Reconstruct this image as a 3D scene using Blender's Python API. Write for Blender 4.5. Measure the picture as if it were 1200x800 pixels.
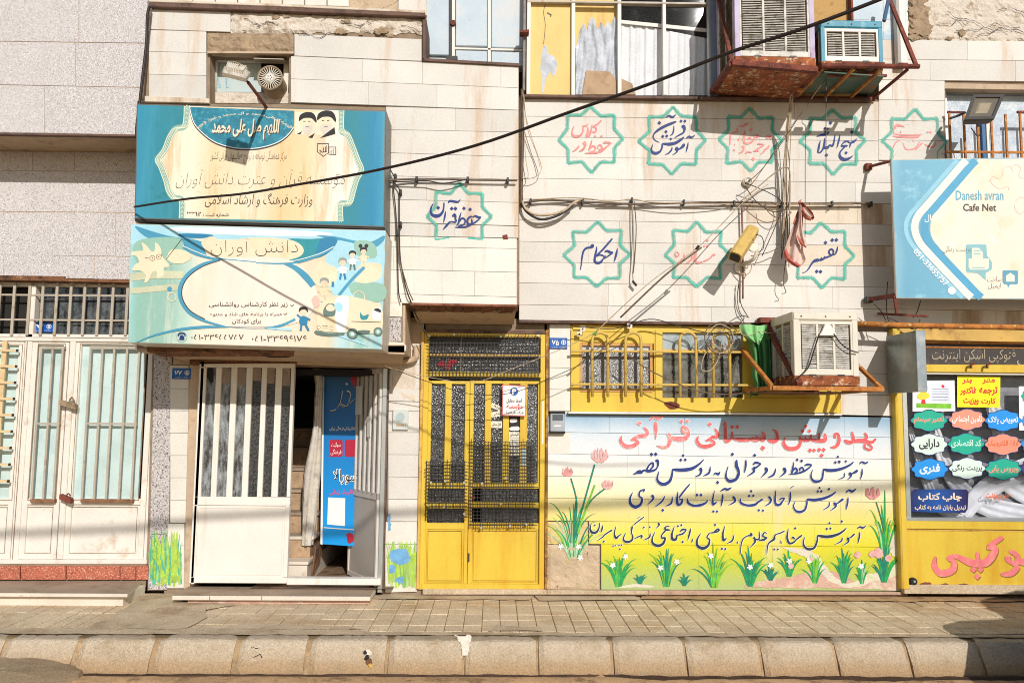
import bpy, math, random
from mathutils import Vector, Matrix, geometry
from math import radians, sin, cos, pi
random.seed(7)
for o in list(bpy.data.objects): bpy.data.objects.remove(o)
SC = bpy.context.scene
COL = SC.collection

# ------------------------------------------------------------------ camera, sky, sun
F = 933.33
EYE = 1.65
cd = bpy.data.cameras.new('camera'); cam = bpy.data.objects.new('camera', cd); COL.objects.link(cam)
cd.sensor_width = 36; cd.lens = 28; cd.clip_start = 0.05; cd.clip_end = 500
PITCH, YAW, ROLL = math.atan(90/F), math.atan(21/F), 0.010
RM = (Matrix.Rotation(-YAW, 4, 'Z') @ Matrix.Rotation(pi/2 + PITCH, 4, 'X') @ Matrix.Rotation(ROLL, 4, 'Z'))
cam.matrix_world = Matrix.Translation((0, 0, EYE)) @ RM
SC.camera = cam
R3 = RM.to_3x3()

SUNV = Vector((0.28, -1.0, 0.535)).normalized()
sl = bpy.data.lights.new('sun', 'SUN'); so = bpy.data.objects.new('sun', sl); COL.objects.link(so)
sl.energy = 3.6; sl.angle = radians(0.53); sl.color = (1.0, 0.965, 0.925)
so.rotation_euler = SUNV.to_track_quat('Z', 'Y').to_euler(); so.location = (3, -6, 8)
wd = bpy.data.worlds.new('World'); SC.world = wd; wd.use_nodes = True
wn = wd.node_tree.nodes; wn.clear()
sk = wn.new('ShaderNodeTexSky'); sk.sky_type = 'NISHITA'; sk.sun_disc = False
sk.sun_elevation = math.asin(SUNV.z); sk.sun_rotation = math.atan2(SUNV.x, SUNV.y)
sk.air_density = 1.0; sk.dust_density = 0.7; sk.ozone_density = 1.0
bg = wn.new('ShaderNodeBackground'); bg.inputs[1].default_value = 0.085
wo = wn.new('ShaderNodeOutputWorld')
wd.node_tree.links.new(sk.outputs[0], bg.inputs[0]); wd.node_tree.links.new(bg.outputs[0], wo.inputs[0])
SC.view_settings.view_transform = 'Standard'; SC.view_settings.look = 'None'
SC.view_settings.exposure = 0.02; SC.view_settings.gamma = 1
SC.cycles.filter_width = 1.0; SC.cycles.max_bounces = 6; SC.cycles.transparent_max_bounces = 16

# ------------------------------------------------------------------ picture point -> point on a vertical plane at depth Y / on the ground
def W(px, py, Y):
    d = R3 @ Vector(((px - 600)/F, -(py - 400)/F, -1.0))
    t = Y / d.y
    return Vector((t*d.x, Y, EYE + t*d.z))
def G(px, py, z=0.0):
    d = R3 @ Vector(((px - 600)/F, -(py - 400)/F, -1.0))
    t = (z - EYE)/d.z
    return Vector((t*d.x, t*d.y, z))

# ------------------------------------------------------------------ materials
MATS = {}
def srgb(c):
    return tuple((v/255/12.92 if v/255 <= 0.04045 else ((v/255+0.055)/1.055)**2.4) for v in c)
def hx(s):
    s = s.lstrip('#'); return srgb((int(s[0:2],16), int(s[2:4],16), int(s[4:6],16)))
def mat(name, col, rough=0.65, metal=0.0, var=0.12, vs=3.0, bump=0.0, bs=60.0, stain=None, st=0.5, ss=4.0, streak=False,
        speck=None, spk=(90.0, 0.5), rnd=0.0, alpha=1.0, spec=0.4, stain2=None, st2=0.6, ss2=12.0, trans=0.0, grain=0.06, gs=85.0):
    if name in MATS: return MATS[name]
    m = bpy.data.materials.new(name); MATS[name] = m; m.use_nodes = True
    nt = m.node_tree; N = nt.nodes; L = nt.links; N.clear()
    out = N.new('ShaderNodeOutputMaterial'); b = N.new('ShaderNodeBsdfPrincipled'); L.new(b.outputs[0], out.inputs[0])
    b.inputs['Roughness'].default_value = rough; b.inputs['Metallic'].default_value = metal
    b.inputs['Specular IOR Level'].default_value = spec
    if alpha < 1: b.inputs['Alpha'].default_value = alpha
    if trans: b.inputs['Transmission Weight'].default_value = trans
    geo = N.new('ShaderNodeNewGeometry')
    def noise(scale, det=5.0, vec=None, ro=0.6):
        n = N.new('ShaderNodeTexNoise'); n.inputs['Scale'].default_value = scale; n.inputs['Detail'].default_value = det
        n.inputs['Roughness'].default_value = ro
        L.new(vec if vec else geo.outputs['Position'], n.inputs['Vector']); return n.outputs['Fac']
    def ramp(fac, a, bb):
        r = N.new('ShaderNodeMapRange'); r.inputs['From Min'].default_value = a; r.inputs['From Max'].default_value = bb
        L.new(fac, r.inputs['Value']); return r.outputs['Result']
    def mix(fac, A, B, mode='MIX'):
        x = N.new('ShaderNodeMix'); x.data_type = 'RGBA'; x.blend_type = mode
        if isinstance(fac, float): x.inputs[0].default_value = fac
        else: L.new(fac, x.inputs[0])
        for i, v in ((6, A), (7, B)):
            if isinstance(v, tuple): x.inputs[i].default_value = (*v[:3], 1)
            else: L.new(v, x.inputs[i])
        return x.outputs[2]
    c = (*col[:3],)
    lo = tuple(v*(1-var*1.6) for v in col[:3]); hi = tuple(min(1, v*(1+var)) for v in col[:3])
    cur = mix(ramp(noise(vs), 0.3, 0.7), lo, hi)
    if rnd:
        oi = N.new('ShaderNodeObjectInfo'); 
        cur = mix(ramp(oi.outputs['Random'], 0, 1/ max(rnd, 0.01)), cur, tuple(v*0.6 for v in col[:3]))
    if speck:
        if isinstance(speck[0], (int, float)): speck = [speck]
        for i, sp in enumerate(speck):
            cur = mix(ramp(noise(spk[0]*(1+0.7*i), 2.0), spk[1], spk[1]+0.08), cur, sp)
    vec = None
    if streak:
        mp = N.new('ShaderNodeVectorMath'); mp.operation = 'MULTIPLY'; L.new(geo.outputs['Position'], mp.inputs[0])
        mp.inputs[1].default_value = (1.0, 1.0, 0.12); vec = mp.outputs[0]
    if stain:
        cur = mix(ramp(noise(ss, 8.0, vec, 0.68), st, st+0.16), cur, stain)
    if stain2:
        cur = mix(ramp(noise(ss2, 9.0, None, 0.72), st2, st2+0.06), cur, stain2)
    if grain:
        g1 = noise(gs, 3.0, None, 0.8); mr = N.new('ShaderNodeMapRange'); mr.inputs['From Min'].default_value = 0.3; mr.inputs['From Max'].default_value = 0.7
        mr.inputs['To Min'].default_value = 1-grain*1.15; mr.inputs['To Max'].default_value = 1+grain*1.1; mr.clamp = False; L.new(g1, mr.inputs['Value'])
        vm = N.new('ShaderNodeVectorMath'); vm.operation = 'SCALE'; L.new(cur, vm.inputs[0]); L.new(mr.outputs[0], vm.inputs['Scale']); cur = vm.outputs[0]
    L.new(cur, b.inputs['Base Color'])
    if bump:
        bp = N.new('ShaderNodeBump'); bp.inputs['Strength'].default_value = bump; bp.inputs['Distance'].default_value = 0.02
        L.new(noise(bs, 6.0), bp.inputs['Height']); L.new(bp.outputs[0], b.inputs['Normal'])
    return m
def glass(name, tint, rough=0.05, refl=0.25, rip=0.0, rs=120.0, opac=0.5, opc=(0.03,0.03,0.03), dirt=0.2, dc=(0.5,0.5,0.47), ds=9, dz=1.0):
    """dusty window glass: glossy coat over a partly see-through body"""
    if name in MATS: return MATS[name]
    m = bpy.data.materials.new(name); MATS[name] = m; m.use_nodes = True
    nt = m.node_tree; N = nt.nodes; L = nt.links; N.clear()
    out = N.new('ShaderNodeOutputMaterial'); b = N.new('ShaderNodeBsdfPrincipled'); tr = N.new('ShaderNodeBsdfTransparent')
    mx = N.new('ShaderNodeMixShader'); L.new(tr.outputs[0], mx.inputs[1]); L.new(b.outputs[0], mx.inputs[2]); L.new(mx.outputs[0], out.inputs[0])
    tr.inputs[0].default_value = (*tint, 1)
    geo = N.new('ShaderNodeNewGeometry')
    n = N.new('ShaderNodeTexNoise'); n.inputs['Scale'].default_value = ds; n.inputs['Detail'].default_value = 8; n.inputs['Roughness'].default_value = 0.75
    mp = N.new('ShaderNodeVectorMath'); mp.operation = 'MULTIPLY'; L.new(geo.outputs['Position'], mp.inputs[0]); mp.inputs[1].default_value = (1, 1, dz)
    L.new(mp.outputs[0], n.inputs['Vector'])
    r = N.new('ShaderNodeMapRange'); r.inputs['From Min'].default_value = 0.42; r.inputs['From Max'].default_value = 0.8
    r.inputs['To Max'].default_value = dirt*2.2; L.new(n.outputs['Fac'], r.inputs['Value'])
    x = N.new('ShaderNodeMix'); x.data_type = 'RGBA'; L.new(r.outputs[0], x.inputs[0])
    x.inputs[6].default_value = (*opc, 1); x.inputs[7].default_value = (*dc, 1); L.new(x.outputs[2], b.inputs['Base Color'])
    a = N.new('ShaderNodeMath'); a.operation = 'MAXIMUM'; L.new(r.outputs[0], a.inputs[0]); a.inputs[1].default_value = opac
    L.new(a.outputs[0], mx.inputs[0])
    b.inputs['Roughness'].default_value = rough; b.inputs['Specular IOR Level'].default_value = refl*2
    if rip:
        v = N.new('ShaderNodeTexVoronoi'); v.inputs['Scale'].default_value = rs; L.new(geo.outputs['Position'], v.inputs['Vector'])
        bp = N.new('ShaderNodeBump'); bp.inputs['Strength'].default_value = rip; bp.inputs['Distance'].default_value = 0.004
        L.new(v.outputs['Distance'], bp.inputs['Height']); L.new(bp.outputs[0], b.inputs['Normal'])
    return m
def gradmat(name, axis, stops, rough=0.6, var=0.08, vs=5.0, wob=0.04, stain=None, st=0.6, streak=True, ss=5.0, fade=None, pts=None, stain2=None, st2=0.6, ss2=10.0, bump=0.0, bs=100, grain=0.05, gs=85.0):
    """printed or painted colour that changes along world X or Z (stops: (coordinate, colour))"""
    if name in MATS: return MATS[name]
    m = bpy.data.materials.new(name); MATS[name] = m; m.use_nodes = True
    nt = m.node_tree; N = nt.nodes; L = nt.links; N.clear()
    out = N.new('ShaderNodeOutputMaterial'); b = N.new('ShaderNodeBsdfPrincipled'); L.new(b.outputs[0], out.inputs[0])
    b.inputs['Roughness'].default_value = rough; b.inputs['Specular IOR Level'].default_value = 0.35
    geo = N.new('ShaderNodeNewGeometry'); sp = N.new('ShaderNodeSeparateXYZ'); L.new(geo.outputs['Position'], sp.inputs[0])
    n = N.new('ShaderNodeTexNoise'); n.inputs['Scale'].default_value = vs; n.inputs['Detail'].default_value = 4; L.new(geo.outputs['Position'], n.inputs['Vector'])
    a = N.new('ShaderNodeMath'); a.operation = 'MULTIPLY_ADD'; L.new(n.outputs['Fac'], a.inputs[0]); a.inputs[1].default_value = wob*2
    L.new(sp.outputs[axis], a.inputs[2])
    s = N.new('ShaderNodeMath'); s.operation = 'SUBTRACT'; L.new(a.outputs[0], s.inputs[0]); s.inputs[1].default_value = wob
    lo, hi = stops[0][0], stops[-1][0]
    mr = N.new('ShaderNodeMapRange'); mr.inputs['From Min'].default_value = lo; mr.inputs['From Max'].default_value = hi; L.new(s.outputs[0], mr.inputs['Value'])
    cr = N.new('ShaderNodeValToRGB'); L.new(mr.outputs[0], cr.inputs[0])
    el = cr.color_ramp.elements
    el[0].position = 0; el[0].color = (*stops[0][1], 1); el[1].position = 1; el[1].color = (*stops[-1][1], 1)
    for p, c in stops[1:-1]:
        e = el.new((p-lo)/(hi-lo)); e.color = (*c, 1)
    cur = cr.outputs[0]
    def mix(fac, A, B, mode='MIX'):
        x = N.new('ShaderNodeMix'); x.data_type = 'RGBA'; x.blend_type = mode; L.new(fac, x.inputs[0]); L.new(A, x.inputs[6]); x.inputs[7].default_value = (*B, 1); return x.outputs[2]
    def mask(scale, t, w, vec=None):
        q = N.new('ShaderNodeTexNoise'); q.inputs['Scale'].default_value = scale; q.inputs['Detail'].default_value = 8; q.inputs['Roughness'].default_value = 0.7
        L.new(vec or geo.outputs['Position'], q.inputs['Vector'])
        r = N.new('ShaderNodeMapRange'); r.inputs['From Min'].default_value = t; r.inputs['From Max'].default_value = t+w; L.new(q.outputs['Fac'], r.inputs['Value']); return r.outputs[0]
    if stain:
        vec = None
        if streak:
            mp = N.new('ShaderNodeVectorMath'); mp.operation = 'MULTIPLY'; L.new(geo.outputs['Position'], mp.inputs[0]); mp.inputs[1].default_value = (1, 1, 0.1); vec = mp.outputs[0]
        cur = mix(mask(ss, st, 0.2, vec), cur, stain)
    if stain2: cur = mix(mask(ss2, st2, 0.04), cur, stain2)
    g1 = N.new('ShaderNodeTexNoise'); g1.inputs['Scale'].default_value = gs; g1.inputs['Detail'].default_value = 3; g1.inputs['Roughness'].default_value = 0.8; L.new(geo.outputs['Position'], g1.inputs['Vector'])
    mg = N.new('ShaderNodeMapRange'); mg.clamp = False; mg.inputs['From Min'].default_value = 0.3; mg.inputs['From Max'].default_value = 0.7
    mg.inputs['To Min'].default_value = 1-grain*1.15; mg.inputs['To Max'].default_value = 1+grain*1.1; L.new(g1.outputs['Fac'], mg.inputs['Value'])
    vm = N.new('ShaderNodeVectorMath'); vm.operation = 'SCALE'; L.new(cur, vm.inputs[0]); L.new(mg.outputs[0], vm.inputs['Scale']); cur = vm.outputs[0]
    if bump:
        q = N.new('ShaderNodeTexNoise'); q.inputs['Scale'].default_value = bs; q.inputs['Detail'].default_value = 6; L.new(geo.outputs['Position'], q.inputs['Vector'])
        bp = N.new('ShaderNodeBump'); bp.inputs['Strength'].default_value = bump; bp.inputs['Distance'].default_value = 0.02; L.new(q.outputs['Fac'], bp.inputs['Height']); L.new(bp.outputs[0], b.inputs['Normal'])
    L.new(cur, b.inputs['Base Color'])
    return m

# ------------------------------------------------------------------ mesh building
LIFT = [0]
class MB:
    def __init__(s): s.v = []; s.f = []
    def add(s, vs, fs):
        k = len(s.v); s.v += [Vector(v) for v in vs]; s.f += [[i+k for i in f] for f in fs]; return s
    def poly(s, pts, dy, ch=0.0, dirv=None):
        """solid from a planar outline (clockwise or not), extruded by dy along +Y; ch = chamfer of the front edge"""
        n = len(pts); pts = [Vector(p) for p in pts]
        area = sum(pts[i].x*pts[(i+1)%n].z - pts[(i+1)%n].x*pts[i].z for i in range(n))
        if area < 0: pts = pts[::-1]
        ex = Vector(dirv) if dirv else Vector((0, dy, 0))
        if ch > 0:
            c = sum(pts, Vector())/n
            ins = []
            for i in range(n):
                a, b, d = pts[i-1], pts[i], pts[(i+1) % n]
                e1 = (b-a).normalized(); e2 = (d-b).normalized()
                n1 = Vector((-e1.z, 0, e1.x)); n2 = Vector((-e2.z, 0, e2.x))
                bis = n1+n2
                k = ch/max(0.35, (1+n1.dot(n2))/2*1.0)
                ins.append(b + bis*0.5*k)
            mid = [p + Vector((0, min(ch, abs(dy)*0.5), 0)) for p in pts]
            back = [p + ex for p in pts]
            fs = [list(range(n))]
            for i in range(n):
                j = (i+1) % n
                fs.append([i, n+i, n+j, j]); fs.append([n+i, 2*n+i, 2*n+j, n+j])
            fs.append(list(range(3*n-1, 2*n-1, -1)))
            return s.add(ins+mid+back, fs)
        back = [p + ex for p in pts]
        fs = [list(range(n))]
        for i in range(n):
            j = (i+1) % n; fs.append([i, n+i, n+j, j])
        fs.append(list(range(2*n-1, n-1, -1)))
        return s.add(pts+back, fs)
    def pp(s, pts, Y, dy, ch=0.0): return s.poly([W(x, y, Y) for x, y in pts], dy, ch)
    def rect(s, x0, y0, x1, y1, Y, dy, ch=0.0, yr=None):
        return s.poly(rq(x0, y0, x1, y1, Y, yr), dy, ch)
    def frame(s, x0, y0, x1, y1, w, Y, dy, ch=0.002, yr=None, wy=None):
        a, b, c, d = rq(x0, y0, x1, y1, Y, yr); wy = wy or w
        X0, X1, Z1, Z0 = a.x, c.x, a.z, c.z
        def r(xa, za, xb, zb): s.poly([Vector((xa,Y,zb)), Vector((xb,Y,zb)), Vector((xb,Y,za)), Vector((xa,Y,za))], dy, ch)
        r(X0, Z0, X0+w, Z1); r(X1-w, Z0, X1, Z1); r(X0+w, Z1-wy, X1-w, Z1); r(X0+w, Z0, X1-w, Z0+wy)
        return s
    def box(s, a, b, ch=0.0):
        x0, y0, z0 = [min(a[i], b[i]) for i in range(3)]; x1, y1, z1 = [max(a[i], b[i]) for i in range(3)]
        return s.poly([Vector((x0,y0,z0)), Vector((x1,y0,z0)), Vector((x1,y0,z1)), Vector((x0,y0,z1))], y1-y0, ch)
    def hexa(s, q0, q1):
        """solid between two quads"""
        return s.add(list(q0)+list(q1), [[0,1,2,3],[7,6,5,4],[0,4,5,1],[1,5,6,2],[2,6,7,3],[3,7,4,0]])
    def tube(s, pts, r, n=6, close=False, cap=True, flat=1.0):
        pts = [Vector(p) for p in pts]; m = len(pts)
        rs = r if isinstance(r, (list, tuple)) else [r]*m
        vs = []; up = None
        for i, p in enumerate(pts):
            if close: t = (pts[(i+1) % m]-pts[i-1])
            else: t = (pts[min(i+1, m-1)]-pts[max(i-1, 0)])
            if t.length < 1e-9: t = Vector((0, 0, 1))
            t.normalize()
            if up is None:
                up = t.cross(Vector((0, 1, 0)))
                if up.length < 0.1: up = t.cross(Vector((1, 0, 0)))
            up = (up - t*up.dot(t)); up.normalize(); sd = t.cross(up)
            for k in range(n):
                a = 2*pi*(k+0.5)/n
                vs.append(p + (up*cos(a) + sd*sin(a)*flat)*rs[i])
        fs = []
        for i in range(m if close else m-1):
            j = (i+1) % m
            for k in range(n):
                l = (k+1) % n; fs.append([i*n+k, i*n+l, j*n+l, j*n+k])
        if cap and not close:
            fs.append(list(range(n))[::-1]); fs.append([(m-1)*n+k for k in range(n)])
        return s.add(vs, fs)
    def bar(s, a, b, w, d=None):
        """rectangular bar a->b, w across, d deep"""
        return s.tube([a, b], (w/2)*1.414, 4, flat=(d or w)/w)
    def disc(s, c, r, dy, n=16, ch=0.0, nrm=None):
        pts = [Vector((c[0]+r*cos(2*pi*i/n), c[1], c[2]+r*sin(2*pi*i/n))) for i in range(n)]
        return s.poly(pts, dy, ch)
    def flat(s, pts):
        pts = [Vector(p) for p in pts]
        tri = geometry.tessellate_polygon([[Vector((p.x, p.z, 0)) for p in pts]])
        fs = []
        for t in tri:
            a, b, c = [pts[i] for i in t]
            nn = (b.x-a.x)*(c.z-a.z) - (b.z-a.z)*(c.x-a.x)
            fs.append(list(t) if nn > 0 else list(t)[::-1])
        return s.add(pts, fs)
    def fp(s, pts, Y):
        LIFT[0] += 1; Y -= 0.000009*(LIFT[0] % 61)
        return s.flat([W(x, y, Y) for x, y in pts])
    def ribbon(s, pts, ws, Y, close=False):
        """flat painted stroke: pts and widths in picture pixels, laid on plane Y"""
        LIFT[0] += 1; Y -= 0.000009*(LIFT[0] % 61)
        m = len(pts); L = []; Rr = []
        for i in range(m):
            if close: a, b = pts[i-1], pts[(i+1) % m]
            else: a, b = pts[max(0, i-1)], pts[min(m-1, i+1)]
            dx, dy = b[0]-a[0], b[1]-a[1]; l = math.hypot(dx, dy) or 1
            w = (ws[i] if isinstance(ws, (list, tuple)) else ws)/2
            k = 1.0
            if 0 < i < m-1 or close:
                p = pts[i]; q = pts[i-1]; r = pts[(i+1) % m]
                d1 = math.hypot(p[0]-q[0], p[1]-q[1]) or 1; d2 = math.hypot(r[0]-p[0], r[1]-p[1]) or 1
                cs = ((p[0]-q[0])*(r[0]-p[0])+(p[1]-q[1])*(r[1]-p[1]))/(d1*d2)
                k = 1/max(0.55, math.sqrt(max(0, (1+cs)/2)))
            nx, ny = -dy/l*w*k, dx/l*w*k
            yi = Y-0.00001*i; L.append(W(pts[i][0]+nx, pts[i][1]+ny, yi)); Rr.append(W(pts[i][0]-nx, pts[i][1]-ny, yi))
        fs = [[i, (i+1) % m, m+(i+1) % m, m+i] for i in range(m if close else m-1)]
        k = len(s.v); s.v += L+Rr
        for f in fs:
            a, b, c = s.v[k+f[0]], s.v[k+f[1]], s.v[k+f[2]]
            nn = (b.x-a.x)*(c.z-a.z) - (b.z-a.z)*(c.x-a.x)
            g = [i+k for i in f]; s.f.append(g if nn > 0 else g[::-1])
        return s
    def build(s, name, m, parent=None, smooth=False, label=None, cat=None, group=None, kind=None, origin=None):
        me = bpy.data.meshes.new(name)
        inv = None
        org = Vector(origin) if origin else (Vector(parent.matrix_world.translation) if parent else None)
        if parent:
            org = abs_org(parent)
        elif origin is None: org = sum(s.v, Vector())/max(1, len(s.v))
        me.from_pydata([tuple(v-org) for v in s.v], [], s.f)
        me.materials.append(m)
        if smooth:
            for p in me.polygons: p.use_smooth = True
        o = bpy.data.objects.new(name, me); COL.objects.link(o)
        if parent: o.parent = parent
        else: o.location = org
        tag(o, label, cat, group, kind); return o
def abs_org(o):
    v = Vector(o.location)
    while o.parent: o = o.parent; v += Vector(o.location)
    return v
def rq(x0, y0, x1, y1, Y, yr=None):
    yr = (y0+y1)/2 if yr is None else yr
    a = W(x0, yr, Y).x; b = W(x1, yr, Y).x; xm = (x0+x1)/2
    z1 = W(xm, y0, Y).z; z0 = W(xm, y1, Y).z
    return [Vector((a, Y, z1)), Vector((b, Y, z1)), Vector((b, Y, z0)), Vector((a, Y, z0))]
def tag(o, label=None, cat=None, group=None, kind=None):
    if label: o['label'] = label
    if cat: o['category'] = cat
    if group: o['group'] = group
    if kind: o['kind'] = kind
    return o
def thing(name, loc, label, cat, group=None):
    o = bpy.data.objects.new(name, None); COL.objects.link(o); o.location = loc; o.empty_display_size = 0.1
    return tag(o, label, cat, group)
def struct(name, mb, m, parent=None): return mb.build(name, m, parent, kind=None if parent else 'structure', origin=(0,0,0))
def smooth_pts(p, k=4, close=False):
    out = []; n = len(p)
    if n < 3: return p
    rng = range(n) if close else range(n-1)
    for i in rng:
        if close: a, b, c, d = p[i-1], p[i], p[(i+1) % n], p[(i+2) % n]
        else: a, b, c, d = p[max(0, i-1)], p[i], p[i+1], p[min(n-1, i+2)]
        for j in range(k):
            t = j/k
            out.append(tuple(0.5*((2*b[q]) + (-a[q]+c[q])*t + (2*a[q]-5*b[q]+4*c[q]-d[q])*t*t + (-a[q]+3*b[q]-3*c[q]+d[q])*t**3) for q in range(len(b))))
    if not close: out.append(tuple(p[-1]))
    return out

# ------------------------------------------------------------------ lettering (Arabic script joined here)
BASE = {'ا':0xFE8D,'ب':0xFE8F,'ت':0xFE95,'ث':0xFE99,'ج':0xFE9D,'ح':0xFEA1,'خ':0xFEA5,'د':0xFEA9,'ذ':0xFEAB,'ر':0xFEAD,'ز':0xFEAF,
 'س':0xFEB1,'ش':0xFEB5,'ص':0xFEB9,'ض':0xFEBD,'ط':0xFEC1,'ظ':0xFEC5,'ع':0xFEC9,'غ':0xFECD,'ف':0xFED1,'ق':0xFED5,'ل':0xFEDD,'م':0xFEE1,
 'ن':0xFEE5,'و':0xFEED,'ه':0xFEE9,'آ':0xFE81,'أ':0xFE83,'پ':0xFB56,'چ':0xFB7A,'ژ':0xFB8A,'ک':0xFB8E,'گ':0xFB92,'ی':0xFBFC,'ؤ':0xFE85,'ئ':0xFE89}
NOJOIN = set('ادذرزوآأژؤ')
def shape(s):
    out = []; i = 0; words = s
    def joins_next(ch): return ch in BASE and ch not in NOJOIN
    while i < len(s):
        ch = s[i]
        if ch not in BASE:
            out.append(ch); i += 1; continue
        prev = i > 0 and joins_next(s[i-1])
        if ch == 'ل' and i+1 < len(s) and s[i+1] == 'ا':
            out.append(chr(0xFEFC if prev else 0xFEFB)); i += 2; continue
        nxt = i+1 < len(s) and s[i+1] in BASE and joins_next(ch)
        b = BASE[ch]
        if ch in NOJOIN: c = b + (1 if prev else 0)
        else: c = b + (3 if prev and nxt else 1 if prev else 2 if nxt else 0)
        out.append(chr(c)); i += 1
    # right to left, digits stay left to right
    r = []; k = 0
    while k < len(out):
        if out[k].isdigit() or out[k] in '-':
            j = k
            while j < len(out) and (out[j].isdigit() or out[j] in '-'): j += 1
            r.insert(0, ''.join(out[k:j])); k = j
        else: r.insert(0, out[k]); k += 1
    return ''.join(r)
_tc = bpy.data.curves.new('lettering_curve', 'FONT'); _to = bpy.data.objects.new('lettering_tmp', _tc); COL.objects.link(_to)
def glyphs(s, bold=0.0, shear=0.0, res=2):
    _tc.body = s; _tc.offset = bold; _tc.shear = shear; _tc.resolution_u = res; _tc.fill_mode = 'FRONT'
    bpy.context.view_layer.update()
    e = _to.evaluated_get(bpy.context.evaluated_depsgraph_get()); m = e.to_mesh()
    vs = [(v.co.x, v.co.y) for v in m.vertices]; fs = [list(p.vertices) for p in m.polygons]
    e.to_mesh_clear()
    par = list(range(len(vs)))
    def fd(a):
        while par[a] != a: par[a] = par[par[a]]; a = par[a]
        return a
    for f in fs:
        for q in f[1:]: par[fd(q)] = fd(f[0])
    ids = {}; isl = []
    for i in range(len(vs)): isl.append(ids.setdefault(fd(i), len(ids)))
    return vs, fs, isl
def text(s, box, Y, m, parent, name='lettering', bold=0.01, shear=0.0, raw=False, into=None, quad=None, wave=0.0):
    vs, fs, isl = glyphs(s if raw else shape(s), bold, shear)
    if not vs: return None
    x0 = min(v[0] for v in vs); x1 = max(v[0] for v in vs); y0 = min(v[1] for v in vs); y1 = max(v[1] for v in vs)
    mb = into or MB(); P = []
    for i, (x, y) in enumerate(vs):
        u = (x-x0)/(x1-x0 or 1); t = 1-(y-y0)/(y1-y0 or 1)
        if quad:
            (ax, ay), (bx, by), (cx, cy), (dx, dy) = quad
            px = (ax*(1-u)+bx*u)*(1-t) + (dx*(1-u)+cx*u)*t; py = (ay*(1-u)+by*u)*(1-t) + (dy*(1-u)+cy*u)*t
        else:
            px = box[0]+(box[2]-box[0])*u; py = box[1]+(box[3]-box[1])*t + wave*4*(u-0.5)**2
        p = W(px, py, Y - 0.0001*(isl[i] % 3)); P.append(p)
    F2 = []
    for f in fs:
        a, b, c = P[f[0]], P[f[1]], P[f[2]]
        nn = (b.x-a.x)*(c.z-a.z) - (b.z-a.z)*(c.x-a.x)
        F2.append(f if nn > 0 else f[::-1])
    mb.add(P, F2)
    if into is not None: return mb
    return mb.build(name, m, parent)
def strokes(mb, data, ox, oy, sc, w, Y, nib=-0.9, thin=0.35):
    """broad-nib pen strokes; data 'x,y x,y ...; ...' in zoomed picture pixels. a lone point is a dot"""
    q = 0
    for st in data.split(';'):
        st = st.strip()
        if not st: continue
        P = [tuple(float(c) for c in t.split(',')) for t in st.split()]
        P = [(ox+p[0]/sc, oy+p[1]/sc) for p in P]
        yy = Y - 0.00003*q; q += 1
        if len(P) == 1:
            x, y = P[0]; d = w*0.62
            mb.fp([(x-d*1.0, y+d*0.1), (x-d*0.1, y-d*1.0), (x+d*1.0, y-d*0.1), (x+d*0.1, y+d*1.0)], yy); continue
        S = smooth_pts(P, 5) if len(P) > 2 else [P[0], ((P[0][0]+P[1][0])/2, (P[0][1]+P[1][1])/2), P[1]]
        ws = []
        for i in range(len(S)):
            a, b = S[max(0, i-1)], S[min(len(S)-1, i+1)]
            an = math.atan2(b[1]-a[1], b[0]-a[0])
            f = thin + (1-thin)*abs(sin(an - nib))
            e = min(1, (min(i, len(S)-1-i)+0.8)/2.5)
            ws.append(w*f*e)
        mb.ribbon(S, ws, yy)
    return mb
# ------------------------------------------------------------------ palette
m_asph = mat('asphalt_dusty', hx('ad9675'), 0.95, var=0.18, vs=2.5, bump=0.6, bs=90, stain=hx('9c8468'), st=0.5, ss=1.4, speck=hx('4c443c'), spk=(160, 0.58), grain=0.3, gs=80)
m_dirt = mat('wet_gutter_dirt', hx('4a3424'), 0.7, var=0.2, vs=6, bump=0.7, bs=60, stain=hx('2c1e15'), st=0.5, ss=5)
m_dust = mat('gutter_dust', hx('cba679'), 0.95, var=0.15, vs=5, bump=0.6, bs=70, stain=hx('7b5c40'), st=0.52, ss=6, grain=0.25)
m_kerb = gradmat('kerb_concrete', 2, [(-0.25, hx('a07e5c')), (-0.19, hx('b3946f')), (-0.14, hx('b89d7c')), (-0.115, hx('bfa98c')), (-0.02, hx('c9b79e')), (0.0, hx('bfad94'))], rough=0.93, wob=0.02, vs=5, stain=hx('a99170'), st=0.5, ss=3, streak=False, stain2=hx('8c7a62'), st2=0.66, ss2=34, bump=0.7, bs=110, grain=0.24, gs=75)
m_pav = mat('paving_concrete', hx('e9d2b0'), 0.93, var=0.1, vs=5, bump=0.6, bs=120, stain=hx('c4a67e'), st=0.5, ss=1.7, speck=[hx('b4966e'), hx('f4deb8')], spk=(140, 0.58), rnd=0.4, stain2=hx('8f7a62'), st2=0.66, ss2=8, grain=0.30, gs=75)
m_mort = mat('mortar_grey', hx('c9b496'), 0.95, var=0.12, vs=3, bump=0.5, bs=80, stain=hx('a68c6d'), st=0.5, ss=2.5, speck=hx('c9b79c'), spk=(70, 0.64), grain=0.28, gs=75)
m_bed = mat('sand_joint', hx('87704f'), 0.98, var=0.2, vs=8, grain=0.2)
m_stone = mat('cream_stone', hx('ddd7cd'), 0.62, var=0.055, vs=1.6, bump=0.12, bs=50, stain=hx('c8ab8d'), st=0.53, ss=3.4, streak=True, rnd=0.32, stain2=hx('a88c72'), st2=0.68, ss2=26, grain=0.07)
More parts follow.
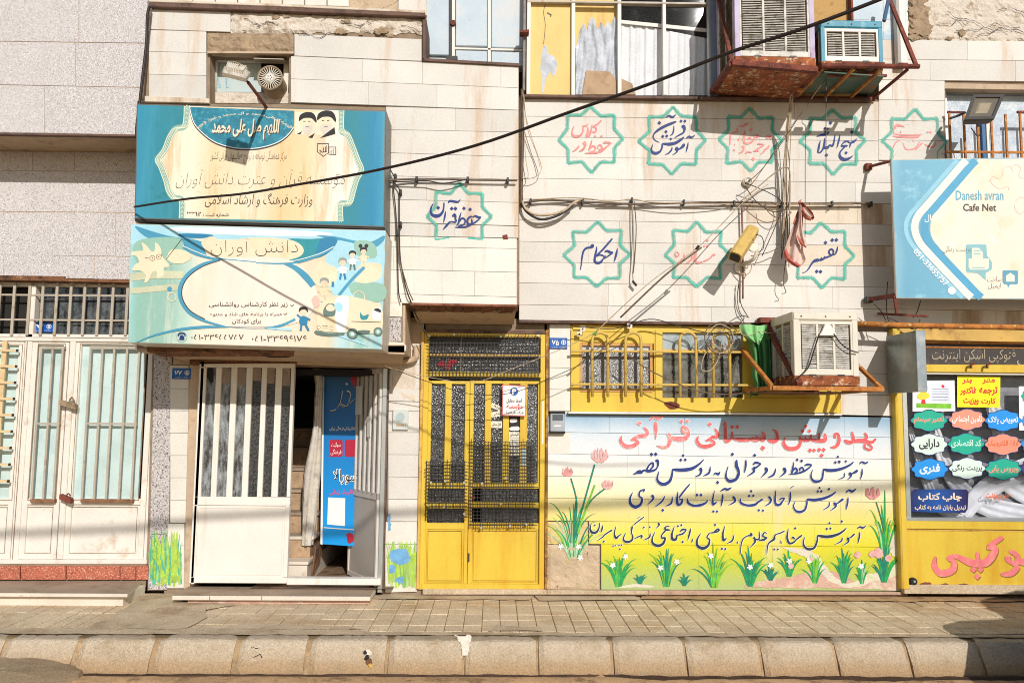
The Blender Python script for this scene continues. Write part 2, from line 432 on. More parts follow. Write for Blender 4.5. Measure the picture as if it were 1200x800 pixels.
m_stone2 = mat('white_marble', hx('e2dccf'), 0.5, var=0.06, vs=2, bump=0.1, bs=40, stain=hx('c7b195'), st=0.56, ss=2.6, streak=True, rnd=0.2, stain2=hx('a08d78'), st2=0.71, ss2=24, grain=0.08)
m_stone3 = mat('stained_stone', hx('dccdb8'), 0.65, var=0.08, vs=2, bump=0.15, bs=50, stain=hx('a8896a'), st=0.5, ss=3.0, streak=True, rnd=0.25, stain2=hx('8d7358'), st2=0.68, ss2=24, grain=0.1)
m_back = mat('joint_mortar', hx('94806a'), 0.95, var=0.15, vs=9)
m_gran = mat('speckled_granite', hx('d0cac7'), 0.75, var=0.03, vs=2, bump=0.15, bs=160, speck=[hx('9a928f'), hx('ece6e2'), hx('857d7a')], spk=(80, 0.55), rnd=0.05, grain=0.20, gs=95)
m_gran2 = mat('coarse_granite', hx('bbb3af'), 0.8, var=0.05, vs=3, bump=0.4, bs=120, speck=[hx('5d5653'), hx('d8d2cd')], spk=(60, 0.53), grain=0.22, gs=70)
m_plas = mat('beige_plaster', hx('c4ac90'), 0.9, var=0.1, vs=3, bump=0.3, bs=40, stain=hx('937a60'), st=0.55, ss=3, grain=0.12)
m_rough = mat('broken_render', hx('dccfbe'), 0.95, var=0.08, vs=7, bump=1.0, bs=25, stain=hx('a08a72'), st=0.52, ss=7, stain2=hx('5e4e40'), st2=0.66, ss2=26, grain=0.15)
m_lint = mat('cracked_lintel', hx('a58e72'), 0.95, var=0.14, vs=6, bump=1.0, bs=16, stain=hx('7f6a53'), st=0.5, ss=9, stain2=hx('4c3c2e'), st2=0.67, ss2=20, grain=0.2)
m_brn = mat('brown_trim', hx('6d5245'), 0.7, var=0.15, vs=5, bump=0.3, bs=40, stain=hx('44342b'), st=0.5, ss=8)
m_rot = mat('rotten_wood', hx('80583c'), 0.9, var=0.25, vs=6, bump=1.0, bs=22, stain=hx('3c2a1e'), st=0.5, ss=9, stain2=hx('b59a7c'), st2=0.6, ss2=14)
m_white = mat('white_paint', hx('e6ded2'), 0.5, var=0.04, vs=3, stain=hx('c8b69c'), st=0.58, ss=3, streak=True)
m_whiter = mat('rusty_white_paint', hx('e2dacd'), 0.55, var=0.05, vs=3, bump=0.1, bs=40, stain=hx('c0a588'), st=0.58, ss=5, stain2=hx('7c4c2c'), st2=0.67, ss2=16, grain=0.07)
m_wedge = mat('worn_edge', hx('9a8268'), 0.8, var=0.2, vs=10, stain=hx('6e3c20'), st=0.52, ss=14)
m_bars = mat('grey_bar_paint', hx('b3a795'), 0.5, var=0.08, vs=6, stain=hx('8a6848'), st=0.56, ss=9, stain2=hx('5a3a26'), st2=0.66, ss2=30)
m_yel = mat('yellow_paint', hx('d8b83e'), 0.45, var=0.05, vs=2, stain=hx('cf9f28'), st=0.5, ss=3, streak=True, stain2=hx('8a672e'), st2=0.69, ss2=30)
m_yel2 = mat('old_yellow_paint', hx('d3ab58'), 0.55, var=0.08, vs=4, stain=hx('a87b3c'), st=0.52, ss=6, stain2=hx('6b4524'), st2=0.68, ss2=24)
m_cray = mat('peach_sash_wood', hx('c9995a'), 0.6, var=0.1, vs=5, stain=hx('a9662e'), st=0.55, ss=8)
m_rust = mat('red_rust', hx('7e4030'), 0.8, var=0.25, vs=8, bump=0.5, bs=50, stain=hx('4d2a22'), st=0.5, ss=10, stain2=hx('b36a4c'), st2=0.6, ss2=18)
m_rust2 = mat('orange_rust', hx('c07a36'), 0.75, var=0.2, vs=8, bump=0.4, bs=50, stain=hx('8a4a22'), st=0.5, ss=9, stain2=hx('d8b070'), st2=0.58, ss2=14)
m_rustpan = mat('rusty_sheet', hx('a35c34'), 0.85, var=0.3, vs=9, bump=0.7, bs=30, stain=hx('55301e'), st=0.5, ss=14, stain2=hx('cdb79a'), st2=0.55, ss2=16, grain=0.2)
m_dark = mat('dark_metal', hx('2e2a28'), 0.5, var=0.1, vs=8)
m_black = mat('black_rubber', hx('171514'), 0.6, var=0.1, vs=8)
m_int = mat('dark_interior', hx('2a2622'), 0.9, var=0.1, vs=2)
m_cable = mat('black_cable', hx('2c211d'), 0.55, var=0.1, vs=20)
m_wire = mat('dusty_wire', hx('6c5a48'), 0.6, var=0.3, vs=14)
m_wirel = mat('pale_wire', hx('b9a488'), 0.6, var=0.2, vs=14)
m_teal = mat('teal_spray_paint', hx('57b5a2'), 0.7, var=0.15, vs=9)
m_teals = mat('teal_spray_haze', hx('55b8a2'), 0.7, var=0.2, vs=14, alpha=0.36)
m_blue = mat('blue_brush_paint', hx('1a3478'), 0.6, var=0.12, vs=14)
m_navy = mat('navy_brush_paint', hx('1c2f48'), 0.6, var=0.15, vs=14)
m_pink = mat('faded_pink_paint', hx('e0797c'), 0.7, var=0.15, vs=16, stain=hx('e3b4a8'), st=0.5, ss=22)
m_pinkl = mat('pale_pink_paint', hx('e2908c'), 0.7, var=0.12, vs=16, stain=hx('e6bfb2'), st=0.55, ss=22)
m_redp = mat('red_brush_paint', hx('dd5f60'), 0.6, var=0.12, vs=12, stain=hx('e39a92'), st=0.52, ss=18)
m_pblue = mat('plate_blue', hx('1458a8'), 0.35, var=0.05, vs=9, stain=hx('3f78b5'), st=0.6, ss=30)
m_print = mat('print_brown', hx('4a3a30'), 0.5, var=0.2, vs=20)
m_printd = mat('print_black', hx('1c1a1a'), 0.5, var=0.1, vs=20)
m_printw = mat('print_white', hx('f0ece2'), 0.5, var=0.04, vs=20)
m_galv = mat('galvanised_sheet', hx('8b9499'), 0.42, metal=0.35, var=0.08, vs=5, stain=hx('a4a8a5'), st=0.5, ss=6)
m_alu = mat('aluminium', hx('b9bcba'), 0.35, metal=0.6, var=0.06, vs=6)
m_lv = mat('lavender_paint', hx('b9abc6'), 0.55, var=0.08, vs=4, stain=hx('8b6a72'), st=0.55, ss=6, stain2=hx('8b4a34'), st2=0.66, ss2=12)
m_pad = mat('cooler_pad', hx('a3907a'), 0.95, var=0.3, vs=30, bump=1.0, bs=120, stain=hx('4f4438'), st=0.5, ss=50)
m_slat = mat('dusty_white_slats', hx('d5cfc4'), 0.6, var=0.1, vs=8, stain=hx('8d8272'), st=0.5, ss=14, stain2=hx('8c5f40'), st2=0.7, ss2=12)
m_cool = mat('aged_white_enamel', hx('dcd3c0'), 0.5, var=0.07, vs=3, stain=hx('c09a6c'), st=0.58, ss=5, stain2=hx('9c5a2e'), st2=0.68, ss2=14)
m_coolb = mat('teal_enamel', hx('3f8fa6'), 0.5, var=0.1, vs=5, stain=hx('8fb9bd'), st=0.58, ss=9)
m_pale = mat('pale_blue_sheet', hx('bccad2'), 0.55, var=0.07, vs=2, bump=0.05, bs=30, stain=hx('cfcbc6'), st=0.5, ss=2, speck=hx('6f6862'), spk=(60, 0.7))
m_mint = mat('pale_mint_sheet', hx('c3d6d2'), 0.4, var=0.05, vs=2, stain=hx('b2c6c2'), st=0.5, ss=3, stain2=hx('8a8068'), st2=0.74, ss2=8)
m_red = mat('red_granite_tile', hx('bd6a50'), 0.6, var=0.15, vs=9, speck=[hx('8b4334'), hx('e0a488')], spk=(45, 0.56), stain=hx('dcc0a8'), st=0.6, ss=6, rnd=0.3)
m_mar = mat('marble_step', hx('ddd0be'), 0.5, var=0.07, vs=3, stain=hx('a6927c'), st=0.6, ss=6, stain2=hx('5d564c'), st2=0.69, ss2=5, grain=0.1)
m_mart = mat('dusty_step_top', hx('a48f7a'), 0.8, var=0.1, vs=3, stain=hx('8d7862'), st=0.5, ss=4, grain=0.2)
m_greenp = mat('green_daubed_paint', hx('a3bf58'), 0.65, var=0.12, vs=9, stain=hx('5fa558'), st=0.47, ss=5.5, streak=True, stain2=hx('d9d4be'), st2=0.68, ss2=12)
m_greenw = mat('green_white_paint', hx('cfd2c0'), 0.65, var=0.08, vs=9, stain=hx('9fc068'), st=0.45, ss=5.6, streak=True, stain2=hx('d9cdb8'), st2=0.6, ss2=16)
m_gls_rip = glass('rippled_glass', (0.10,0.10,0.10), 0.2, 0.28, rip=0.8, rs=85, opac=0.9, opc=(0.022,0.021,0.02), dirt=0.28, dc=(0.30,0.29,0.27), ds=40)
m_gls_dk = glass('dark_glass', (0.2,0.2,0.2), 0.08, 0.5, rip=0.15, rs=40, opac=0.85, opc=(0.035,0.038,0.04), dirt=0.30, dc=(0.40,0.42,0.42))
m_gls_cl = glass('clear_glass', (1.0,1.0,1.0), 0.04, 0.45, opac=0.03, opc=(0.25,0.27,0.28), dirt=0.05, dc=(0.7,0.7,0.68))
m_gls_fr = glass('frosted_grey_glass', (0.2,0.2,0.2), 0.25, 0.5, rip=0.6, rs=110, opac=0.92, opc=(0.10,0.09,0.075), dirt=0.10, dc=(0.22,0.20,0.17), ds=30)
m_gls_wd = glass('worn_painted_glass', (0.1,0.1,0.1), 0.2, 0.4, rip=0.5, rs=70, opac=0.92, opc=(0.05,0.045,0.04), dirt=0.75, dc=(0.42,0.45,0.46), ds=16, dz=0.3)
m_curt = mat('white_curtain', hx('ebecee'), 0.85, var=0.06, vs=6, bump=0.5, bs=90)
m_silv = mat('silver_grey_curtain', hx('c4c8cf'), 0.7, var=0.18, vs=9, bump=0.6, bs=25)
m_board = mat('yellowed_board', hx('e3c47c'), 0.7, var=0.06, vs=2, stain=hx('c98b38'), st=0.56, ss=2.4, streak=True)
m_card = mat('cardboard', hx('b89b7c'), 0.85, var=0.08, vs=5, stain=hx('a38465'), st=0.5, ss=8)
m_grcl = mat('green_cloth', hx('5f9a58'), 0.9, var=0.12, vs=8, bump=0.3, bs=60)
m_grcd = mat('dark_green_cloth', hx('2f6a3c'), 0.9, var=0.12, vs=8, bump=0.3, bs=60)

# ------------------------------------------------------------------ ground, road, kerb, pavement
mb = MB(); mb.add([(-60,-60,-0.226),(60,-60,-0.226),(60,6.04,-0.226),(-60,6.04,-0.226)], [[0,1,2,3]]); struct('road', mb, m_asph)
mb = MB(); mb.add([(-60,5.9,-0.30),(60,5.9,-0.30),(60,60,-0.30),(-60,60,-0.30)], [[0,1,2,3]]); struct('ground', mb, m_mort)
# strip of dust along the gutter (irregular edge) and the wet dirt in front of the kerb
def strip(name, x0, x1, ya, yb, z, m, amp, step=0.07, seed=1, taper=True, h=0.012):
    r = random.Random(seed); mb = MB(); n = int((x1-x0)/step); vs = []; a = 0
    rows = 5
    for i in range(n+1):
        a = a*0.85 + r.uniform(-1, 1)*amp*0.4
        x = x0+(x1-x0)*i/n; e = min(1, i/4, (n-i)/4) if taper else 1
        y1 = ya - (ya-yb+a)*e
        for k in range(rows):
            t = k/(rows-1); vs.append((x, ya+(y1-ya)*t, z+h*4*t*(1-t)*r.uniform(0.5, 1.2)+0.0005))
    fs = [[i*rows+k, i*rows+k+1, (i+1)*rows+k+1, (i+1)*rows+k] for i in range(n) for k in range(rows-1)]
    mb.add(vs, [f[::-1] for f in fs]); return mb.build(name, m, None, smooth=True, kind='structure', origin=(0,0,0))
strip('gutter_dust', -7, 7, 6.03, 5.80, -0.2245, m_dust, 0.05, seed=3)
strip('gutter_mud', 0.82, 7, 6.02, 5.93, -0.2215, m_dirt, 0.035, seed=4, h=0.02)
strip('gutter_mud', -3.6, 0.80, 6.02, 5.99, -0.2215, m_dirt, 0.02, seed=9, h=0.014)
# kerb stones
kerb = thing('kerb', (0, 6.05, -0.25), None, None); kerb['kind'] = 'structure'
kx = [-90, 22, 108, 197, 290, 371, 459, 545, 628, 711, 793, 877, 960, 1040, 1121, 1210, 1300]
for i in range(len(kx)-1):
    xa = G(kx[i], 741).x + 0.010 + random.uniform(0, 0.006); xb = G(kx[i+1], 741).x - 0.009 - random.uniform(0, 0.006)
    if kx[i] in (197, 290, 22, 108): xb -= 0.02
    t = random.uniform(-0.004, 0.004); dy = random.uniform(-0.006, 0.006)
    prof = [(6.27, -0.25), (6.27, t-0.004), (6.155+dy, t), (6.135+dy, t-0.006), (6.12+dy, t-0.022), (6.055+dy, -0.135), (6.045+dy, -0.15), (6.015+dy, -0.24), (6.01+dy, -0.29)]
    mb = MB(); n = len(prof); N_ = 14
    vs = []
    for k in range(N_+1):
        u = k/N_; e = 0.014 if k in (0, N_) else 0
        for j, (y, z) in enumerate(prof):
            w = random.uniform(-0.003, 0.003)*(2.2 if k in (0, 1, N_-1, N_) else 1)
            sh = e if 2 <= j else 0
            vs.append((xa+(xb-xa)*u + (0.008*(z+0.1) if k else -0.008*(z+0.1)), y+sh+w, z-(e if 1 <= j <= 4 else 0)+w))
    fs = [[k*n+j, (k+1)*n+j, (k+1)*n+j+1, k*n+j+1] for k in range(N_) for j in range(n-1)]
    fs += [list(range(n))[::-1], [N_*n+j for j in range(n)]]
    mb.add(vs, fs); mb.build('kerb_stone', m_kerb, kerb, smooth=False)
pr_ = [(6.29,-0.29),(6.29,-0.014),(6.175,-0.014),(6.145,-0.03),(6.085,-0.14),(6.045,-0.24),(6.04,-0.29)]
mb = MB(); mb.add([(x,y,z) for x in (-7,7) for y,z in pr_], [[j,7+j,7+j+1,j+1] for j in range(6)]); mb.build('mortar_joint', mat('dark_joint', hx('a88d6a'), 0.95, var=0.2, vs=12, grain=0.25), kerb)
mb = MB(); p = [G(537,743,-0.02), G(552,742,-0.02)]
# pavement slab with individually laid paving stones
side = MB(); side.box((-60, 6.2, -0.3), (60, 7.95, -0.0085)); sidewalk = side.build('sidewalk', m_bed, None, kind='structure', origin=(0,6.2,0))
def pslab(mb, x0, x1, y0, y1, z, tl=0.0):
    c = 0.003
    q = [(x0+c, y0+c, z), (x1-c, y0+c, z+tl), (x1-c, y1-c, z+tl), (x0+c, y1-c, z)]
    mb.add(q + [(x0, y0, z-0.004), (x1, y0, z-0.004+tl), (x1, y1, z-0.004+tl), (x0, y1, z-0.004)] + [(x0, y0, -0.012), (x1, y0, -0.012), (x1, y1, -0.012), (x0, y1, -0.012)],
           [[0,1,2,3]] + [[4+i, 4+(i+1)%4, (i+1)%4, i] for i in range(4)] + [[8+i, 8+(i+1)%4, 4+(i+1)%4, 4+i] for i in range(4)])
tw, th, gp = 0.1468, 0.178, 0.0048
cells = []
x = -2.42
while x < 5.8:
    for r in range(7):
        y0 = 6.385 + r*th
        cells.append((x, y0))
    x += tw
cells.sort(key=lambda c: (abs(c[0]-0.9) + (c[1]-6.4)*0.5))
rest = MB()
for i, (x, y) in enumerate(cells):
    z = random.uniform(-0.003, 0.002) + (random.uniform(-0.004, 0) if random.random() < 0.06 else 0); tl = random.uniform(-0.002, 0.002)
    if i < 262:
        mb = MB(); pslab(mb, x+gp/2, x+tw-gp/2, y+gp/2, y+th-gp/2, z, tl); mb.build('paving_stone', m_pav, sidewalk)
    else: pslab(rest, x+gp/2, x+tw-gp/2, y+gp/2, y+th-gp/2, z, tl)
rest.build('paving_stone_field', m_pav, sidewalk, kind='stuff')
# long bars on the left
x = -6.6
while x < -3.05:
    off = 0.25 if int(x*100) % 2 else 0
    for (ya, yb) in ((6.33, 6.92), (6.925, 7.64)):
        mb = MB(); pslab(mb, x+0.004, x+0.098, ya, yb-0.004, random.uniform(-0.003, 0.002)); mb.build('paving_bar', m_pav, sidewalk)
    x += 0.105
def mortar(name, pts, z, m=m_mort, amp=0.02, parent=None):
    P = []
    for i in range(len(pts)):
        a, b = Vector(pts[i]), Vector(pts[(i+1) % len(pts)])
        n = max(1, int((b-a).length/0.08))
        for k in range(n):
            q = a.lerp(b, k/n); P.append((q.x+random.uniform(-amp, amp), q.y+random.uniform(-amp, amp)*0.7, z))
    tri = geometry.tessellate_polygon([[Vector(p) for p in P]])
    mb = MB(); mb.add(P, [list(t) if (Vector(P[t[1]])-Vector(P[t[0]])).cross(Vector(P[t[2]])-Vector(P[t[0]])).z > 0 else list(t)[::-1] for t in tri])
    return mb.build(name, m, sidewalk)
mortar('mortar_strip', [(-6.8, 6.25), (6.8, 6.25), (6.8, 6.325), (3, 6.34), (1.4, 6.36), (0, 6.335), (-0.9, 6.36), (-1.3, 6.45), (-3.2, 6.42), (-6.8, 6.33)], 0.006)
mortar('mortar_patch', [(-3.12, 6.38), (-2.35, 6.40), (-2.3, 6.75), (-2.42, 7.0), (-2.2, 7.2), (-2.75, 7.3), (-2.8, 7.62), (-3.2, 7.62), (-3.08, 6.9)], 0.009)
mortar('mortar_patch', [(-2.1, 6.40), (-1.0, 6.41), (-1.2, 6.5), (-2.0, 6.55)], 0.0085)
mortar('mortar_patch', [(-1.3, 7.45), (0.35, 7.44), (0.4, 7.66), (-1.25, 7.66)], 0.0095)
mortar('mortar_patch', [(0.45, 7.40), (1.35, 7.46), (1.35, 7.62), (0.4, 7.66)], 0.0125, amp=0.012)
mortar('dust_patch', [(1.4, 7.5), (3.9, 7.44), (5.8, 7.5), (5.8, 7.68), (1.4, 7.66)], 0.0115, m=m_dust, amp=0.03)
mortar('mortar_patch', [(0.0, 6.38), (0.42, 6.38), (0.4, 6.5), (0.05, 6.55)], 0.0088)
# asphalt ramp at the kerb, bottom left
mb = MB(); nx, ny = 34, 14; vs = []
for i in range(nx+1):
    for j in range(ny+1):
        u, v = i/nx, j/ny
        x = -6.2 + 3.32*u + 0.05*math.sin(v*9)+random.uniform(-.012,.012); y = 5.0 + 1.06*v
        e = min(1, (1-u)*7+0.02)
        z = -0.25 + 0.135*(e**0.5)*min(1, v*1.15+0.18) + random.uniform(-0.008, 0.008)*(1 if u > 0.6 else 0.4) - (0.14 if u > 0.985 else 0)
        vs.append((x, y, z))
mb.add(vs, [[i*(ny+1)+j, (i+1)*(ny+1)+j, (i+1)*(ny+1)+j+1, i*(ny+1)+j+1] for i in range(nx) for j in range(ny)])
mb.build('asphalt_ramp', m_asph, None, kind='structure', origin=(0,0,0))
# grit
mb = MB(); r = random.Random(5)
for i in range(1500):
    x = r.uniform(-5, 5)
    if r.random() < 0.55: y = r.uniform(6.28, 7.6); z = 0.0
    else: y = r.uniform(5.72, 5.98); z = -0.225
    s = r.uniform(0.002, 0.006)
    mb.add([(x-s, y-s, z), (x+s, y-s, z), (x+s, y+s, z), (x-s, y+s, z), (x+r.uniform(-s,s)*.4, y, z+s*1.3)], [[0,1,4],[1,2,4],[2,3,4],[3,0,4]])
mb.build('grit', m_mort, None, label='small grit and crumbs of mortar scattered along the pavement and gutter', kind='stuff', cat='grit')

# ------------------------------------------------------------------ slabs of facing stone
def slabs(parent, rows, xa, xb, Y, m, L=(80, 115), gap=0.42, th=0.02, ch=0.0011, skip=None, name='stone_slab', seed=1, mfun=None, joints=None, jit=0.0012):
    """rows: (y at xa, y at xb) of every bed joint from the top down, picture pixels"""
    r = random.Random(seed)
    for k in range(len(rows)-1):
        (ta, tb), (ba, bb) = rows[k], rows[k+1]
        if joints and k in joints: xs = [xa]+list(joints[k])+[xb]
        else:
            xs = [xa]; x = xa + r.uniform(0.35, 1.0)*L[1]
            while x < xb - 25: xs.append(x); x += r.uniform(*L)
            xs.append(xb)
        for i in range(len(xs)-1):
            x0, x1 = xs[i]+(gap*.2 if i else 0), xs[i+1]-(gap*.2 if i < len(xs)-2 else 0)
            f = lambda x, a, b: a+(b-a)*(x-xa)/(xb-xa)
            cx, cy = (x0+x1)/2, f((x0+x1)/2, (ta+ba)/2, (tb+bb)/2)
            if skip and skip(x0, x1, cy): continue
            q = [(x0, f(x0, ta, tb)+gap/2), (x1, f(x1, ta, tb)+gap/2), (x1, f(x1, ba, bb)-gap/2), (x0, f(x0, ba, bb)-gap/2)]
            mb = MB().pp(q, Y + r.uniform(-jit, jit), th, ch)
            mb.build(name, mfun(cx, cy) if mfun else m, parent)
def backing(parent, pts, Y, dy, m=m_back, name='backing'):
    return MB().pp(pts, Y, dy).build(name, m, parent)
def rubble(parent, x0, y0, x1, y1, Y, m, amp=0.02, name='broken_render', n=4.0, seed=2, ragged=2.0):
    """an uneven patch of broken render between picture points"""
    r = random.Random(seed); nx = max(3, int((x1-x0)/n)); ny = max(3, int((y1-y0)/n)); vs = []
    from mathutils import noise as ns
    for j in range(ny+1):
        for i in range(nx+1):
            px = x0+(x1-x0)*i/nx; py = y0+(y1-y0)*j/ny
            if j in (0, ny): py += r.uniform(-ragged, ragged)
            if i in (0, nx): px += r.uniform(-ragged, ragged)
            h = ns.fractal(Vector((px*0.09, py*0.13, seed)), 0.9, 2.1, 4)
            edge = 0 if (i in (0, nx) or j in (0, ny)) else 1
            vs.append(W(px, py, Y + (0.012 if not edge else amp*h*0.8)))
    mb = MB(); mb.add(vs, [[j*(nx+1)+i, (j+1)*(nx+1)+i, (j+1)*(nx+1)+i+1, j*(nx+1)+i+1] for j in range(ny) for i in range(nx)])
    return mb.build(name, m, parent)
def lin(x, xa, xb, a, b): return a+(b-a)*(x-xa)/(xb-xa)

# ================================================================== LEFT BUILDING
LB = thing('building', (-4.5, 7.7, 0), 'grey speckled granite building with white metal shop doors, left of the stone house', 'building')
YB, YWL = 7.10, 7.62
w = backing(LB, [(-110,-150),(174,-150),(172,0),(161,157),(-110,153)], YB+0.006, 0.54, m_plas, 'upper_wall')
gr = [(-110,-150,30,49.5),]
for q in [[(-110,-150),(92,-150),(92,49.6),(-110,47)], [(92.8,-150),(175,-150),(172,50.6),(92.8,49.6)],
          [(-110,47.8),(-12,49),(-12,99),(-110,98)], [(-11.4,49),(88,50.4),(88,101),(-11.4,99)], [(88.6,50.4),(171.6,51.4),(167.4,102.6),(88.6,101)],
          [(-110,98.8),(52,100.8),(52,156),(-110,154)], [(52.6,100.8),(167.3,103.4),(161,158),(52.6,156)]]:
    MB().pp(q, YB+random.uniform(-.001,.001), 0.03, 0.002).build('granite_panel', m_gran, w)
MB().pp([(-110,153.5),(161,158),(161,160),(-110,156)], YB-0.012, 0.05).build('drip_edge', m_brn, w)
lw = backing(LB, [(-110,160),(163,160),(163,328),(-110,322)], YWL+0.005, 0.31, m_plas, 'lower_wall')
for q in [[(-110,176),(38,178),(38,200),(-110,198)], [(38.7,178),(87,178.5),(87,200),(38.7,200)], [(87.7,178),(162,179),(162,201),(87.7,200)],
          [(-110,199),(162,201.8),(162,249),(-110,247)], [(-110,248),(135,249.6),(135,300),(-110,298)], [(135.6,249.6),(160,250),(160,300.6),(135.6,300.3)],
          [(-110,298.6),(4,298.6),(4,324.5),(-110,322)], [(4.6,298.8),(110,300.2),(110,326.5),(4.6,324.8)], [(110.6,300.6),(160,301.2),(160,327.5),(110.6,326.8)]]:
    MB().pp(q, YWL+random.uniform(-.001,.001), 0.02, 0.0015).build('granite_panel', m_gran, lw)
MB().pp([(-110,321),(75,323.5),(75,326.5),(160,328),(160,331.5),(-110,325.5)], YWL-0.03, 0.33, 0.003).build('lintel_edge', m_rot, lw)
# transom with grille above the shop doors
YD = 7.70
tr = MB().pp([(-110,329),(153,331),(153,336.5),(-110,335)], YD+0.02, 0.04).build('transom_window', m_whiter, LB)
MB().pp([(-110,390),(152,392),(152,396),(-110,394)], YD-0.02, 0.08, 0.003).build('sill_rail', m_whiter, tr)
MB().pp([(-110,334),(33,334),(33,392),(-110,392)], YD+0.10, 0.01).build('pane', m_int, tr)
MB().pp([(37,334),(155,336),(155,392),(37,392)], YD+0.06, 0.008).build('pane', m_gls_dk, tr)
for x0, x1 in ((37,64),(66,98),(100,131),(133,152)):
    MB().frame(x0, 352, x1, 377, 0.012, YD+0.045, 0.012).build('glazing_bar', m_dark, tr)
for xt in (0, 17, 35, 50.5, 67, 83.5, 99.7, 116.5, 133, 150, -18, -36, -54, -72, -90):
    a = W(xt-1.5, 363, YD-0.03).x
    MB().bar((a, YD-0.03, W(xt,331.5,YD).z), (a, YD-0.03, W(xt,393.5,YD).z), 0.025, 0.012).build('grille_bar', m_bars, tr)
for y in (345.5, 374.5):
    MB().bar(W(-110, y-1.2, YD-0.02), W(152, y+1.2, YD-0.02), 0.017, 0.01).build('grille_bar', m_bars, tr)
# shop doors
sh = MB(); 
def lframe(mb, x0, y0, x1, y1, w, Y, dy, ch=0.003, yr=500, wy=None): return mb.frame(x0, y0, x1, y1, w, Y, dy, ch, yr, wy)
def door_leaf(x0, x1, gx0, gx1, bars, panel, nm='shop_door'):
    d = MB().frame(x0, 398, x1, 655, 0.052, YD-0.01, 0.05, 0.004, 500, 0.05).build(nm, m_whiter, LB)
    MB().rect(x0+2, 584, x1-2, 591, YD-0.008, 0.045, 0.003, 500).build('rail', m_whiter, d)
    MB().rect(gx0, 404, gx1, 585, YD+0.022, 0.008, 0, 500).build('pane', m_mint, d)
    MB().rect(x0+4, 590, x1-4, 652, YD+0.012, 0.01, 0, 500).build('kick_panel', m_whiter, d)
    MB().frame(panel[0], 592, panel[1], 650, 0.014, YD+0.004, 0.012, 0.003, 500).build('panel_moulding', m_whiter, d)
    MB().frame(panel[0]+1.6, 593.6, panel[1]-1.6, 648.4, 0.004, YD+0.002, 0.012, 0, 500).build('worn_edge', m_wedge, d)
    MB().frame(gx0-1.2, 402.5, gx1+1.2, 586, 0.006, YD-0.012, 0.01, 0, 500).build('worn_edge', m_wedge, d)
    if bars:
        for bx in bars:
            X = W(bx, 500, YD-0.045).x
            MB().bar((X, YD-0.045, W(bx,406.5,YD).z), (X, YD-0.045, W(bx,586.5,YD).z), 0.019, 0.012).build('security_bar', m_bars, d)
        b0, b1 = bars[0]-1.5, bars[-1]+1.5
        MB().rect(b0, 405.5, b1, 408.5, YD-0.052, 0.03, 0.001, 500).build('security_bar', m_bars, d)
        MB().rect(b0, 584.8, b1, 588.6, YD-0.052, 0.045, 0.001, 500).build('security_bar', mat('rusty_bar', hx('8a6244'), 0.7, var=0.2, vs=12, stain=hx('5a3420'), st=0.5, ss=14), d)
        MB().rect(b0, 495.2, b1, 497.6, YD-0.048, 0.014, 0, 500).build('security_bar', m_bars, d)
    return d
d1 = door_leaf(-62, 22, -70, 19, None, (-55, 17))
# ladder of short horizontal bars standing in front of the first leaf
X = W(-1, 500, YD-0.05).x
m_lad = mat('beige_bar_paint', hx('dcc092'), 0.55, var=0.1, vs=8, stain=hx('b08a52'), st=0.55, ss=10)
MB().bar((X, YD-0.05, W(3,400,YD).z), (X, YD-0.05, W(3,586,YD).z), 0.042, 0.02).build('ladder_post', m_lad, d1)
for i, y in enumerate((410.5,429,448,467,486,505.3,524.5,544,563.5)):
    MB().bar((W(-60,y,YD-0.07).x, YD-0.07, W(0,y,YD-0.07).z), (W(20.5-i*1.3,y,YD-0.07).x, YD-0.07, W(0,y,YD-0.07).z), 0.024, 0.02).build('ladder_bar', m_lad, d1)
    MB().bar((W(19.5-i*1.3,y,YD-0.072).x, YD-0.072, W(0,y,YD-0.072).z), (W(21-i*1.3,y,YD-0.072).x, YD-0.072, W(0,y,YD-0.072).z), 0.026, 0.022).build('ladder_bar_end', m_dark, d1)
MB().rect(22.5, 334, 31, 658, YD-0.02, 0.08, 0.005, 500).build('door_post', m_whiter, LB)
MB().rect(24.6, 396, 25.4, 658, YD-0.024, 0.01, 0, 500).build('worn_edge', m_wedge, LB)
door_leaf(31.5, 75, 39, 70, (42.5, 56, 68), (31, 70))
door_leaf(83, 175.5, 89, 166, (101, 115, 129, 144, 158.5), (87, 168))
MB().rect(75.6, 400, 82.4, 655, YD-0.03, 0.03, 0.006, 500).build('door_post', m_whiter, LB)
MB().rect(176, 400, 179.5, 658, YD-0.02, 0.08, 0.004, 500).build('door_post', m_white, LB)
MB().pp([(-110,394),(178,397),(178,401),(-110,398)], YD-0.03, 0.09, 0.004).build('door_head', m_whiter, LB)
MB().pp([(-110,656),(172,655.5),(172,660.5),(-110,661)], YD-0.05, 0.15, 0.004).build('door_sill', m_whiter, LB)
for lx, ly, sc_, nm in ((81, 473, 1.0, 'rusty_bolt'), (78, 583, 0.7, 'rusty_bolt')):
    mb = MB(); c = W(lx, ly, YD-0.07)
    mb.hexa([c+Vector((-.075*sc_,-.03,.035)), c+Vector((.07*sc_,-.03,-.005)), c+Vector((.07*sc_,-.03,-.05)), c+Vector((-.075*sc_,-.03,-.01))],
            [c+Vector((-.075*sc_,.03,.035)), c+Vector((.07*sc_,.03,-.005)), c+Vector((.07*sc_,.03,-.05)), c+Vector((-.075*sc_,.03,-.01))])
    mb.tube(smooth_pts([c+Vector((.0,0,.02)), c+Vector((.025*sc_,-.01,.06*sc_)), c+Vector((.05*sc_,0,.02))], 4), 0.008*sc_)
    mb.build('door_bolt', m_rust if ly > 500 else m_lint, LB)
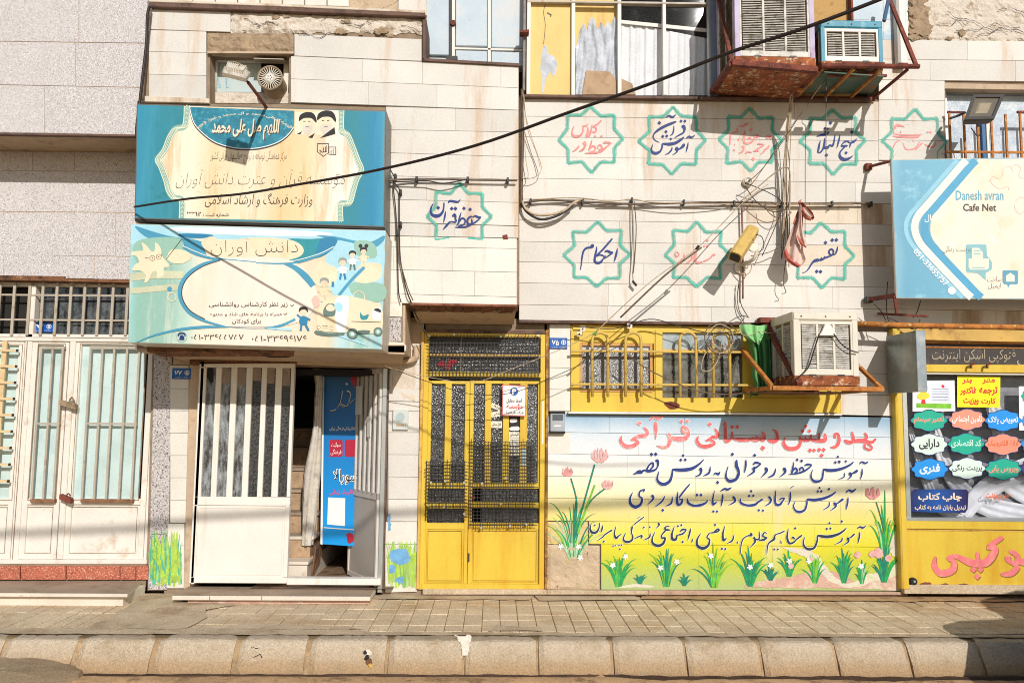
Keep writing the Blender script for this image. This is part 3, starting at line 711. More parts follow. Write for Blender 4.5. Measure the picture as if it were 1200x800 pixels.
# sill course of red granite and the marble step
rb = MB().pp([(-110,660),(173,660),(173,692),(-110,692)], YWL+0.03, 0.3).build('plinth', m_back, LB)
for a, b in ((-110,-30),(-29,23),(24.5,76.5),(78,140),(141,158.5),(159.5,173)):
    MB().pp([(a,663.2),(b,663),(b,679),(a,679)], YWL+random.uniform(-.003,.003), 0.04, 0.003).build('red_tile', m_red, rb)
st = thing('doorstep', (-4.8, 7.3, 0), 'long marble doorstep below the white metal shop doors', 'step')
mb = MB(); 
z1, zt = 0.088, 0.118
a = [Vector((-7,7.10,zt)), Vector((G(152,694,zt).x,7.10,zt)), Vector((G(173,677,zt).x+0.01,7.60,zt)), Vector((-7,7.60,zt))]
mb.hexa([v+Vector((0,0,-0.028)) for v in a], a); mb.build('tread', m_mar, st)
mb = MB(); mb.add([v+Vector((0,0.006 if i<2 else 0,0.0015)) for i, v in enumerate(a)], [[0,1,2,3]]); mb.build('dusty_top', m_mart, st)
xe = a[1].x - 0.06
for x0, x1 in ((-7,-5.55), (-5.545,-4.25),(-4.245,xe)):
    MB().box((x0, 7.165, 0), (x1-0.003, 7.60, z1), 0.002).build('riser', m_mar, st)
# granite jamb between the two houses
jp = backing(LB, [(179,402),(205,402),(198,692),(171,692)], YWL+0.03, 0.25, m_back, 'pilaster')
MB().pp([(180.5,412),(201.5,412),(197.4,625),(175.4,625)], YWL, 0.03, 0.004).build('granite_panel', m_gran2, jp)
MB().pp([(175.2,625.8),(197.3,625.8),(195,691),(173.2,691)], YWL, 0.03, 0.004).build('granite_panel', m_gran2, jp)

# ================================================================== MAIN BUILDING
H = thing('building', (1.0, 7.7, 0), 'cream stone-faced house with painted mural, yellow door and blue signs', 'building')
YU, YR, YL = 7.08, 7.55, 7.62
# closed dark shell added behind all openings to block sky light from the back
sh = MB(); 
def shell(x0, x1, z0, z1, y0, y1, nm='interior_shell', m=m_int, par=None):
    mb = MB(); P = [Vector((x0,y0,z0)),Vector((x1,y0,z0)),Vector((x1,y1,z0)),Vector((x0,y1,z0)),Vector((x0,y0,z1)),Vector((x1,y0,z1)),Vector((x1,y1,z1)),Vector((x0,y1,z1))]
    mb.add(P, [[0,1,2,3],[4,7,6,5],[0,3,7,4],[1,5,6,2],[2,6,7,3]]); return mb.build(nm, m, par or H)
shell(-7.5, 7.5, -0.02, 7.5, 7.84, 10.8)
# --- upper left block
U = MB()
for q in ([(162,8),(246,11),(246,412),(158,408)], [(339,14),(497,20),(497,357),(472,356),(472,412),(339,412)], [(246,11),(339,14),(339,62),(246,62)],
          [(246,122),(339,122),(339,412),(246,412)], [(497,71),(608,77),(608,357),(497,357)]):
    U.pp(q, YU+0.022, 0.52 if q[0][0] != 497 else 0.5)
U = U.build('upper_left_wall', m_back, H)
MB().pp([(160,412),(475,414),(475,300),(160,300)], YU+0.03, 0.5).build('block_core', m_plas, U)
# coping
MB().pp([(174,2.5),(330,8),(498,15.8),(498,19.8),(330,13.5),(174,8)], YU-0.05, 0.5, 0.006).build('coping', m_brn, U)
MB().pp([(174,-1),(330,4.8),(498,12.5),(498,15.6),(330,7.8),(174,2.3)], YU-0.03, 0.45, 0.004).build('coping_top', m_stone3, U)
MB().pp([(495,19),(499,18),(499,69),(495,70)], YU-0.02, 0.45, 0.004).build('coping', m_brn, U)
MB().pp([(495,68),(609,74.2),(609,77.6),(495,71.5)], YU-0.02, 0.45, 0.003).build('coping', m_brn, U)
# rows
slabs(U, [(8.5,11.5),(34.5,37.8),], 175, 270, YU, m_stone, joints={0:[]}, seed=3)
slabs(U, [(35.2,37),(60.5,62.2),(87.2,88.8),(115.6,117.6)], 174.5, 241.5, YU, m_stone, joints={0:[],1:[],2:[]}, seed=3)
slabs(U, [(39.8,46),(65.6,71.8)], 345, 494, YU, m_stone, joints={0:[]}, seed=5)
slabs(U, [(65.8,77.4),(92.6,103.2),(120,129.2)], 341, 607.5, YU, m_stone, joints={0:[425,495,587], 1:[432,512]}, seed=6)
slabs(U, [(125,129.4),(152,155),(179,184),(206,210.6),(233.6,237.4),(260.4,264.6)], 452.5, 607.5, YU, m_stone, joints={0:[534],1:[],2:[525],3:[500],4:[533]}, seed=8)
slabs(U, [(260.8,265),(276,279)], 452.5, 607.5, YU, m_stone, joints={0:[533]}, seed=8)
slabs(U, [(276.4,279.4),(288.8,291.5),(315.8,319),(344,348),(355,357)], 452.5, 605.5, YU-0.004, m_stone2, joints={0:[],1:[461,530],2:[485,518,556],3:[519]}, seed=9)
slabs(U, [(317,317),(345,345),(371,371.4)], 453, 471, YU-0.002, m_stone2, joints={0:[],1:[]}, seed=9)
MB().pp([(452,399.6),(474,401),(474,413),(452,413)], YU+0.004, 0.03, 0.002).build('plaster_band', m_plas, U)
MB().pp([(453,372),(470,372),(470,400),(453,400)], YU, 0.03, 0.004).build('granite_panel', m_gran2, U)
MB().pp([(160,112),(245,115.5),(245,121),(160,119)], YU-0.012, 0.03, 0.004).build('ledge', m_stone3, U)
rubble(U, 271, 12.5, 495, 40, YU+0.004, m_rough, 0.016, seed=4)
rubble(U, 271, 12.5, 345, 38.5, YU, m_rough, 0.012, seed=6)
MB().pp([(243.5,38.5),(344,40.5),(344,62.3),(243,60.5)], YU-0.008, 0.03, 0.004).build('lintel', m_lint, U)
rubble(U, 243.5, 39.5, 344, 61.5, YU-0.016, m_lint, 0.02, name='lintel_face', seed=12, ragged=0.8)
def crack(par, x, y, Y, n=14, dx=4.0, dy=2.2, seed=1, w=0.7, m=None):
    r = random.Random(seed); P = [(x, y)]; a = r.uniform(-.5, .5)
    for i in range(n):
        a = a*0.6 + r.uniform(-.9, .9); x += dx*r.uniform(.5, 1.2)*cos(a*.8); y += dy*sin(a*1.6); P.append((x, y))
    MB().ribbon(P, [w*r.uniform(.4, 1.5) for _ in P], Y).build('crack', m or m_print, par)
for i, (x, y, n_) in enumerate([(349,38,12),(398,26,12),(430,24,16),(470,30,8),(360,18,10),(376,24,8),(286,22,9),(300,32,9)]): crack(U, x, y, YU-0.012, n_, seed=40+i)
def patch(par, cx, cy, rx, ry, Y, m, seed):
    r = random.Random(seed); P = [(cx+rx*cos(2*pi*k/22)*r.uniform(.6,1.15), cy+ry*sin(2*pi*k/22)*r.uniform(.5,1.15)) for k in range(22)]
    MB().fp(P, Y).build('missing_render', m, par)
for i, (cx, cy, rx, ry) in enumerate([(323,20,5,3),(336,19,5,2.5),(405,25,7,2.5),(400,37,9,3.5),(448,36,10,5),(423,39,3,3),(457,41,6,1.5)]): patch(U, cx, cy, rx, ry, YU-0.0105-0.0003*i, m_lint, i)
# broken marble profile under the corner of the block
MB().pp([(452,400.5),(473,401.5),(476,405),(475.5,410),(472,415.5),(452,415.5)], YU-0.03, 0.10).build('cornice_stub', m_stone2, U)
MB().tube([W(453,409,YU-0.03), W(474,409.5,YU-0.03)], 0.03, 10).build('cornice_roll', m_stone2, U, smooth=True)
# soffit over the passage, sloping down to the back
mb = MB(); 
def P4(l): return [W(x, y, Y) for x, y, Y in l]
mb.hexa(P4([(163,404,7.0),(474,413,7.0),(470,431,7.66),(222,425.5,7.66)]), P4([(163,398,7.0),(474,404,7.0),(470,402,7.66),(222,402,7.66)]))
mb.build('soffit', m_plas, U)
mb = MB(); mb.hexa(P4([(172,412,7.0),(345,411,7.0),(344,417.5,7.12),(190,418,7.12)]), P4([(172,405,7.0),(345,405,7.0),(344,405,7.12),(190,405,7.12)])); mb.build('edge_board', m_rot, U)
mb = MB(); mb.hexa(P4([(345,411,7.0),(474,415,7.0),(470,420,7.12),(344,416.5,7.12)]), P4([(345,405,7.0),(474,405,7.0),(470,405,7.12),(344,405,7.12)])); mb.build('edge_board', m_plas, U)
MB().pp([(222,421.5),(348,421),(348,426),(222,427)], 7.50, 0.1, 0.004).build('head_board', m_rot, U)
MB().pp([(348,421),(470,424),(470,431),(348,426.5)], 7.50, 0.1, 0.004).build('head_board', m_plas, U)
for k in range(7):
    p0 = (300+k*5, 414.5+random.uniform(0,2)); 
MB().tube([W(x,y,7.2) for x,y in smooth_pts([(308,415),(322,412.5),(345,414.5),(338,418),(316,418),(309,416),(328,416.5)],3)], 0.006).build('iron_scroll', m_dark, U)
# soffit over the yellow door: rotten boards then a beam
mb = MB(); mb.pp([(480,354.5),(606,356.8),(606,359.5),(481,357.5)], YU-0.016, 0.2, 0.003); mb.build('edge_board', mat('red_brown_board', hx('8f5a40'), 0.8, var=0.2, vs=9, stain=hx('5d3a28'), st=0.5, ss=12), U)
for i in range(6):
    x0 = 481+i*20.6
    MB().hexa(P4([(x0,358,YU),(x0+20,358.3,YU),(x0+18+ (3-i)*0.8,364+random.uniform(0,3),7.28),(x0+2+(3-i)*0.8,364+random.uniform(0,3),7.28)]),
              P4([(x0,355,YU),(x0+20,355,YU),(x0+18,356,7.28),(x0+2,356,7.28)])).build('soffit_board', m_rot, U)
mb = MB(); mb.hexa(P4([(484,366,7.28),(604,367,7.28),(602,380.5,7.6),(489,379,7.6)]), P4([(484,355,7.28),(604,355,7.28),(602,360,7.6),(489,360,7.6)])); mb.build('soffit', m_plas, U)
# --- small window with fan
N1 = MB().frame(247, 66, 338, 121, 0.05, YU+0.17, 0.04, 0.003).build('small_window', m_whiter, H)
MB().pp([(246,63),(339,63),(339,121),(246,121)], YU+0.24, 0.02).build('pane', m_int, N1)
MB().pp([(250,70),(306,71),(306,108),(250,108)], YU+0.215, 0.006).build('paper_sheet', mat('pale_paper', hx('b9c6c4'), 0.7, var=0.05, vs=5), N1)
text('کلاس حفظ', None, YU+0.213, mat('faded_blue_print', hx('5ba3bd'), 0.7), N1, quad=[(259,74),(259,104),(255,104),(255,74)], bold=0.0)
text('آموزش', None, YU+0.213, MATS['faded_blue_print'], N1, quad=[(268,82),(268,104),(264,104),(264,82)], bold=0.0)
MB().pp([(247,108),(338,109),(338,121.5),(247,121)], YU+0.165, 0.05, 0.003).build('sill', m_rough, N1)
for q in ([(246,63),(246,121),(252,121),(252,66)],):
    mb = MB(); mb.add(P4([(243,62,YU+.02),(243,121,YU+.02),(252,118,YU+.22),(252,66,YU+.22)]), [[0,1,2,3]]); mb.build('reveal', m_rough, N1)
mb = MB(); mb.hexa(P4([(243,62.4,YU-.02),(344,63,YU-.02),(338,72,YU+.22),(250,70,YU+.22)]), P4([(243,60,YU-.02),(344,60.6,YU-.02),(338,60,YU+.22),(250,60,YU+.22)])); mb.build('head_reveal', m_plas, N1)

# --- upper storey behind the coping (pale blue sheet doors) and top-left parapet
UP = MB().pp([(168,-150),(500,-150),(500,75),(168,40)], 7.62, 0.2).build('upper_storey_wall', m_plas, H)
for i in range(9):
    x = 305+ i*26.2 - 5*26.2
    if x > 170: MB().pp([(x,-6),(x+25,-5.4),(x+25,lin(x+25,300,467,4.8,9.6)),(x,lin(x,300,467,4.6,9.4))], 7.55, 0.05, 0.004).build('parapet_block', m_stone2, UP)
MB().pp([(170,-8),(290,-5),(290,3.5),(170,1)], 7.56, 0.05).build('stained_band', m_rot, UP)
MB().pp([(467,-10),(500,-10),(500,18),(467,12)], 7.58, 0.04).build('stone_slab', m_stone, UP)
G1 = MB().pp([(497,-150),(620,-150),(620,80),(497,76)], 7.66, 0.1).build('sheet_metal_door', m_pale, H)
for q in ([(499,-80),(526.5,-80),(526.5,65),(499,64)], [(534,-80),(571,-80),(571,54.5),(534,53.5)], [(576,-80),(616,-80),(616,57),(576,55.5)], [(534,58),(571,59),(571,74),(534,72)], [(576,60),(616,61),(616,78),(576,74)]):
    MB().pp(q, 7.625, 0.03, 0.006).build('sheet_panel', m_pale, G1)
MB().pp([(526.5,-80),(529,-80),(529,66),(526.5,66)], 7.60, 0.06).build('door_gap', m_dark, G1)
MB().pp([(529.4,-80),(533,-80),(533,66),(529.4,66)], 7.605, 0.05, 0.003).build('stile', m_white, G1)
MB().pp([(571.4,-80),(575.4,-80),(575.4,76),(571.4,76)], 7.61, 0.05, 0.004).build('stile', m_white, G1)
MB().pp([(530,55.4),(616,57.6),(616,60),(530,57.6)], 7.61, 0.04, 0.003).build('rail', m_white, G1)
MB().disc(W(531,26.5,7.58), 0.028, 0.05, 10).build('hinge', m_rust, G1)
MB().pp([(522.5,65.5),(536,65.5),(536,70.5),(522.5,70)], 7.5, 0.12, 0.004).build('threshold_block', m_dark, G1)
MB().rect(613.2, -60, 616.2, 106, 7.5, 0.1, 0.003).build('door_post', mat('weathered_post', hx('8f857b'), 0.7, var=0.2, vs=8, stain=hx('6b4530'), st=0.58, ss=9), G1)
MB().pp([(609,36),(620,34.5),(620,37.5),(609,38)], 7.42, 0.1).build('hinge', m_rust, G1)

# --- right upper wall
RW = MB()
for q in ([(608,112),(1108,118),(1108,379),(608,375)], [(1030,-150),(1108,-150),(1108,118),(1030,117)], [(1108,-150),(1310,-150),(1310,99),(1108,98)], [(1108,186),(1310,188),(1310,381),(1108,379)]):
    RW.pp(q, YR+0.02, 0.25)
RW = RW.build('upper_right_wall', m_back, H)
s_ = 0.0122
def row(y, xa, xb, x0=620, s=s_): return (y+(xa-x0)*s, y+(xb-x0)*s)
ry = [114.2,136.4,160.4,183.6,209,233.6,258,283,307,331.6,357,375]
def mf(cx, cy):
    if 885 < cx < 1010 and cy > 235: return m_stone3 if (int(cx+cy) % 3) else m_stone
    if cx > 1000: return m_stone3 if int(cx*7+cy) % 3 == 0 else m_stone
    return m_stone
slabs(RW, [row(y, 608.5, 1029.6) for y in ry[:4]]+[(183.5,188.6)], 608.5, 1029.6, YR, m_stone, L=(82,150), seed=21, mfun=mf, gap=0.4)
slabs(RW, [(183.6,192.2)]+[row(y, 608.5, 1310) for y in ry[4:]], 608.5, 1310, YR, m_stone, L=(82,150), seed=22, mfun=mf, gap=0.4)
slabs(RW, [row(y, 1000, 1107.5) for y in ry[:4]], 1060, 1107.5, YR-0.0015, m_stone, joints={0:[],1:[],2:[]}, seed=22, skip=lambda a, b, y: True)
slabs(RW, [(46.5,49.5),(69.5,72.5),(93.5,97.2)], 1034, 1310, YR, m_stone, L=(80,110), seed=23, joints={0:[1051,1134],1:[1051,1090,1190]})
slabs(RW, [(93.5,94.6),(116.9,118.2),(141.2,142.4),(164,165),(187.6,189)], 1030, 1107, YR-0.0022, m_stone, joints={0:[1046],1:[1064],2:[1050],3:[]}, seed=24)
slabs(RW, [(-60,-60),(-14,-14),(23,24),(46.3,47.3)], 1000, 1064, YR, mat('blue_daubed_stone', hx('d3d6d4'), 0.6, var=0.08, vs=4, stain=hx('8fb6d0'), st=0.5, ss=5), joints={0:[],1:[1035],2:[1035]}, seed=25)
rubble(RW, 1064, -60, 1310, 48.5, YR+0.008, m_rough, 0.016, seed=31, n=4)
rubble(RW, 1066, -40, 1090, 47, YR-0.004, m_lint, 0.03, seed=33, n=4, name='bare_cement')
for i, (x, y, n_) in enumerate([(1130,22,16),(1120,36,10),(1158,30,12),(1170,12,12),(1110,14,12),(1145,42,12),(1185,36,8),(1100,27,10)]): crack(RW, x, y, YR-0.012, n_, seed=60+i)
for i, (cx, cy, rx, ry) in enumerate([(1076,12,12,14),(1080,34,14,12),(1072,44,8,4),(1128,38,4,6),(1113,45,6,2)]): patch(RW, cx, cy, rx, ry, YR-0.0105-0.0003*i, m_lint, 20+i)
MB().rect(1051.5, -60, 1062.5, 76, YR-0.1, 0.09, 0.02).build('downpipe', m_white, RW)
# underside drip and pipe along the bottom of the right wall
MB().pp([(608,375.2),(880,378),(880,381),(608,378)], YR-0.012, 0.12, 0.004).build('drip_edge', m_brn, RW)
# --- upper windows
UW = MB().rect(617.5,-60,622,110.5,YR+0.03,0.06,0.004).build('upper_window', m_white, H)
for x0, x1 in ((669.8,674.2),(723.8,728.2),(776.6,780.6),(830,833)):
    MB().rect(x0,-60,x1,111.5,YR+0.03,0.06,0.004).build('mullion', m_white, UW)
MB().rect(832,-60,840.5,112,YR-0.02,0.12,0.004).build('mullion', mat('blue_grey_post', hx('8d95a4'), 0.5, var=0.06, vs=5), UW)
MB().pp([(618,0.2),(840,3.2),(840,5.6),(618,2.6)], YR+0.025, 0.06, 0.002).build('transom_bar', m_bars, UW)
MB().pp([(612,110.4),(846,113.4),(1022,115.4),(1022,118.6),(846,116.6),(612,113.4)], YR-0.06, 0.2, 0.003).build('sill', m_brn, UW)
MB().rect(622,-60,670,111,YR+0.075,0.01).build('board', m_board, UW)
MB().rect(674,-60,724,111,YR+0.12,0.01).build('board', m_board, UW)
mb = MB(); rag = [(674,111),(674,52),(679,24),(683,33),(687,27),(690,40),(693,22),(697,29),(701,18),(704,30),(708,17),(712,24),(716,15),(720,24),(724,12),(724,111)]
n0 = len(rag)
def sheet(x0, x1, ytop, ybot, Y, m, par, fold=2.2, amp=0.02, name='curtain', seed=1, nx=60, ny=14, wob=0.3):
    r = random.Random(seed); mb = MB(); vs = []
    ph = [r.uniform(0, 6) for _ in range(4)]
    for j in range(ny+1):
        for i in range(nx+1):
            u = i/nx; v = j/ny; x = x0+(x1-x0)*u
            yt = ytop(x) if callable(ytop) else ytop
            y = yt+(ybot-yt)*v
            d = amp*(sin(x/fold*2+ph[0]+wob*sin(v*5+ph[2]))+0.6*sin(x/fold*3.3+ph[1]+v*wob*4))
            vs.append(W(x, y, Y+d))
    mb.add(vs, [[j*(nx+1)+i, (j+1)*(nx+1)+i, (j+1)*(nx+1)+i+1, j*(nx+1)+i+1] for j in range(ny) for i in range(nx)])
    return mb.build(name, m, par, smooth=True)
rr = random.Random(3)
tops = {k: rr.uniform(16, 36) for k in range(660, 740, 4)}
def ragtop(x):
    k = int(x//4)*4; t = (x-k)/4; a = tops.get(k, 25); b = tops.get(k+4, 25); return a+(b-a)*t + (52-24)*max(0, (690-x)/16)
sheet(674.5, 723.8, ragtop, 111, YR+0.10, m_silv, UW, fold=4, amp=0.009, name='crumpled_curtain', seed=4, nx=50, ny=26, wob=2.2)
MB().pp([(687,82.5),(715,84),(723,95),(723.5,111),(682,111)], YR+0.078, 0.02, 0.002).build('cardboard', m_card, UW)
MB().pp([(728,92),(741,98),(745,111),(728,111)], YR+0.082, 0.02, 0.002).build('cardboard', m_card, UW)
sheet(727, 832, lambda x: 25+(x-727)*0.2, 112, YR+0.16, m_curt, UW, fold=3.0, amp=0.006, name='curtain', seed=7, nx=130, ny=10)
MB().pp([(727,23.5),(832,34),(832,38),(727,27.5)], YR+0.13, 0.01).build('curtain_rail', m_white, UW)
for a, b in ((728.2,776.6),(780.6,830)): MB().rect(a,-60,b,111.4,YR+0.06,0.006).build('pane', m_gls_cl, UW)
# tear in the yellowed board
mb = MB().fp([(637,52),(640.5,55),(643,64),(649,66),(653,74),(652,84),(648.5,91),(645,84),(641,90),(638.5,96),(637.5,109),(634.5,109),(635.5,90),(633,82),(634.5,66)], YR+0.0735); mb.build('torn_patch', m_silv, UW)
mb = MB(); mb.ribbon(smooth_pts([(640,4),(637,14),(639,30),(637,52)],3), 0.7, YR+0.0732); mb.ribbon([(641,15),(646,18),(645,20)], 1.4, YR+0.0732); mb.build('crack', m_print, UW)
# panel behind the coolers
MB().pp([(840,-60),(1000,-60),(1000,114),(840,112)], YR+0.06, 0.1).build('boarded_window', mat('ochre_board', hx('c39a5c'), 0.8, var=0.12, vs=5, stain=hx('8a6a44'), st=0.5, ss=5), H)
MB().pp([(998.5,-60),(1035,-60),(1035,24),(998.5,23)], YR+0.0, 0.05, 0.003).build('pale_pane', m_pale, H)
MB().rect(996.6,-60,999,24,YR-0.01,0.06).build('window_post', m_rust, H)

# right barred window
BW = MB().frame(1107.5,98,1300,190,0.03,YR+0.10,0.04,0.002).build('barred_window', m_alu, H)
MB().pp([(1107,97.5),(1310,101),(1310,107),(1107,104)], YR-0.004, 0.12, 0.003).build('head_reveal', m_plas, BW)
MB().pp([(1108,108),(1310,109),(1310,112),(1108,110)], YR+0.09, 0.05, 0.003).build('head_rail', m_galv, BW)
MB().rect(1109,108,1300,189,YR+0.13,0.006).build('pane', glass('patterned_glass', (0.8,0.85,0.9), 0.3, 0.4, rip=0.7, rs=130, opac=0.94, opc=(0.42,0.50,0.58), dirt=0.5, dc=(0.78,0.8,0.8)), BW)
MB().rect(1150.5,110,1155,189,YR+0.10,0.03,0.003).build('mullion', mat('blue_frame', hx('2f6290'), 0.4), BW)
MB().rect(1156,110,1159,189,YR+0.10,0.03,0.003).build('mullion', m_white, BW)
for i, xt in enumerate((1112,1129,1145,1161,1178,1195,1212,1229,1246)):
    t = 131 if i in (0,5,6,7,8) else (132 if i == 1 else 143 if i == 2 else 134)
    MB().bar(W(xt, t, YR-0.06), W(xt+2.5, 186, YR-0.06), 0.018).build('window_bar', m_rust2, BW)
MB().bar(W(1108, 178, YR-0.055), W(1290, 179.5, YR-0.055), 0.02).build('window_bar', m_rust2, BW)
MB().bar(W(1110, 131.5, YR-0.06), W(1130, 132, YR-0.06), 0.018).build('window_bar', m_rust, BW)
MB().bar(W(1192, 131.5, YR-0.06), W(1290, 133, YR-0.06), 0.022).build('window_bar', m_rust, BW)
# ================================================================== GROUND FLOOR OF THE MAIN BUILDING
GW = MB()
for q in ([(200,405),(234,405),(226,700),(192,700)], [(449,404),(499,370),(494,700),(446,700)], [(638,378),(671,380),(671,490),(640,490)],
          [(640,482),(1060,486),(1064,700),(640,700)], [(982,379),(1056,382),(1056,490),(982,488)], [(222,402),(472,402),(472,432),(222,427)], [(490,372),(641,374),(641,391),(490,390)]):
    GW.pp(q, YL+0.025, 0.2)
GW = GW.build('ground_floor_wall', m_back, H)
# pillar with plate 77
slabs(GW, [(428,428),(455,455.4),(481,481.2),(507,507.2),(533.5,533.5),(559.5,559.5),(586,586),(612.5,612.5)], 199.5, 221, YL, m_stone2, joints={i:[] for i in range(7)}, seed=41)
slabs(GW, [(402,402),(427.5,427.6)], 203, 223, YL, m_plas, joints={0:[]}, seed=41)
slabs(GW, [(613,613),(639,639),(689,689)], 195.5, 216, YL, m_stone2, joints={0:[],1:[]}, seed=42, name='painted_slab')
MB().pp([(222,424),(237,424),(227,688),(215,690)], YL-0.01, 0.1, 0.005).build('door_jamb', m_plas, GW)
m_lime = mat('lime_brush_paint', hx('a9c94a'), 0.65, var=0.2, vs=20); m_tgr = mat('teal_brush_paint', hx('58b08a'), 0.65, var=0.2, vs=20); m_skyp = mat('sky_brush_paint', hx('6fa6cf'), 0.65, var=0.15, vs=16)
rq_ = random.Random(77)
for x0, x1, yb0, yt0, cols_, nst in ((176.5,213,687,622,(m_lime,m_tgr,m_greenp,m_lime),150), (455,487,689,634,(m_lime,m_greenp,m_lime,m_greenw),150)):
    mbs_ = [MB() for _ in cols_]
    for i in range(nst):
        x = rq_.uniform(x0, x1); y1 = rq_.uniform(yb0-30, yb0); h = rq_.uniform(18, 62) if y1 > yb0-16 else rq_.uniform(8, 24); y0 = max(yt0, y1-h)
        mbs_[i%4].ribbon(smooth_pts([(x,y1),(x+rq_.uniform(-2,2),(y0+y1)/2),(x+rq_.uniform(-4,4),y0)],3), [2.0,2.6,2.4,2.0,1.6,1.1,0.5], YL-0.002)
    for mb_, m_ in zip(mbs_, cols_): mb_.build('brush_stroke', m_, GW)
for P_ in ([(457,646),(470,643),(478,645),(480,655),(472,662),(463,660),(456,654)], [(455,664),(462,662),(464,669),(457,671)], [(463,678),(471,676),(473,682),(466,683)], [(455,605),(458,603),(458,618),(455,620)]):
    mb = MB().fp([(x+rq_.uniform(-1.5,1.5), y+rq_.uniform(-1.5,1.5)) for x, y in smooth_pts(P_, 4, close=True)], YL-0.0034); mb.build('blue_daub', m_skyp, GW)
# pillar with the intercom
slabs(GW, [(402,402),(427,427),(455,455.2),(481.5,481.7),(506.5,506.5),(532.4,532.6),(558.4,558.7),(584.5,584.7),(610.6,610.8)], 455, 491.5, YL, m_stone, joints={i:[] for i in range(8)}, seed=43, name='stone_slab', jit=0.003)
slabs(GW, [(611,611),(637.2,637.4),(694,693)], 451.5, 488.5, YL, m_stone2, joints={0:[],1:[]}, seed=44, name='painted_slab')
rubble(GW, 456, 404, 490, 480, YL-0.001, m_stone3, 0.006, name='worn_render', seed=5, ragged=0.5)
MB().pp([(455,372),(497,372),(496,404),(455,404)], YL+0.0, 0.03, 0.003).build('plaster_band', m_plas, GW)
mb = MB(); mb.tube(smooth_pts([W(488,405,7.56),W(488,414,7.55),W(486,420,7.55),W(478,423,7.55),W(470,423.5,7.55)],4), 0.028, 10); mb.build('pipe_elbow', m_plas, GW, smooth=True)
# pillar right of the yellow door
slabs(GW, [(380,380.2),(430.6,431),(456,456.4),(481,481.4),(506,506.4),(531.8,532)], 644, 668.5, YL, m_stone2, joints={i:[] for i in range(5)}, seed=45)
MB().pp([(668.5,381),(671,381),(671,484),(668.5,484)], YL-0.004, 0.05, 0.003).build('jamb_trim', m_yel, GW)
slabs(GW, [(388,389),(411,412),(437,438),(462,463),(486,487.5)], 985.5, 1050, YL, m_stone, joints={0:[1010],1:[],2:[1020],3:[]}, seed=46)
# --- mural on its own stone slabs
zz = lambda y: W(850, y, YL).z
m_mural = gradmat('mural_paint', 2, [(zz(690), hx('a8b878')), (zz(660), hx('bcc23c')), (zz(640), hx('d8cc2c')), (zz(622), hx('e0d454')), (zz(600), hx('decf86')), (zz(572), hx('e6dfbd')), (zz(548), hx('e4e1d8')), (zz(528), hx('dddddd')), (zz(508), hx('ccd6dc')), (zz(488), hx('8fafc6'))],
   grain=0.07, rough=0.45, wob=0.07, vs=2.2, stain=hx('d9cfae'), st=0.56, ss=4, stain2=hx('cdc2ad'), st2=0.665, ss2=22)
m_murb = gradmat('mural_paint_worn', 2, [(zz(692), hx('c4a890')), (zz(676), hx('b9b88a')), (zz(660), hx('c0cc4a')), (zz(640), hx('dcd63a'))], rough=0.7, wob=0.12, vs=5, stain=hx('cfc0a8'), st=0.5, ss=5, streak=False, stain2=hx('c98f78'), st2=0.6, ss2=7)
MU = backing(GW.parent, [(640,484),(1058.5,489),(1060,697),(640,697)], YL+0.02, 0.05, m_back, 'mural')
mr = [(484,489),(506,512.6),(531.4,538),(557.4,563),(583.2,588.4),(609.8,615),(636.6,641),(690.5,692)]
slabs(MU, mr[:6], 641, 1058, YL, m_mural, joints={0:[714,802,990],1:[748,801,905,1000],2:[735,860,968],3:[702,815,880,1010],4:[760,905,985]}, seed=51, name='mural_slab', gap=0.4, ch=0.001)
slabs(MU, [lambda x: x] and [mr[5], mr[6]], 641, 1058, YL, m_mural, joints={0:[690,760,858,955]}, seed=52, name='mural_slab', gap=0.5, skip=lambda a,b,c: b < 692)
slabs(MU, [(637,641),(690.5,692)], 704.5, 1058, YL, m_mural, joints={0:[819,905,1048]}, seed=53, name='mural_slab', gap=0.5)
rubble(MU, 641.5, 611, 689.5, 637, YL-0.003, mat('patched_mural', hx('d9c77a'), 0.8, var=0.1, vs=5, grain=0.15, bump=0.4, bs=60, stain=hx('cfae8a'), st=0.48, ss=6), 0.006, seed=61, ragged=0.3, name='patched_corner')
rubble(MU, 641.5, 637.6, 703.5, 691, YL-0.003, mat('bare_cement_patch', hx('cdb596'), 0.95, var=0.12, vs=5, bump=0.8, bs=60, stain=hx('a5ac52'), st=0.55, ss=4, stain2=hx('7d644c'), st2=0.62, ss2=12), 0.012, seed=62, ragged=0.3, name='bare_corner')
MB().pp([(689.6,610),(690.5,610),(690.5,637),(704.4,637.2),(704.4,691),(703.4,691),(703.4,638.2),(689.6,638)], YL-0.006, 0.004).build('patch_edge', m_print, MU)
# worn base of the mural
def blob(name, pts, Y, m, par, k=4, jit=1.2, seed=1):
    r = random.Random(seed); S = smooth_pts(pts, k, close=True); S = [(x+r.uniform(-jit,jit), y+r.uniform(-jit,jit)*0.7) for x, y in S]
    return MB().fp(S, Y).build(name, m, par)
m_worn = mat('worn_pink_base', hx('cfa692'), 0.8, var=0.12, vs=8, bump=0.4, bs=70, stain=hx('d9cdb6'), st=0.5, ss=7, stain2=hx('b98a76'), st2=0.6, ss2=16)
m_wornw = mat('scraped_plaster', hx('ddd2bd'), 0.85, var=0.1, vs=8, bump=0.4, bs=70, stain=hx('c4cc98'), st=0.52, ss=8, stain2=hx('b5a58c'), st2=0.63, ss2=20)
blob('worn_patch', [(880,684),(900,679),(925,676),(945,670),(962,668),(985,672),(1000,680),(1010,689),(960,688.6),(900,688.2),(874,688)], YL-0.0042, m_worn, MU, seed=3)
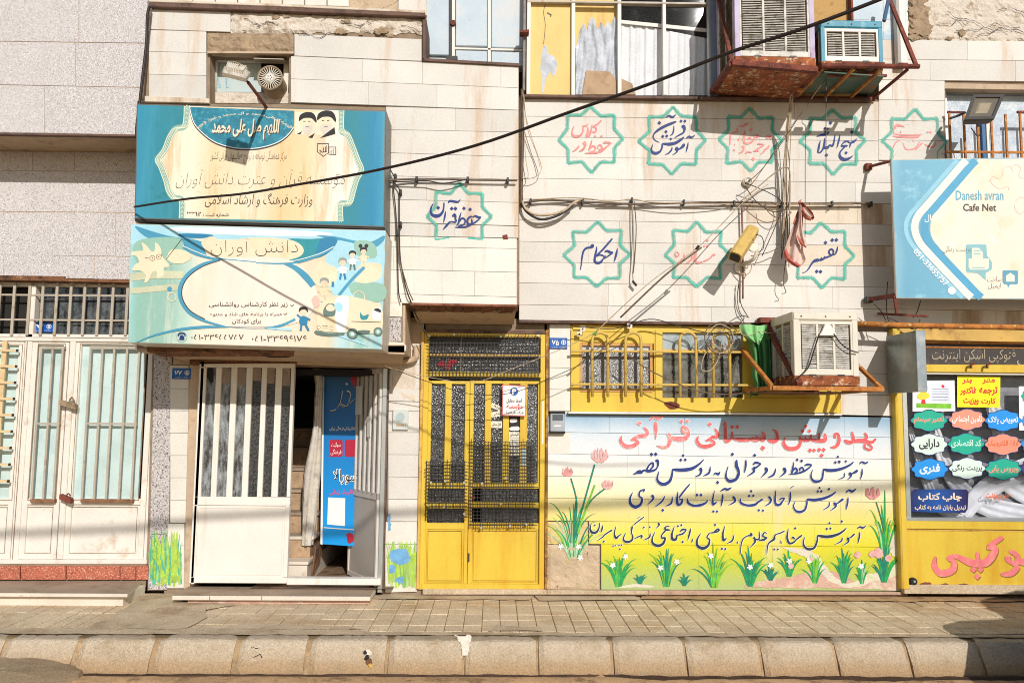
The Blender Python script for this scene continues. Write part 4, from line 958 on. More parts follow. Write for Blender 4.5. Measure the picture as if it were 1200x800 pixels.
blob('worn_patch', [(1002,689),(1006,684),(1022,680),(1040,678),(1055,664),(1055.5,690),(1020,689.6)], YL-0.0042, m_worn, MU, seed=4)
blob('worn_patch', [(915,640),(935,642),(952,646),(962,655),(972,668),(985,680),(1000,688),(985,687),(968,676),(955,662),(942,651),(925,645)], YL-0.0044, m_wornw, MU, seed=5)
blob('worn_patch', [(1036,626),(1046,622),(1056,618),(1057,650),(1050,652),(1042,646),(1040,636)], YL-0.0044, m_wornw, MU, seed=6)
blob('worn_patch', [(725,688),(742,684),(760,685),(766,687.6),(745,688)], YL-0.0044, m_wornw, MU, seed=7, jit=.6)
blob('worn_patch', [(983,686),(1000,682),(1020,672),(1040,668),(1056,655),(1057,668),(1040,678),(1022,681),(1008,687)], YL-0.0046, m_wornw, MU, seed=8)
MB().pp([(641,691),(700,691.6),(760,692),(760,697),(641,697)], YL-0.05, 0.07, 0.01).build('skirting', m_mort, MU)
MB().pp([(760,691.2),(1058,693.4),(1058,697),(760,697)], YL-0.02, 0.045, 0.006).build('skirting', mat('pink_skirting', hx('bfa08a'), 0.9, var=0.15, vs=6, bump=0.6, bs=50, stain=hx('96795f'), st=0.5, ss=6), MU)
# painted grass and flowers
m_g1 = mat('green_leaf_paint', hx('1f9a4c'), 0.6, var=0.2, vs=20); m_g2 = mat('light_green_leaf_paint', hx('79bb2c'), 0.6, var=0.2, vs=20)
m_g3 = mat('sea_green_leaf_paint', hx('127d62'), 0.6, var=0.2, vs=20); m_g4 = mat('faint_leaf_paint', hx('a9c9a0'), 0.6, var=0.2, vs=20)
def tuft(cx, by, w, h, ms, n=11, seed=1, lean=0.0, ww=3.0, Y=YL-0.003, par=None):
    r = random.Random(seed); mbs = [MB() for _ in ms]
    n = int(n*1.15)
    for i in range(n):
        t = (i+0.5)/n*2-1; ex = cx + w*t*r.uniform(0.8, 1.3)+lean; hh = h*(1-0.38*abs(t)**1.6)*r.uniform(0.62, 1.12)
        bx = cx + t*w*0.13
        droop = hh*(0.12+0.35*abs(t)) * (1 if r.random() < 0.45 else 0.25)
        P = [(bx, by), (bx+(ex-bx)*0.22, by-hh*0.5), (bx+(ex-bx)*0.55, by-hh*0.86), (ex*0.9+bx*0.1, by-hh), (ex+(w*0.16*(1 if t > 0 else -1) if droop > hh*0.2 else 0), by-hh+droop*0.5)]
        S = smooth_pts(P, 4); L = len(S)
        ws = [ww*0.50*(0.15+1.25*sin(pi*min(1, (k/(L-1))*1.15+0.12))**0.8)*(1-0.86*(k/(L-1))**2.2) for k in range(L)]
        j = r.randrange(len(ms)); mbs[j].ribbon(S, ws, Y - 0.00002*i)
    for mb, m in zip(mbs, ms):
        if mb.v: mb.build('painted_grass', m, par or MU)
Y1 = YL-0.0048
tuft(672, 655, 44, 60, [m_g1, m_g3, m_g2, m_g4], 17, 1, ww=2.6, Y=Y1)
tuft(671, 636, 28, 60, [m_g1, m_g3], 6, 2, ww=2.2, Y=Y1-.001)
for k, (x0,y0,x1,y1,x2,y2,w_) in enumerate([(673,632,684,590,697,544,2.0),(672,632,676,590,669,560,1.6),(675,628,690,590,709,572,1.8),(677,625,686,598,697,568,2.2)]):
    MB().ribbon(smooth_pts([(x0,y0),(x1,y1),(x2,y2)],6), w_, Y1-.002-.0002*k).build('painted_stem', m_g3 if k != 3 else m_g2, MU)
def tulip(cx, cy, r0, seed, m):
    r = random.Random(seed); mb = MB()
    for k in range(11):
        a = -1+2*k/10
        mb.ribbon(smooth_pts([(cx+a*r0*0.25, cy+r0*0.75), (cx+a*r0*0.95, cy+r0*0.15), (cx+a*r0*0.8+r.uniform(-1,1), cy-r0*(0.85-0.25*abs(a))+r.uniform(-1.5,1.5))],4), [r0*0.12]*9, Y1-.003-.0001*k)
    mb.build('painted_tulip', m, MU)
m_tul = mat('pink_petal_paint', hx('e2aaa6'), 0.6, var=0.2, vs=30)
m_tul2 = mat('coral_petal_paint', hx('dd9490'), 0.6, var=0.2, vs=30)
tulip(703, 534, 10, 1, m_tul); tulip(665, 553, 6.5, 2, m_tul2); tulip(712, 568, 6.5, 3, m_tul); tulip(1023, 578, 8.5, 4, m_tul2)
for i, (cx, by, w_, h_, n_, ms) in enumerate([(725,687,22,46,14,[m_g1,m_g2,m_g1]),(781,687,24,46,12,[m_g1,m_g3,m_g2]),(837,688,24,48,14,[m_g1,m_g3,m_g2]),(879,687,22,46,15,[m_g1,m_g3]),
        (903,680,12,18,9,[m_g3]),(925,675,17,30,11,[m_g1,m_g3]),(955,683,17,34,13,[m_g1,m_g2]),(989,683,17,38,12,[m_g1,m_g3]),(1010,684,12,26,8,[m_g1,m_g4]),(750,684,9,13,8,[m_g3]),(802,686,9,14,8,[m_g3]),
        (1036,682,22,42,13,[m_g3,m_g1]),(1037,650,26,70,10,[m_g1,m_g4,m_g2])]):
    tuft(cx, by, w_, h_, ms, n_, 20+i, Y=Y1-.0005*(i%3))
r = random.Random(9)
fl = MB()
for (x, y) in [(733,652),(718,662),(793,658),(774,665),(833,651),(879,664),(903,662),(925,657),(948,657),(1009,663),(678,640),(657,640),(680,653)]:
    for k in range(5):
        a = k*1.257+0.4; fl.ribbon([(x,y),(x+2.2*cos(a),y+2.2*sin(a)),(x+3.4*cos(a),y+3.4*sin(a))],[0.8,2.2,1.2],Y1-.0036-.0001*k)
fl.build('painted_blossom', m_printw, MU)
for (x, y, rr_) in ((1005,650,4),(1022,649,4),(1029,648,6),(1041,654,4),(927,663,3.5),(951,655,2.5)):
    blob('painted_blossom', [(x-rr_,y),(x,y-rr_*1.2),(x+rr_,y),(x,y+rr_)], Y1-.0038, m_tul, MU, seed=int(x), jit=.5)
MB().ribbon(smooth_pts([(1027,588),(1032,604),(1036,622)],4), 1.0, Y1-.003).build('painted_stem', m_g3, MU)
LET = MU  # mural lettering is added by the lettering section

# ================================================================== WHITE DOOR 77 AND THE PASSAGE
YD7 = 7.50
wd_ = MB().rect(229.5, 423, 233.5, 684, YD7+0.0, 0.12, 0.003, 553).build('door_frame', m_white, H)
D7 = MB()
slots = [(238.5,250),(256.5,268),(275,286),(293,304),(310,320.5),(328,338.5)]
xL, xR, yt, yb, st_, sb_ = 230, 342.5, 425, 683, 430.5, 582
yr7 = 505
def colrect(mbb, x0, x1, y0, y1, Y, dy, ch, yr=yr7): return mbb.rect(x0, y0, x1, y1, Y, dy, ch, yr)
colrect(D7, xL, xR, yt, st_, YD7, 0.05, 0.003)
edges = [xL] + [v for s in slots for v in s] + [xR]
for i in range(0, len(edges), 2): colrect(D7, edges[i], edges[i+1], st_, sb_, YD7, 0.05, 0.003)
colrect(D7, xL, xR, sb_, 592, YD7, 0.05, 0.003)
colrect(D7, xL, xL+5, 592, 676, YD7, 0.05, 0.003); colrect(D7, xR-5, xR, 592, 676, YD7, 0.05, 0.003); colrect(D7, xL, xR, 676, 683, YD7, 0.05, 0.003)
D7 = D7.build('white_door', m_white, H)
colrect(MB(), xL+4, xR-4, 591, 677, YD7+0.012, 0.02, 0).build('kick_panel', m_white, D7)
MB().frame(xL+7, 595, xR-7, 673.5, 0.004, YD7+0.009, 0.005, 0, yr7).build('panel_moulding', m_mar, D7)
for i, (a, b) in enumerate(slots): colrect(MB(), a-0.5, b+0.5, st_-1, sb_+1, YD7+0.025, 0.006, 0).build('pane', m_gls_wd if i < 3 else m_gls_rip, D7)
mb = MB().fp([(243,431),(250,431),(250,447),(247,449),(245,446),(242,441)], YD7+0.022); mb.build('broken_pane_gap', m_int, D7)
for i, (a, b) in enumerate(slots):
    colrect(MB(), a+1, b-1, st_+1, 446+ (i%3)*3, YD7+0.0235, 0.001, 0).build('paper_backing', mat('tan_glass_paper', hx('a08d7c'), 0.8, var=0.1, vs=9, stain=hx('8a7868'), st=0.5, ss=20), D7) if i else None
# threshold and step
MB().rect(336, 677.5, 446, 685.2, YD7-0.02, 0.1, 0.004).build('threshold', m_white, H)
sp_ = thing('doorstep', (-1.9, 7.3, 0), 'low broken stone step in front of the white door and the open passage', 'step')
mb = MB(); xa_, xb_ = G(215,700).x, G(440,700).x
xs = [xa_, G(258,700).x, G(317,700).x, xb_]
for i in range(3):
    MB().box((xs[i]+0.003, 7.215, 0.04), (xs[i+1]-0.003, 7.6, 0.078), 0.005).build('tread', m_mar, sp_)
    mb = MB(); mb.add([(xs[i]+0.004,7.222,0.0795),(xs[i+1]-0.004,7.222,0.0795),(xs[i+1]-0.004,7.6,0.0795),(xs[i]+0.004,7.6,0.0795)],[[0,1,2,3]]); mb.build('dusty_top', m_mart, sp_)
MB().box((xa_+0.12, 7.27, 0), (xb_-0.02, 7.6, 0.039), 0.004).build('riser', m_worn, sp_)
# interior floor, steps, walls
m_crazy = mat('crazy_stone', hx('b59676'), 0.7, var=0.15, vs=12, bump=0.3, bs=40, stain=hx('7a5c42'), st=0.55, ss=20)
mb = MB(); mb.add([(-2.2,7.5,0.085),(-0.9,7.5,0.085),(-0.9,9.9,0.085),(-2.2,9.9,0.085)], [[0,1,2,3]]); mb.build('passage_floor', mat('dirty_tile', hx('8a7058'), 0.6, var=0.15, vs=5, stain=hx('5e4a38'), st=0.5, ss=7), H)
PI_ = MB().box((-0.93,7.66,0), (-0.85,9.9,2.3)).build('passage_wall', m_plas, H)
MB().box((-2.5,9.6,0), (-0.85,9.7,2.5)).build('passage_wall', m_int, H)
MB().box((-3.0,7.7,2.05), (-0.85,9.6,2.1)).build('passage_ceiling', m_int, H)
stx = W(361, 660, 7.75).x
STR = thing('stair', (stx-0.5, 8.0, 0.085), 'stone-clad stair rising to the left behind the half open door', 'stair')
for i in range(7):
    zb = 0.085+0.205*i; yy = 7.72+ 0.03*i
    x1 = stx - 0.0*i
    MB().box((stx-0.9, yy+i*0.16, zb), (x1-0.02*(i%2), 9.6, zb+0.175), 0.004).build('riser', m_crazy if i else m_mar, STR)
    MB().box((stx-0.9, yy+i*0.16-0.02, zb+0.175), (x1+0.012, 9.6, zb+0.205), 0.004).build('tread', m_mar if i < 2 else m_mart, STR)
MB().hexa(P4([(369,640,7.85),(375,632,8.1),(375,652,8.1),(364,676,7.7)]), P4([(371,640,7.86),(377,632,8.12),(377,652,8.12),(366,676,7.72)])).build('brown_skirting', m_rot, STR)
# gathered white curtain
cu = []
prof = [(432,371,4.5),(450,374,4),(470,373,4),(500,372,4.5),(530,369,7),(555,366,9),(580,364,8.5),(610,362,7.5),(638,360,6)]
mb = MB(); nn = 28
for (y, cx, hw) in smooth_pts([(a,b,c) for a,b,c in prof], 3):
    for k in range(nn):
        a = 2*pi*k/nn; f = 1+0.16*sin(a*7+y*0.02)+0.06*sin(a*13)
        p = W(cx+hw*f*cos(a), y, 7.92); p.y += 0.06*f*sin(a); cu.append(p)
m_ = len(cu)//nn
mb.add(cu, [[i*nn+k, i*nn+(k+1)%nn, (i+1)*nn+(k+1)%nn, (i+1)*nn+k] for i in range(m_-1) for k in range(nn)])
mb.build('curtain', mat('dingy_white_cloth', hx('c9c0b2'), 0.85, var=0.1, vs=12, bump=0.4, bs=50, stain=hx('8f8578'), st=0.55, ss=9), None, smooth=True, label='gathered off-white curtain hanging inside the open passage beside the blue banner', cat='curtain')
# banner
Yb = 8.02
zb_ = lambda y: W(400, y, Yb).z
bn = MB().pp([(379.5,430),(418,431),(418,640),(376.5,637)], Yb, 0.012).build('banner', gradmat('banner_blue_shaded', 2, [(zb_(640), hx('1596dc')), (zb_(560), hx('1283c8')), (zb_(480), hx('0f62a6')), (zb_(450), hx('0f5c96')), (zb_(430), hx('3f6278'))], rough=0.4, wob=0.02), None,  # blue darkens upward: the shade on the banner's top is in the colour
     label='tall blue printed banner hanging in the passage beside the half-open door leaf', cat='banner')
MB().pp([(378.3,432),(380,432),(377.8,638),(375.4,637)], Yb-0.004, 0.004).build('white_edge', m_printw, bn)
MB().fp([(410,444),(416,436),(421,444),(416,455)], Yb-0.004).build('red_diamond', mat('banner_red', hx('b01c3a'), 0.4), bn)
for a, b in ((386,401.5),(404,420)):
    MB().pp([(a+1,515),(b-1,515),(b,517),(b,533),(b-1,535),(a+1,535),(a,533),(a,517)], Yb-0.003, 0.002).build('red_box', MATS['banner_red'], bn)
text('سوگیت', (388,518,399.5,524), Yb-0.005, m_printw, bn, bold=0.0); text('فرهنگی', (387.5,526,400,533), Yb-0.005, m_printw, bn, bold=0.0)
mb = strokes(MB(), '270,350 300,345 330,300 350,215; 330,300 380,320 400,240 380,215; 400,300 430,270; 380,170', 340, 420, 5.71, 2.4, Yb-0.004); mb.build('lettering', m_printw, bn)
mb = strokes(MB(), '272,353 300,348 328,302 346,222; 332,302 380,323 398,244 382,222; 402,300 430,272', 340, 420, 5.71, 1.2, Yb-0.006); mb.build('lettering', m_printd, bn)
text('دندانپزشکی فرهنگی زیبایی', (386,499,417,505), Yb-0.004, m_printw, bn, bold=0.02)
text('سورالا', (390,549,419,568), Yb-0.004, m_printw, bn, bold=0.05); text('سورالا', (391,550,419,567), Yb-0.0055, m_printd, bn, bold=0.0)
text('کلینیک زیبایی', (386,573,414,580), Yb-0.004, mat('banner_pink', hx('d8447c'), 0.4), bn, bold=0.02)
MB().pp([(384.5,582.5),(404.5,583.5),(404,616),(383.5,614)], Yb-0.004, 0.003).build('white_card', m_printw, bn)
MB().pp([(379.5,617.3),(417,620),(417,621),(379.5,618.3)], Yb-0.004, 0.003).build('white_line', m_printw, bn)
blob('red_logo', [(406,626),(410,624),(415,628),(414,634),(408,636)], Yb-0.004, MATS['banner_red'], bn, jit=.4)
# half-open leaf
def hinge_pt(u, y0, y1, t):   # u 0 at hinge, 1 at free edge; t 0 top 1 bottom
    pass
hb, fb = W(443,677,7.56), W(411.5,662,8.13)
A = Vector((hb.x+0.01, 7.56, 0.10)); Bf = Vector((fb.x, 8.13, 0.10)); zt_ = W(450,431,7.56).z
dv = (Bf-A); LW = dv.length; dv.normalize(); nv = Vector((-dv.y, dv.x, 0))
def leafbox(u0, u1, z0, z1, d0=0.0, d1=0.04):
    mb = MB(); q0 = [A+dv*u0+nv*d0, A+dv*u1+nv*d0]; q1 = [A+dv*u0+nv*d1, A+dv*u1+nv*d1]
    f = lambda p, z: Vector((p.x, p.y, z))
    return mb.hexa([f(q0[0],z0), f(q0[1],z0), f(q0[1],z1), f(q0[0],z1)], [f(q1[0],z0), f(q1[1],z0), f(q1[1],z1), f(q1[0],z1)])
zr = W(427,578,7.85).z
m_greyd = mat('grey_door_paint', hx('cfc8be'), 0.5, var=0.05, vs=4)
lf = leafbox(0, LW, 0.10, 0.14).build('door_leaf', m_greyd, H)
leafbox(0, LW, zr-0.03, zr+0.03).build('rail', m_greyd, lf); leafbox(0, LW, zt_-0.05, zt_).build('rail', m_greyd, lf)
leafbox(0.01, LW-0.01, 0.12, zr, 0.012, 0.03).build('kick_panel', mat('brown_grey_panel', hx('bdb3a6'), 0.5, var=0.04, vs=4), lf)
nsl = 6; ws_ = LW/nsl
for i in range(nsl+1):
    u = min(LW-0.022, i*ws_*0.985); leafbox(u, u+0.03 + (0.02 if i in (0,nsl) else 0)*0, 0.14 if i in (0,nsl) else zr, zt_).build('stile', m_greyd, lf)
leafbox(0.03, LW-0.03, zr, zt_-0.03, 0.015, 0.02).build('pane', m_gls_wd, lf)
p = A+dv*(LW*0.93); q = leafbox(LW-0.05, LW-0.005, 1.12-0.07, 1.12+0.05, 0.041, 0.07)
q.build('lock', m_alu, lf)
mbx = leafbox(LW-0.03, LW-0.015, 1.16, 1.18, 0.07, 0.1); mbx.build('handle', m_alu, lf)
leafbox(LW*0.62, LW*0.86, W(429,486,7.9).z, W(429,452,7.9).z, 0.041, 0.045).build('sticker', m_printw, lf)
leafbox(LW*0.28, LW*0.40, W(440,512,7.7).z, W(440,488,7.7).z, 0.041, 0.045).build('sticker', m_printw, lf)
MB().rect(445.5, 431, 450.8, 694, YL-0.09, 0.08, 0.004, 560).build('door_frame', m_alu, H)
MB().rect(450.8, 425, 452.6, 694, YL-0.06, 0.07, 0, 560).build('frame_painted_shade', m_brn, H)  # solid brown strip standing in for the shade beside the frame

# ================================================================== YELLOW DOOR 75
YY = 7.64; yry = 540
yd = MB().frame(494.2, 390, 638.8, 691, 0.05, YY-0.03, 0.1, 0.004, yry, 0.04).build('yellow_door', m_yel, H)
MB().rect(639.0, 386, 642.2, 690, YY-0.05, 0.14, 0.003, yry).build('rusty_jamb', mat('rusty_edge', hx('8a5a34'), 0.8, var=0.3, vs=8, stain=hx('c99a3a'), st=0.48, ss=9, stain2=hx('ddd6c8'), st2=0.6, ss2=7), yd)
MB().rect(490.8, 388, 494.0, 690, YY-0.05, 0.14, 0.003, yry).build('worn_jamb', m_yel2, yd)
MB().rect(494, 386.5, 640, 390.5, YY-0.04, 0.12, 0.003, yry).build('head_jamb', m_brn, yd)
MB().rect(499, 414.8, 634, 417.4, YY-0.02, 0.05, 0.003, yry).build('transom_bar', m_yel2, yd)
MB().rect(497, 436, 637, 441.5, YY-0.034, 0.08, 0.004, yry).build('transom_rail', m_yel, yd)
MB().rect(498, 441.8, 636, 444.4, YY-0.01, 0.06, 0.0, yry).build('rail_painted_shade', m_dark, yd)  # solid dark strip painting the shade below the transom rail
MB().rect(498, 391, 635, 440, YY+0.03, 0.008, 0, yry).build('pane', m_gls_rip, yd)
MB().rect(537.5, 394, 539, 437, YY+0.02, 0.01, 0, yry).build('glazing_bar', m_bars, yd)
def mesh_(x0, x1, y0, y1, Y, st=4.05, name='wire_mesh', rag=1.5):
    mb = MB(); r = random.Random(int(x0)); x = x0
    while x <= x1:
        X = W(x, yry, Y).x; mb.bar((X, Y, W(x, y0+r.uniform(-rag,0), Y).z), (X, Y, W(x, y1+r.uniform(0,rag), Y).z), 0.0062); x += st
    y = y0+1
    while y <= y1:
        mb.bar(W(x0-r.uniform(0,rag), y, Y-0.006), W(x1+r.uniform(0,rag), y, Y-0.006), 0.0062); y += st
    return mb.build(name, m_dark, yd, kind='stuff')
mesh_(501, 633, 393, 441, YY-0.06)
mesh_(500, 546.5, 540, 607, YY-0.05, rag=3); mesh_(552, 628, 517, 617, YY-0.05, rag=3)
for x, y in [(503,393.5),(532,392),(587,394),(631,393),(505,565),(522,563.5),(544,565),(520,594),(544,602),(593,560),(565,566),(564,618),(598,616),(617,614),(587,590),(502,592)]:
    MB().disc(W(x, y, YY-0.075), 0.011, 0.02, 8).build('screw_washer', m_alu, yd)
def ydoor(x0, x1, vs, bot, px):
    d = MB().frame(x0, 446, x1, 686, 0.034, YY, 0.045, 0.003, yry, 0.03)
    prev = x0+3
    for a, b in vs:
        if a - prev > 1: d.rect(prev, 448, a, 567, YY+0.002, 0.04, 0.003, yry)
        prev = b
    if x1-3-prev > 1: d.rect(prev, 448, x1-3, 567, YY+0.002, 0.04, 0.003, yry)
    d.rect(x0+3, 565.5, x1-3, 572, YY+0.003, 0.04, 0.003, yry); d.rect(x0+3, 588.5, x1-3, 595.5, YY+0.003, 0.04, 0.003, yry); d.rect(x0+3, 612.5, x1-3, 620, YY+0.003, 0.04, 0.003, yry)
    d = d.build('door_leaf', m_yel, yd)
    for a, b in vs: MB().rect(a-0.5, 448, b+0.5, 566, YY+0.028, 0.006, 0, yry).build('pane', m_gls_rip, d)
    for y0, y1 in ((572,588.5),(595.5,612.5)): MB().rect(bot[0], y0, bot[1], y1, YY+0.028, 0.006, 0, yry).build('pane', m_gls_rip, d)
    MB().rect(x0+3, 619, x1-3, 684, YY+0.014, 0.02, 0, yry).build('kick_panel', m_yel, d)
    MB().frame(px[0], 620.5, px[1], 681.5, 0.012, YY+0.006, 0.012, 0.004, yry).build('panel_moulding', m_yel, d)
    MB().frame(px[0]+1.2, 621.7, px[1]-1.2, 680.3, 0.003, YY+0.0045, 0.01, 0, yry).build('worn_edge', mat('brown_worn_edge', hx('a07a34'), 0.8, var=0.3, vs=20), d)
    return d
d_l = ydoor(497.5, 549.3, [(504.3,520.5),(528,544)], (502,545), (502,544))
d_r = ydoor(549.8, 636, [(554.3,567.5),(575,588.8),(596,609),(617.5,630)], (565,631), (555,630.5))
MB().rect(496.5,684,637.5,690.5,YY-0.035,0.1,0.004,yry).build('threshold', m_yel, yd)
MB().pp([(495,690),(642,690.6),(642,697),(495,697)], YY-0.06, 0.15, 0.01).build('threshold_stone', m_mort, yd)
MB().rect(635.2, 470, 636.6, 520, YY-0.034, 0.004, 0, yry).build('chipped_paint', m_printw, yd)
mb = MB().fp([(559,622),(561,622),(560,636),(561.5,640),(559,652),(558.4,640)], YY-0.002); 
blob('red_sticker', [(512,426),(518,423),(523,425),(528,421),(536,422),(534,426),(528,429),(527,432),(521,432),(521,428),(515,429)], YY+0.024, mat('red_sticker', hx('c5202c'), 0.5), yd, jit=.3, k=2)
# stickers and notice on the door
def card(name, pts, Y, m, par): return MB().pp(pts, Y, 0.003).build(name, m, par)
nt_ = card('notice', [(588.6,450.5),(616.6,451.5),(616.3,487.5),(588.4,486.8)], YY-0.055, mat('red_border_print', hx('d0706a'), 0.5), d_r)
card('notice_face', [(589.8,451.7),(615.6,452.6),(615.3,486.4),(589.6,485.8)], YY-0.057, m_printw, d_r)
mb = MB(); mb.disc(W(602.5,458.5,YY-0.0595), 0.038, 0.001, 20); mb.build('blue_disc', m_pblue, d_r)
text('P', (600.2,455.3,605.0,462), YY-0.0605, m_printw, d_r, raw=True, bold=0.03)
text('لطفا مقابل', (593.5,467,611.5,472.3), YY-0.059, m_printd, d_r, bold=0.02); text('مؤسسه', (593.5,473,612.5,480), YY-0.059, mat('notice_red', hx('c8302c'), 0.5), d_r, bold=0.03)
text('پارک نفرمایید', (592.5,481,613.5,485.6), YY-0.059, m_printd, d_r, bold=0.02)
MB().disc(W(554.8,582.5,YY-0.012), 0.018, 0.014, 12).build('lock_cylinder', m_rust, d_r); MB().rect(548.2,648,550.2,658,YY-0.008,0.01,0).build('bare_seam', m_print, d_l)
m_tag = mat('cream_tag', hx('e5dcc6'), 0.6, var=0.04)
for q, s in (([(576.5,471.5),(588.5,477),(587,481.8),(574.8,477)],'۰۹۱۵'), ([(575,483),(587.8,480.8),(588.5,487),(576,489)],'تماس'), ([(575.3,493),(588.3,493.5),(588.3,501.3),(575.8,501)],'قفل سازی')):
    card('sticker', q, YY+0.022, m_tag, d_r); a,b,c,e = q
    text(s, None, YY+0.0205, m_print, d_r, quad=[(a[0]+1.5,a[1]+1.6),(b[0]-1.5,b[1]+1.6),(c[0]-1.2,c[1]-1.6),(e[0]+1.2,e[1]-1.6)], bold=0.02)
card('sticker', [(596.5,488.5),(609,488.5),(609,504.5),(596.5,504.5)], YY+0.022, m_printd, d_r)
blob('sticker_print', [(598,491),(605,490.5),(605.5,494),(598.5,495)], YY+0.02, m_printw, d_r, jit=.2); blob('sticker_print', [(598,500.5),(607,499.5),(608,504),(598,504)], YY+0.02, m_printw, d_r, jit=.4)
for y0, y1, s in ((506,512.3,'کلیدسازی'),(513,519,'۳۲۲۳'),(520,526,'لوله'),(527,533,'۵۵۱۹')):
    card('sticker', [(596.5,y0),(608.8,y0),(608.8,y1),(596.5,y1)], YY+0.022, m_tag, d_r); text(s, (597.5,y0+1.2,608,y1-1.2), YY+0.0205, m_printd, d_r, bold=0.03)
card('sticker', [(610.5,526),(617,526),(617,545),(610.5,545)], YY-0.002, mat('pale_blue_tag', hx('b7d3df'), 0.5), d_r)

# ================================================================== YELLOW WINDOW
YWn = 7.60
yw = MB(); yw.pp([(671,380),(985.5,384.5),(985.5,392),(671,388)], YWn, 0.1, 0.003); yw.pp([(669,466),(985.5,466),(985.5,483.5),(669,482)], YWn-0.004, 0.1, 0.003)
yw.pp([(671,455),(770,455),(770,468),(671,468)], YWn+0.008, 0.1); yw.pp([(671,387),(770,388),(770,400),(671,400)], YWn+0.008, 0.1); yw.pp([(669,386),(680,386),(680,468),(669,468)], YWn, 0.1, 0.003); yw.pp([(768,386),(776.5,386),(776.5,468),(768,468)], YWn-0.006, 0.1, 0.003); yw.pp([(980,384),(985.5,384),(985.5,484),(980,484)], YWn-0.008, 0.1, 0.003)
yw.pp([(871,386),(980,388),(980,468),(871,468)], YWn+0.004, 0.1); yw = yw.build('yellow_window', m_yel, H)
MB().frame(675,398.5,770,463,0.03,YWn+0.006,0.05,0.004).build('sash', m_yel, yw)
MB().frame(679,402,765,459.5,0.028,YWn-0.002,0.05,0.004).build('sash', m_cray, yw)
MB().rect(681,404,763,458,YWn+0.03,0.006).build('pane', m_gls_fr, yw)
MB().pp([(681,404),(762,404),(762,410.5),(681,410.5)], YWn+0.026, 0.002).build('faded_band', m_silv, yw)
MB().pp([(776.5,387.5),(871,389),(871,466),(776.5,466)], YWn+0.045, 0.006).build('pane', m_gls_dk, yw)
MB().pp([(776.5,387.5),(871,389),(871,410),(776.5,410)], YWn+0.040, 0.003).build('sky_reflection_strip', glass('sky_reflection_glass', (0.3,0.35,0.4), 0.05, 0.5, opac=0.9, opc=(0.42,0.50,0.54), dirt=0.3, dc=(0.12,0.13,0.12)), yw)  # sky reflection put in as a pale coloured strip over the pane
MB().pp([(776.5,409),(871,410),(871,412.5),(776.5,411.5)], YWn+0.02, 0.04).build('rail', m_yel2, yw)
MB().pp([(666,482),(987,484.2),(987,486.6),(666,484.6)], YWn-0.04, 0.12, 0.003).build('sill', m_white, yw)
MB().pp([(666,484.6),(987,486.8),(987,488),(666,485.8)], YWn-0.02, 0.1).build('sill_painted_shade', m_dark, yw)  # dark strip drawn as the shade under the sill
YG = YWn-0.075
for y0, y1 in ((411,413),(450,451.5)):
    MB().tube([W(669,y0,YG), W(905,y1,YG)], 0.0125, 8).build('grille_bar', mat('grille_paint', hx('cfae58'), 0.5, var=0.08, vs=6, stain=hx('a8813e'), st=0.56, ss=9), yw)
for a, b in ((694,712.3),(733,751.3),(796.8,816),(836,855.3)):
    c = (a+b)/2; rr_ = (b-a)/2
    P = [(a,465)]+[(c-rr_*cos(pi*k/8), 399-rr_*sin(pi*k/8)*1.05) for k in range(9)]+[(b,465)]
    mb = MB(); Xo = W(c, 430, YG-0.012)
    PP = []
    for (x, y) in P:
        q = W(x, y, YG-0.012); q.x = W(x, 430, YG-0.012).x; PP.append(q)
    mb.tube(PP, 0.0145, 8); mb.build('grille_hoop', mat('grille_paint', hx('cfae58'), 0.5, var=0.08, vs=6, stain=hx('a8813e'), st=0.56, ss=9), yw, smooth=True)
blob('rust_hole', [(778,472),(786,470.5),(796,473),(795,478),(786,479.5),(781,476)], YWn-0.0065, m_rust, yw, jit=.5)
for x, y in ((683,385),(679,391),(738,382)):
    MB().pp([(x-3,y-3),(x+3,y-3),(x+3,y+3),(x-3,y+3)], 7.53, 0.01, 0.002).build('wire_clip', m_tag, yw); MB().disc(W(x,y,7.52),0.008,0.01,8).build('clip_screw', m_rust, yw)

# ================================================================== SHOP ON THE RIGHT
YS = 7.58
so_ = MB(); so_.rect(1052.5, 385, 1061, 690, YS-0.04, 0.14, 0.006, 560).build('shop_post', m_yel, H)
MB().rect(1054.3, 388, 1055.2, 690, YS-0.043, 0.01, 0, 560).build('worn_edge', m_yel2, H)
sf = MB().pp([(1050,384),(1310,389),(1310,402),(1050,399)], YS, 0.1, 0.003).build('shop_front', m_yel2, H)
MB().pp([(1050,399.5),(1310,402.5),(1310,404.5),(1050,402)], YS-0.02, 0.05).build('rail', m_rust2, sf)
hd = MB().pp([(1050,402),(1310,404.5),(1310,428),(1050,427)], YS+0.0, 0.05).build('header_board', mat('slate_board', hx('4a4440'), 0.8, var=0.1, vs=6, stain=hx('6a625a'), st=0.55, ss=6), sf)
MB().pp([(1050,405.5),(1310,408),(1310,409.5),(1050,407)], YS-0.006, 0.01).build('rail', m_rust2, sf)
text('فتوکپی اسکن اینترنت', (1092,409,1190,425.5), YS-0.004, mat('chalk_lettering', hx('b9ab90'), 0.8), sf, bold=-0.008); text('رنگی', (1192,412,1225,428), YS-0.004, MATS['chalk_lettering'], sf, bold=-0.008)
MB().pp([(1056,426.6),(1310,428),(1310,438),(1056,435.4)], YS-0.03, 0.08, 0.004).build('rail', m_yel, sf)
MB().pp([(1060,435.5),(1310,438),(1310,440.5),(1060,438)], YS-0.01, 0.06, 0.003).build('rail', m_white, sf)
for x in (1139,1158): MB().tube(smooth_pts([W(x+3,426,7.5),W(x-1,427,7.5),W(x-1,431,7.49)],3), 0.012).build('hook', m_rust, sf)
MB().rect(1062, 439, 1310, 608, YS+0.05, 0.006).build('shop_pane', m_gls_cl, sf)
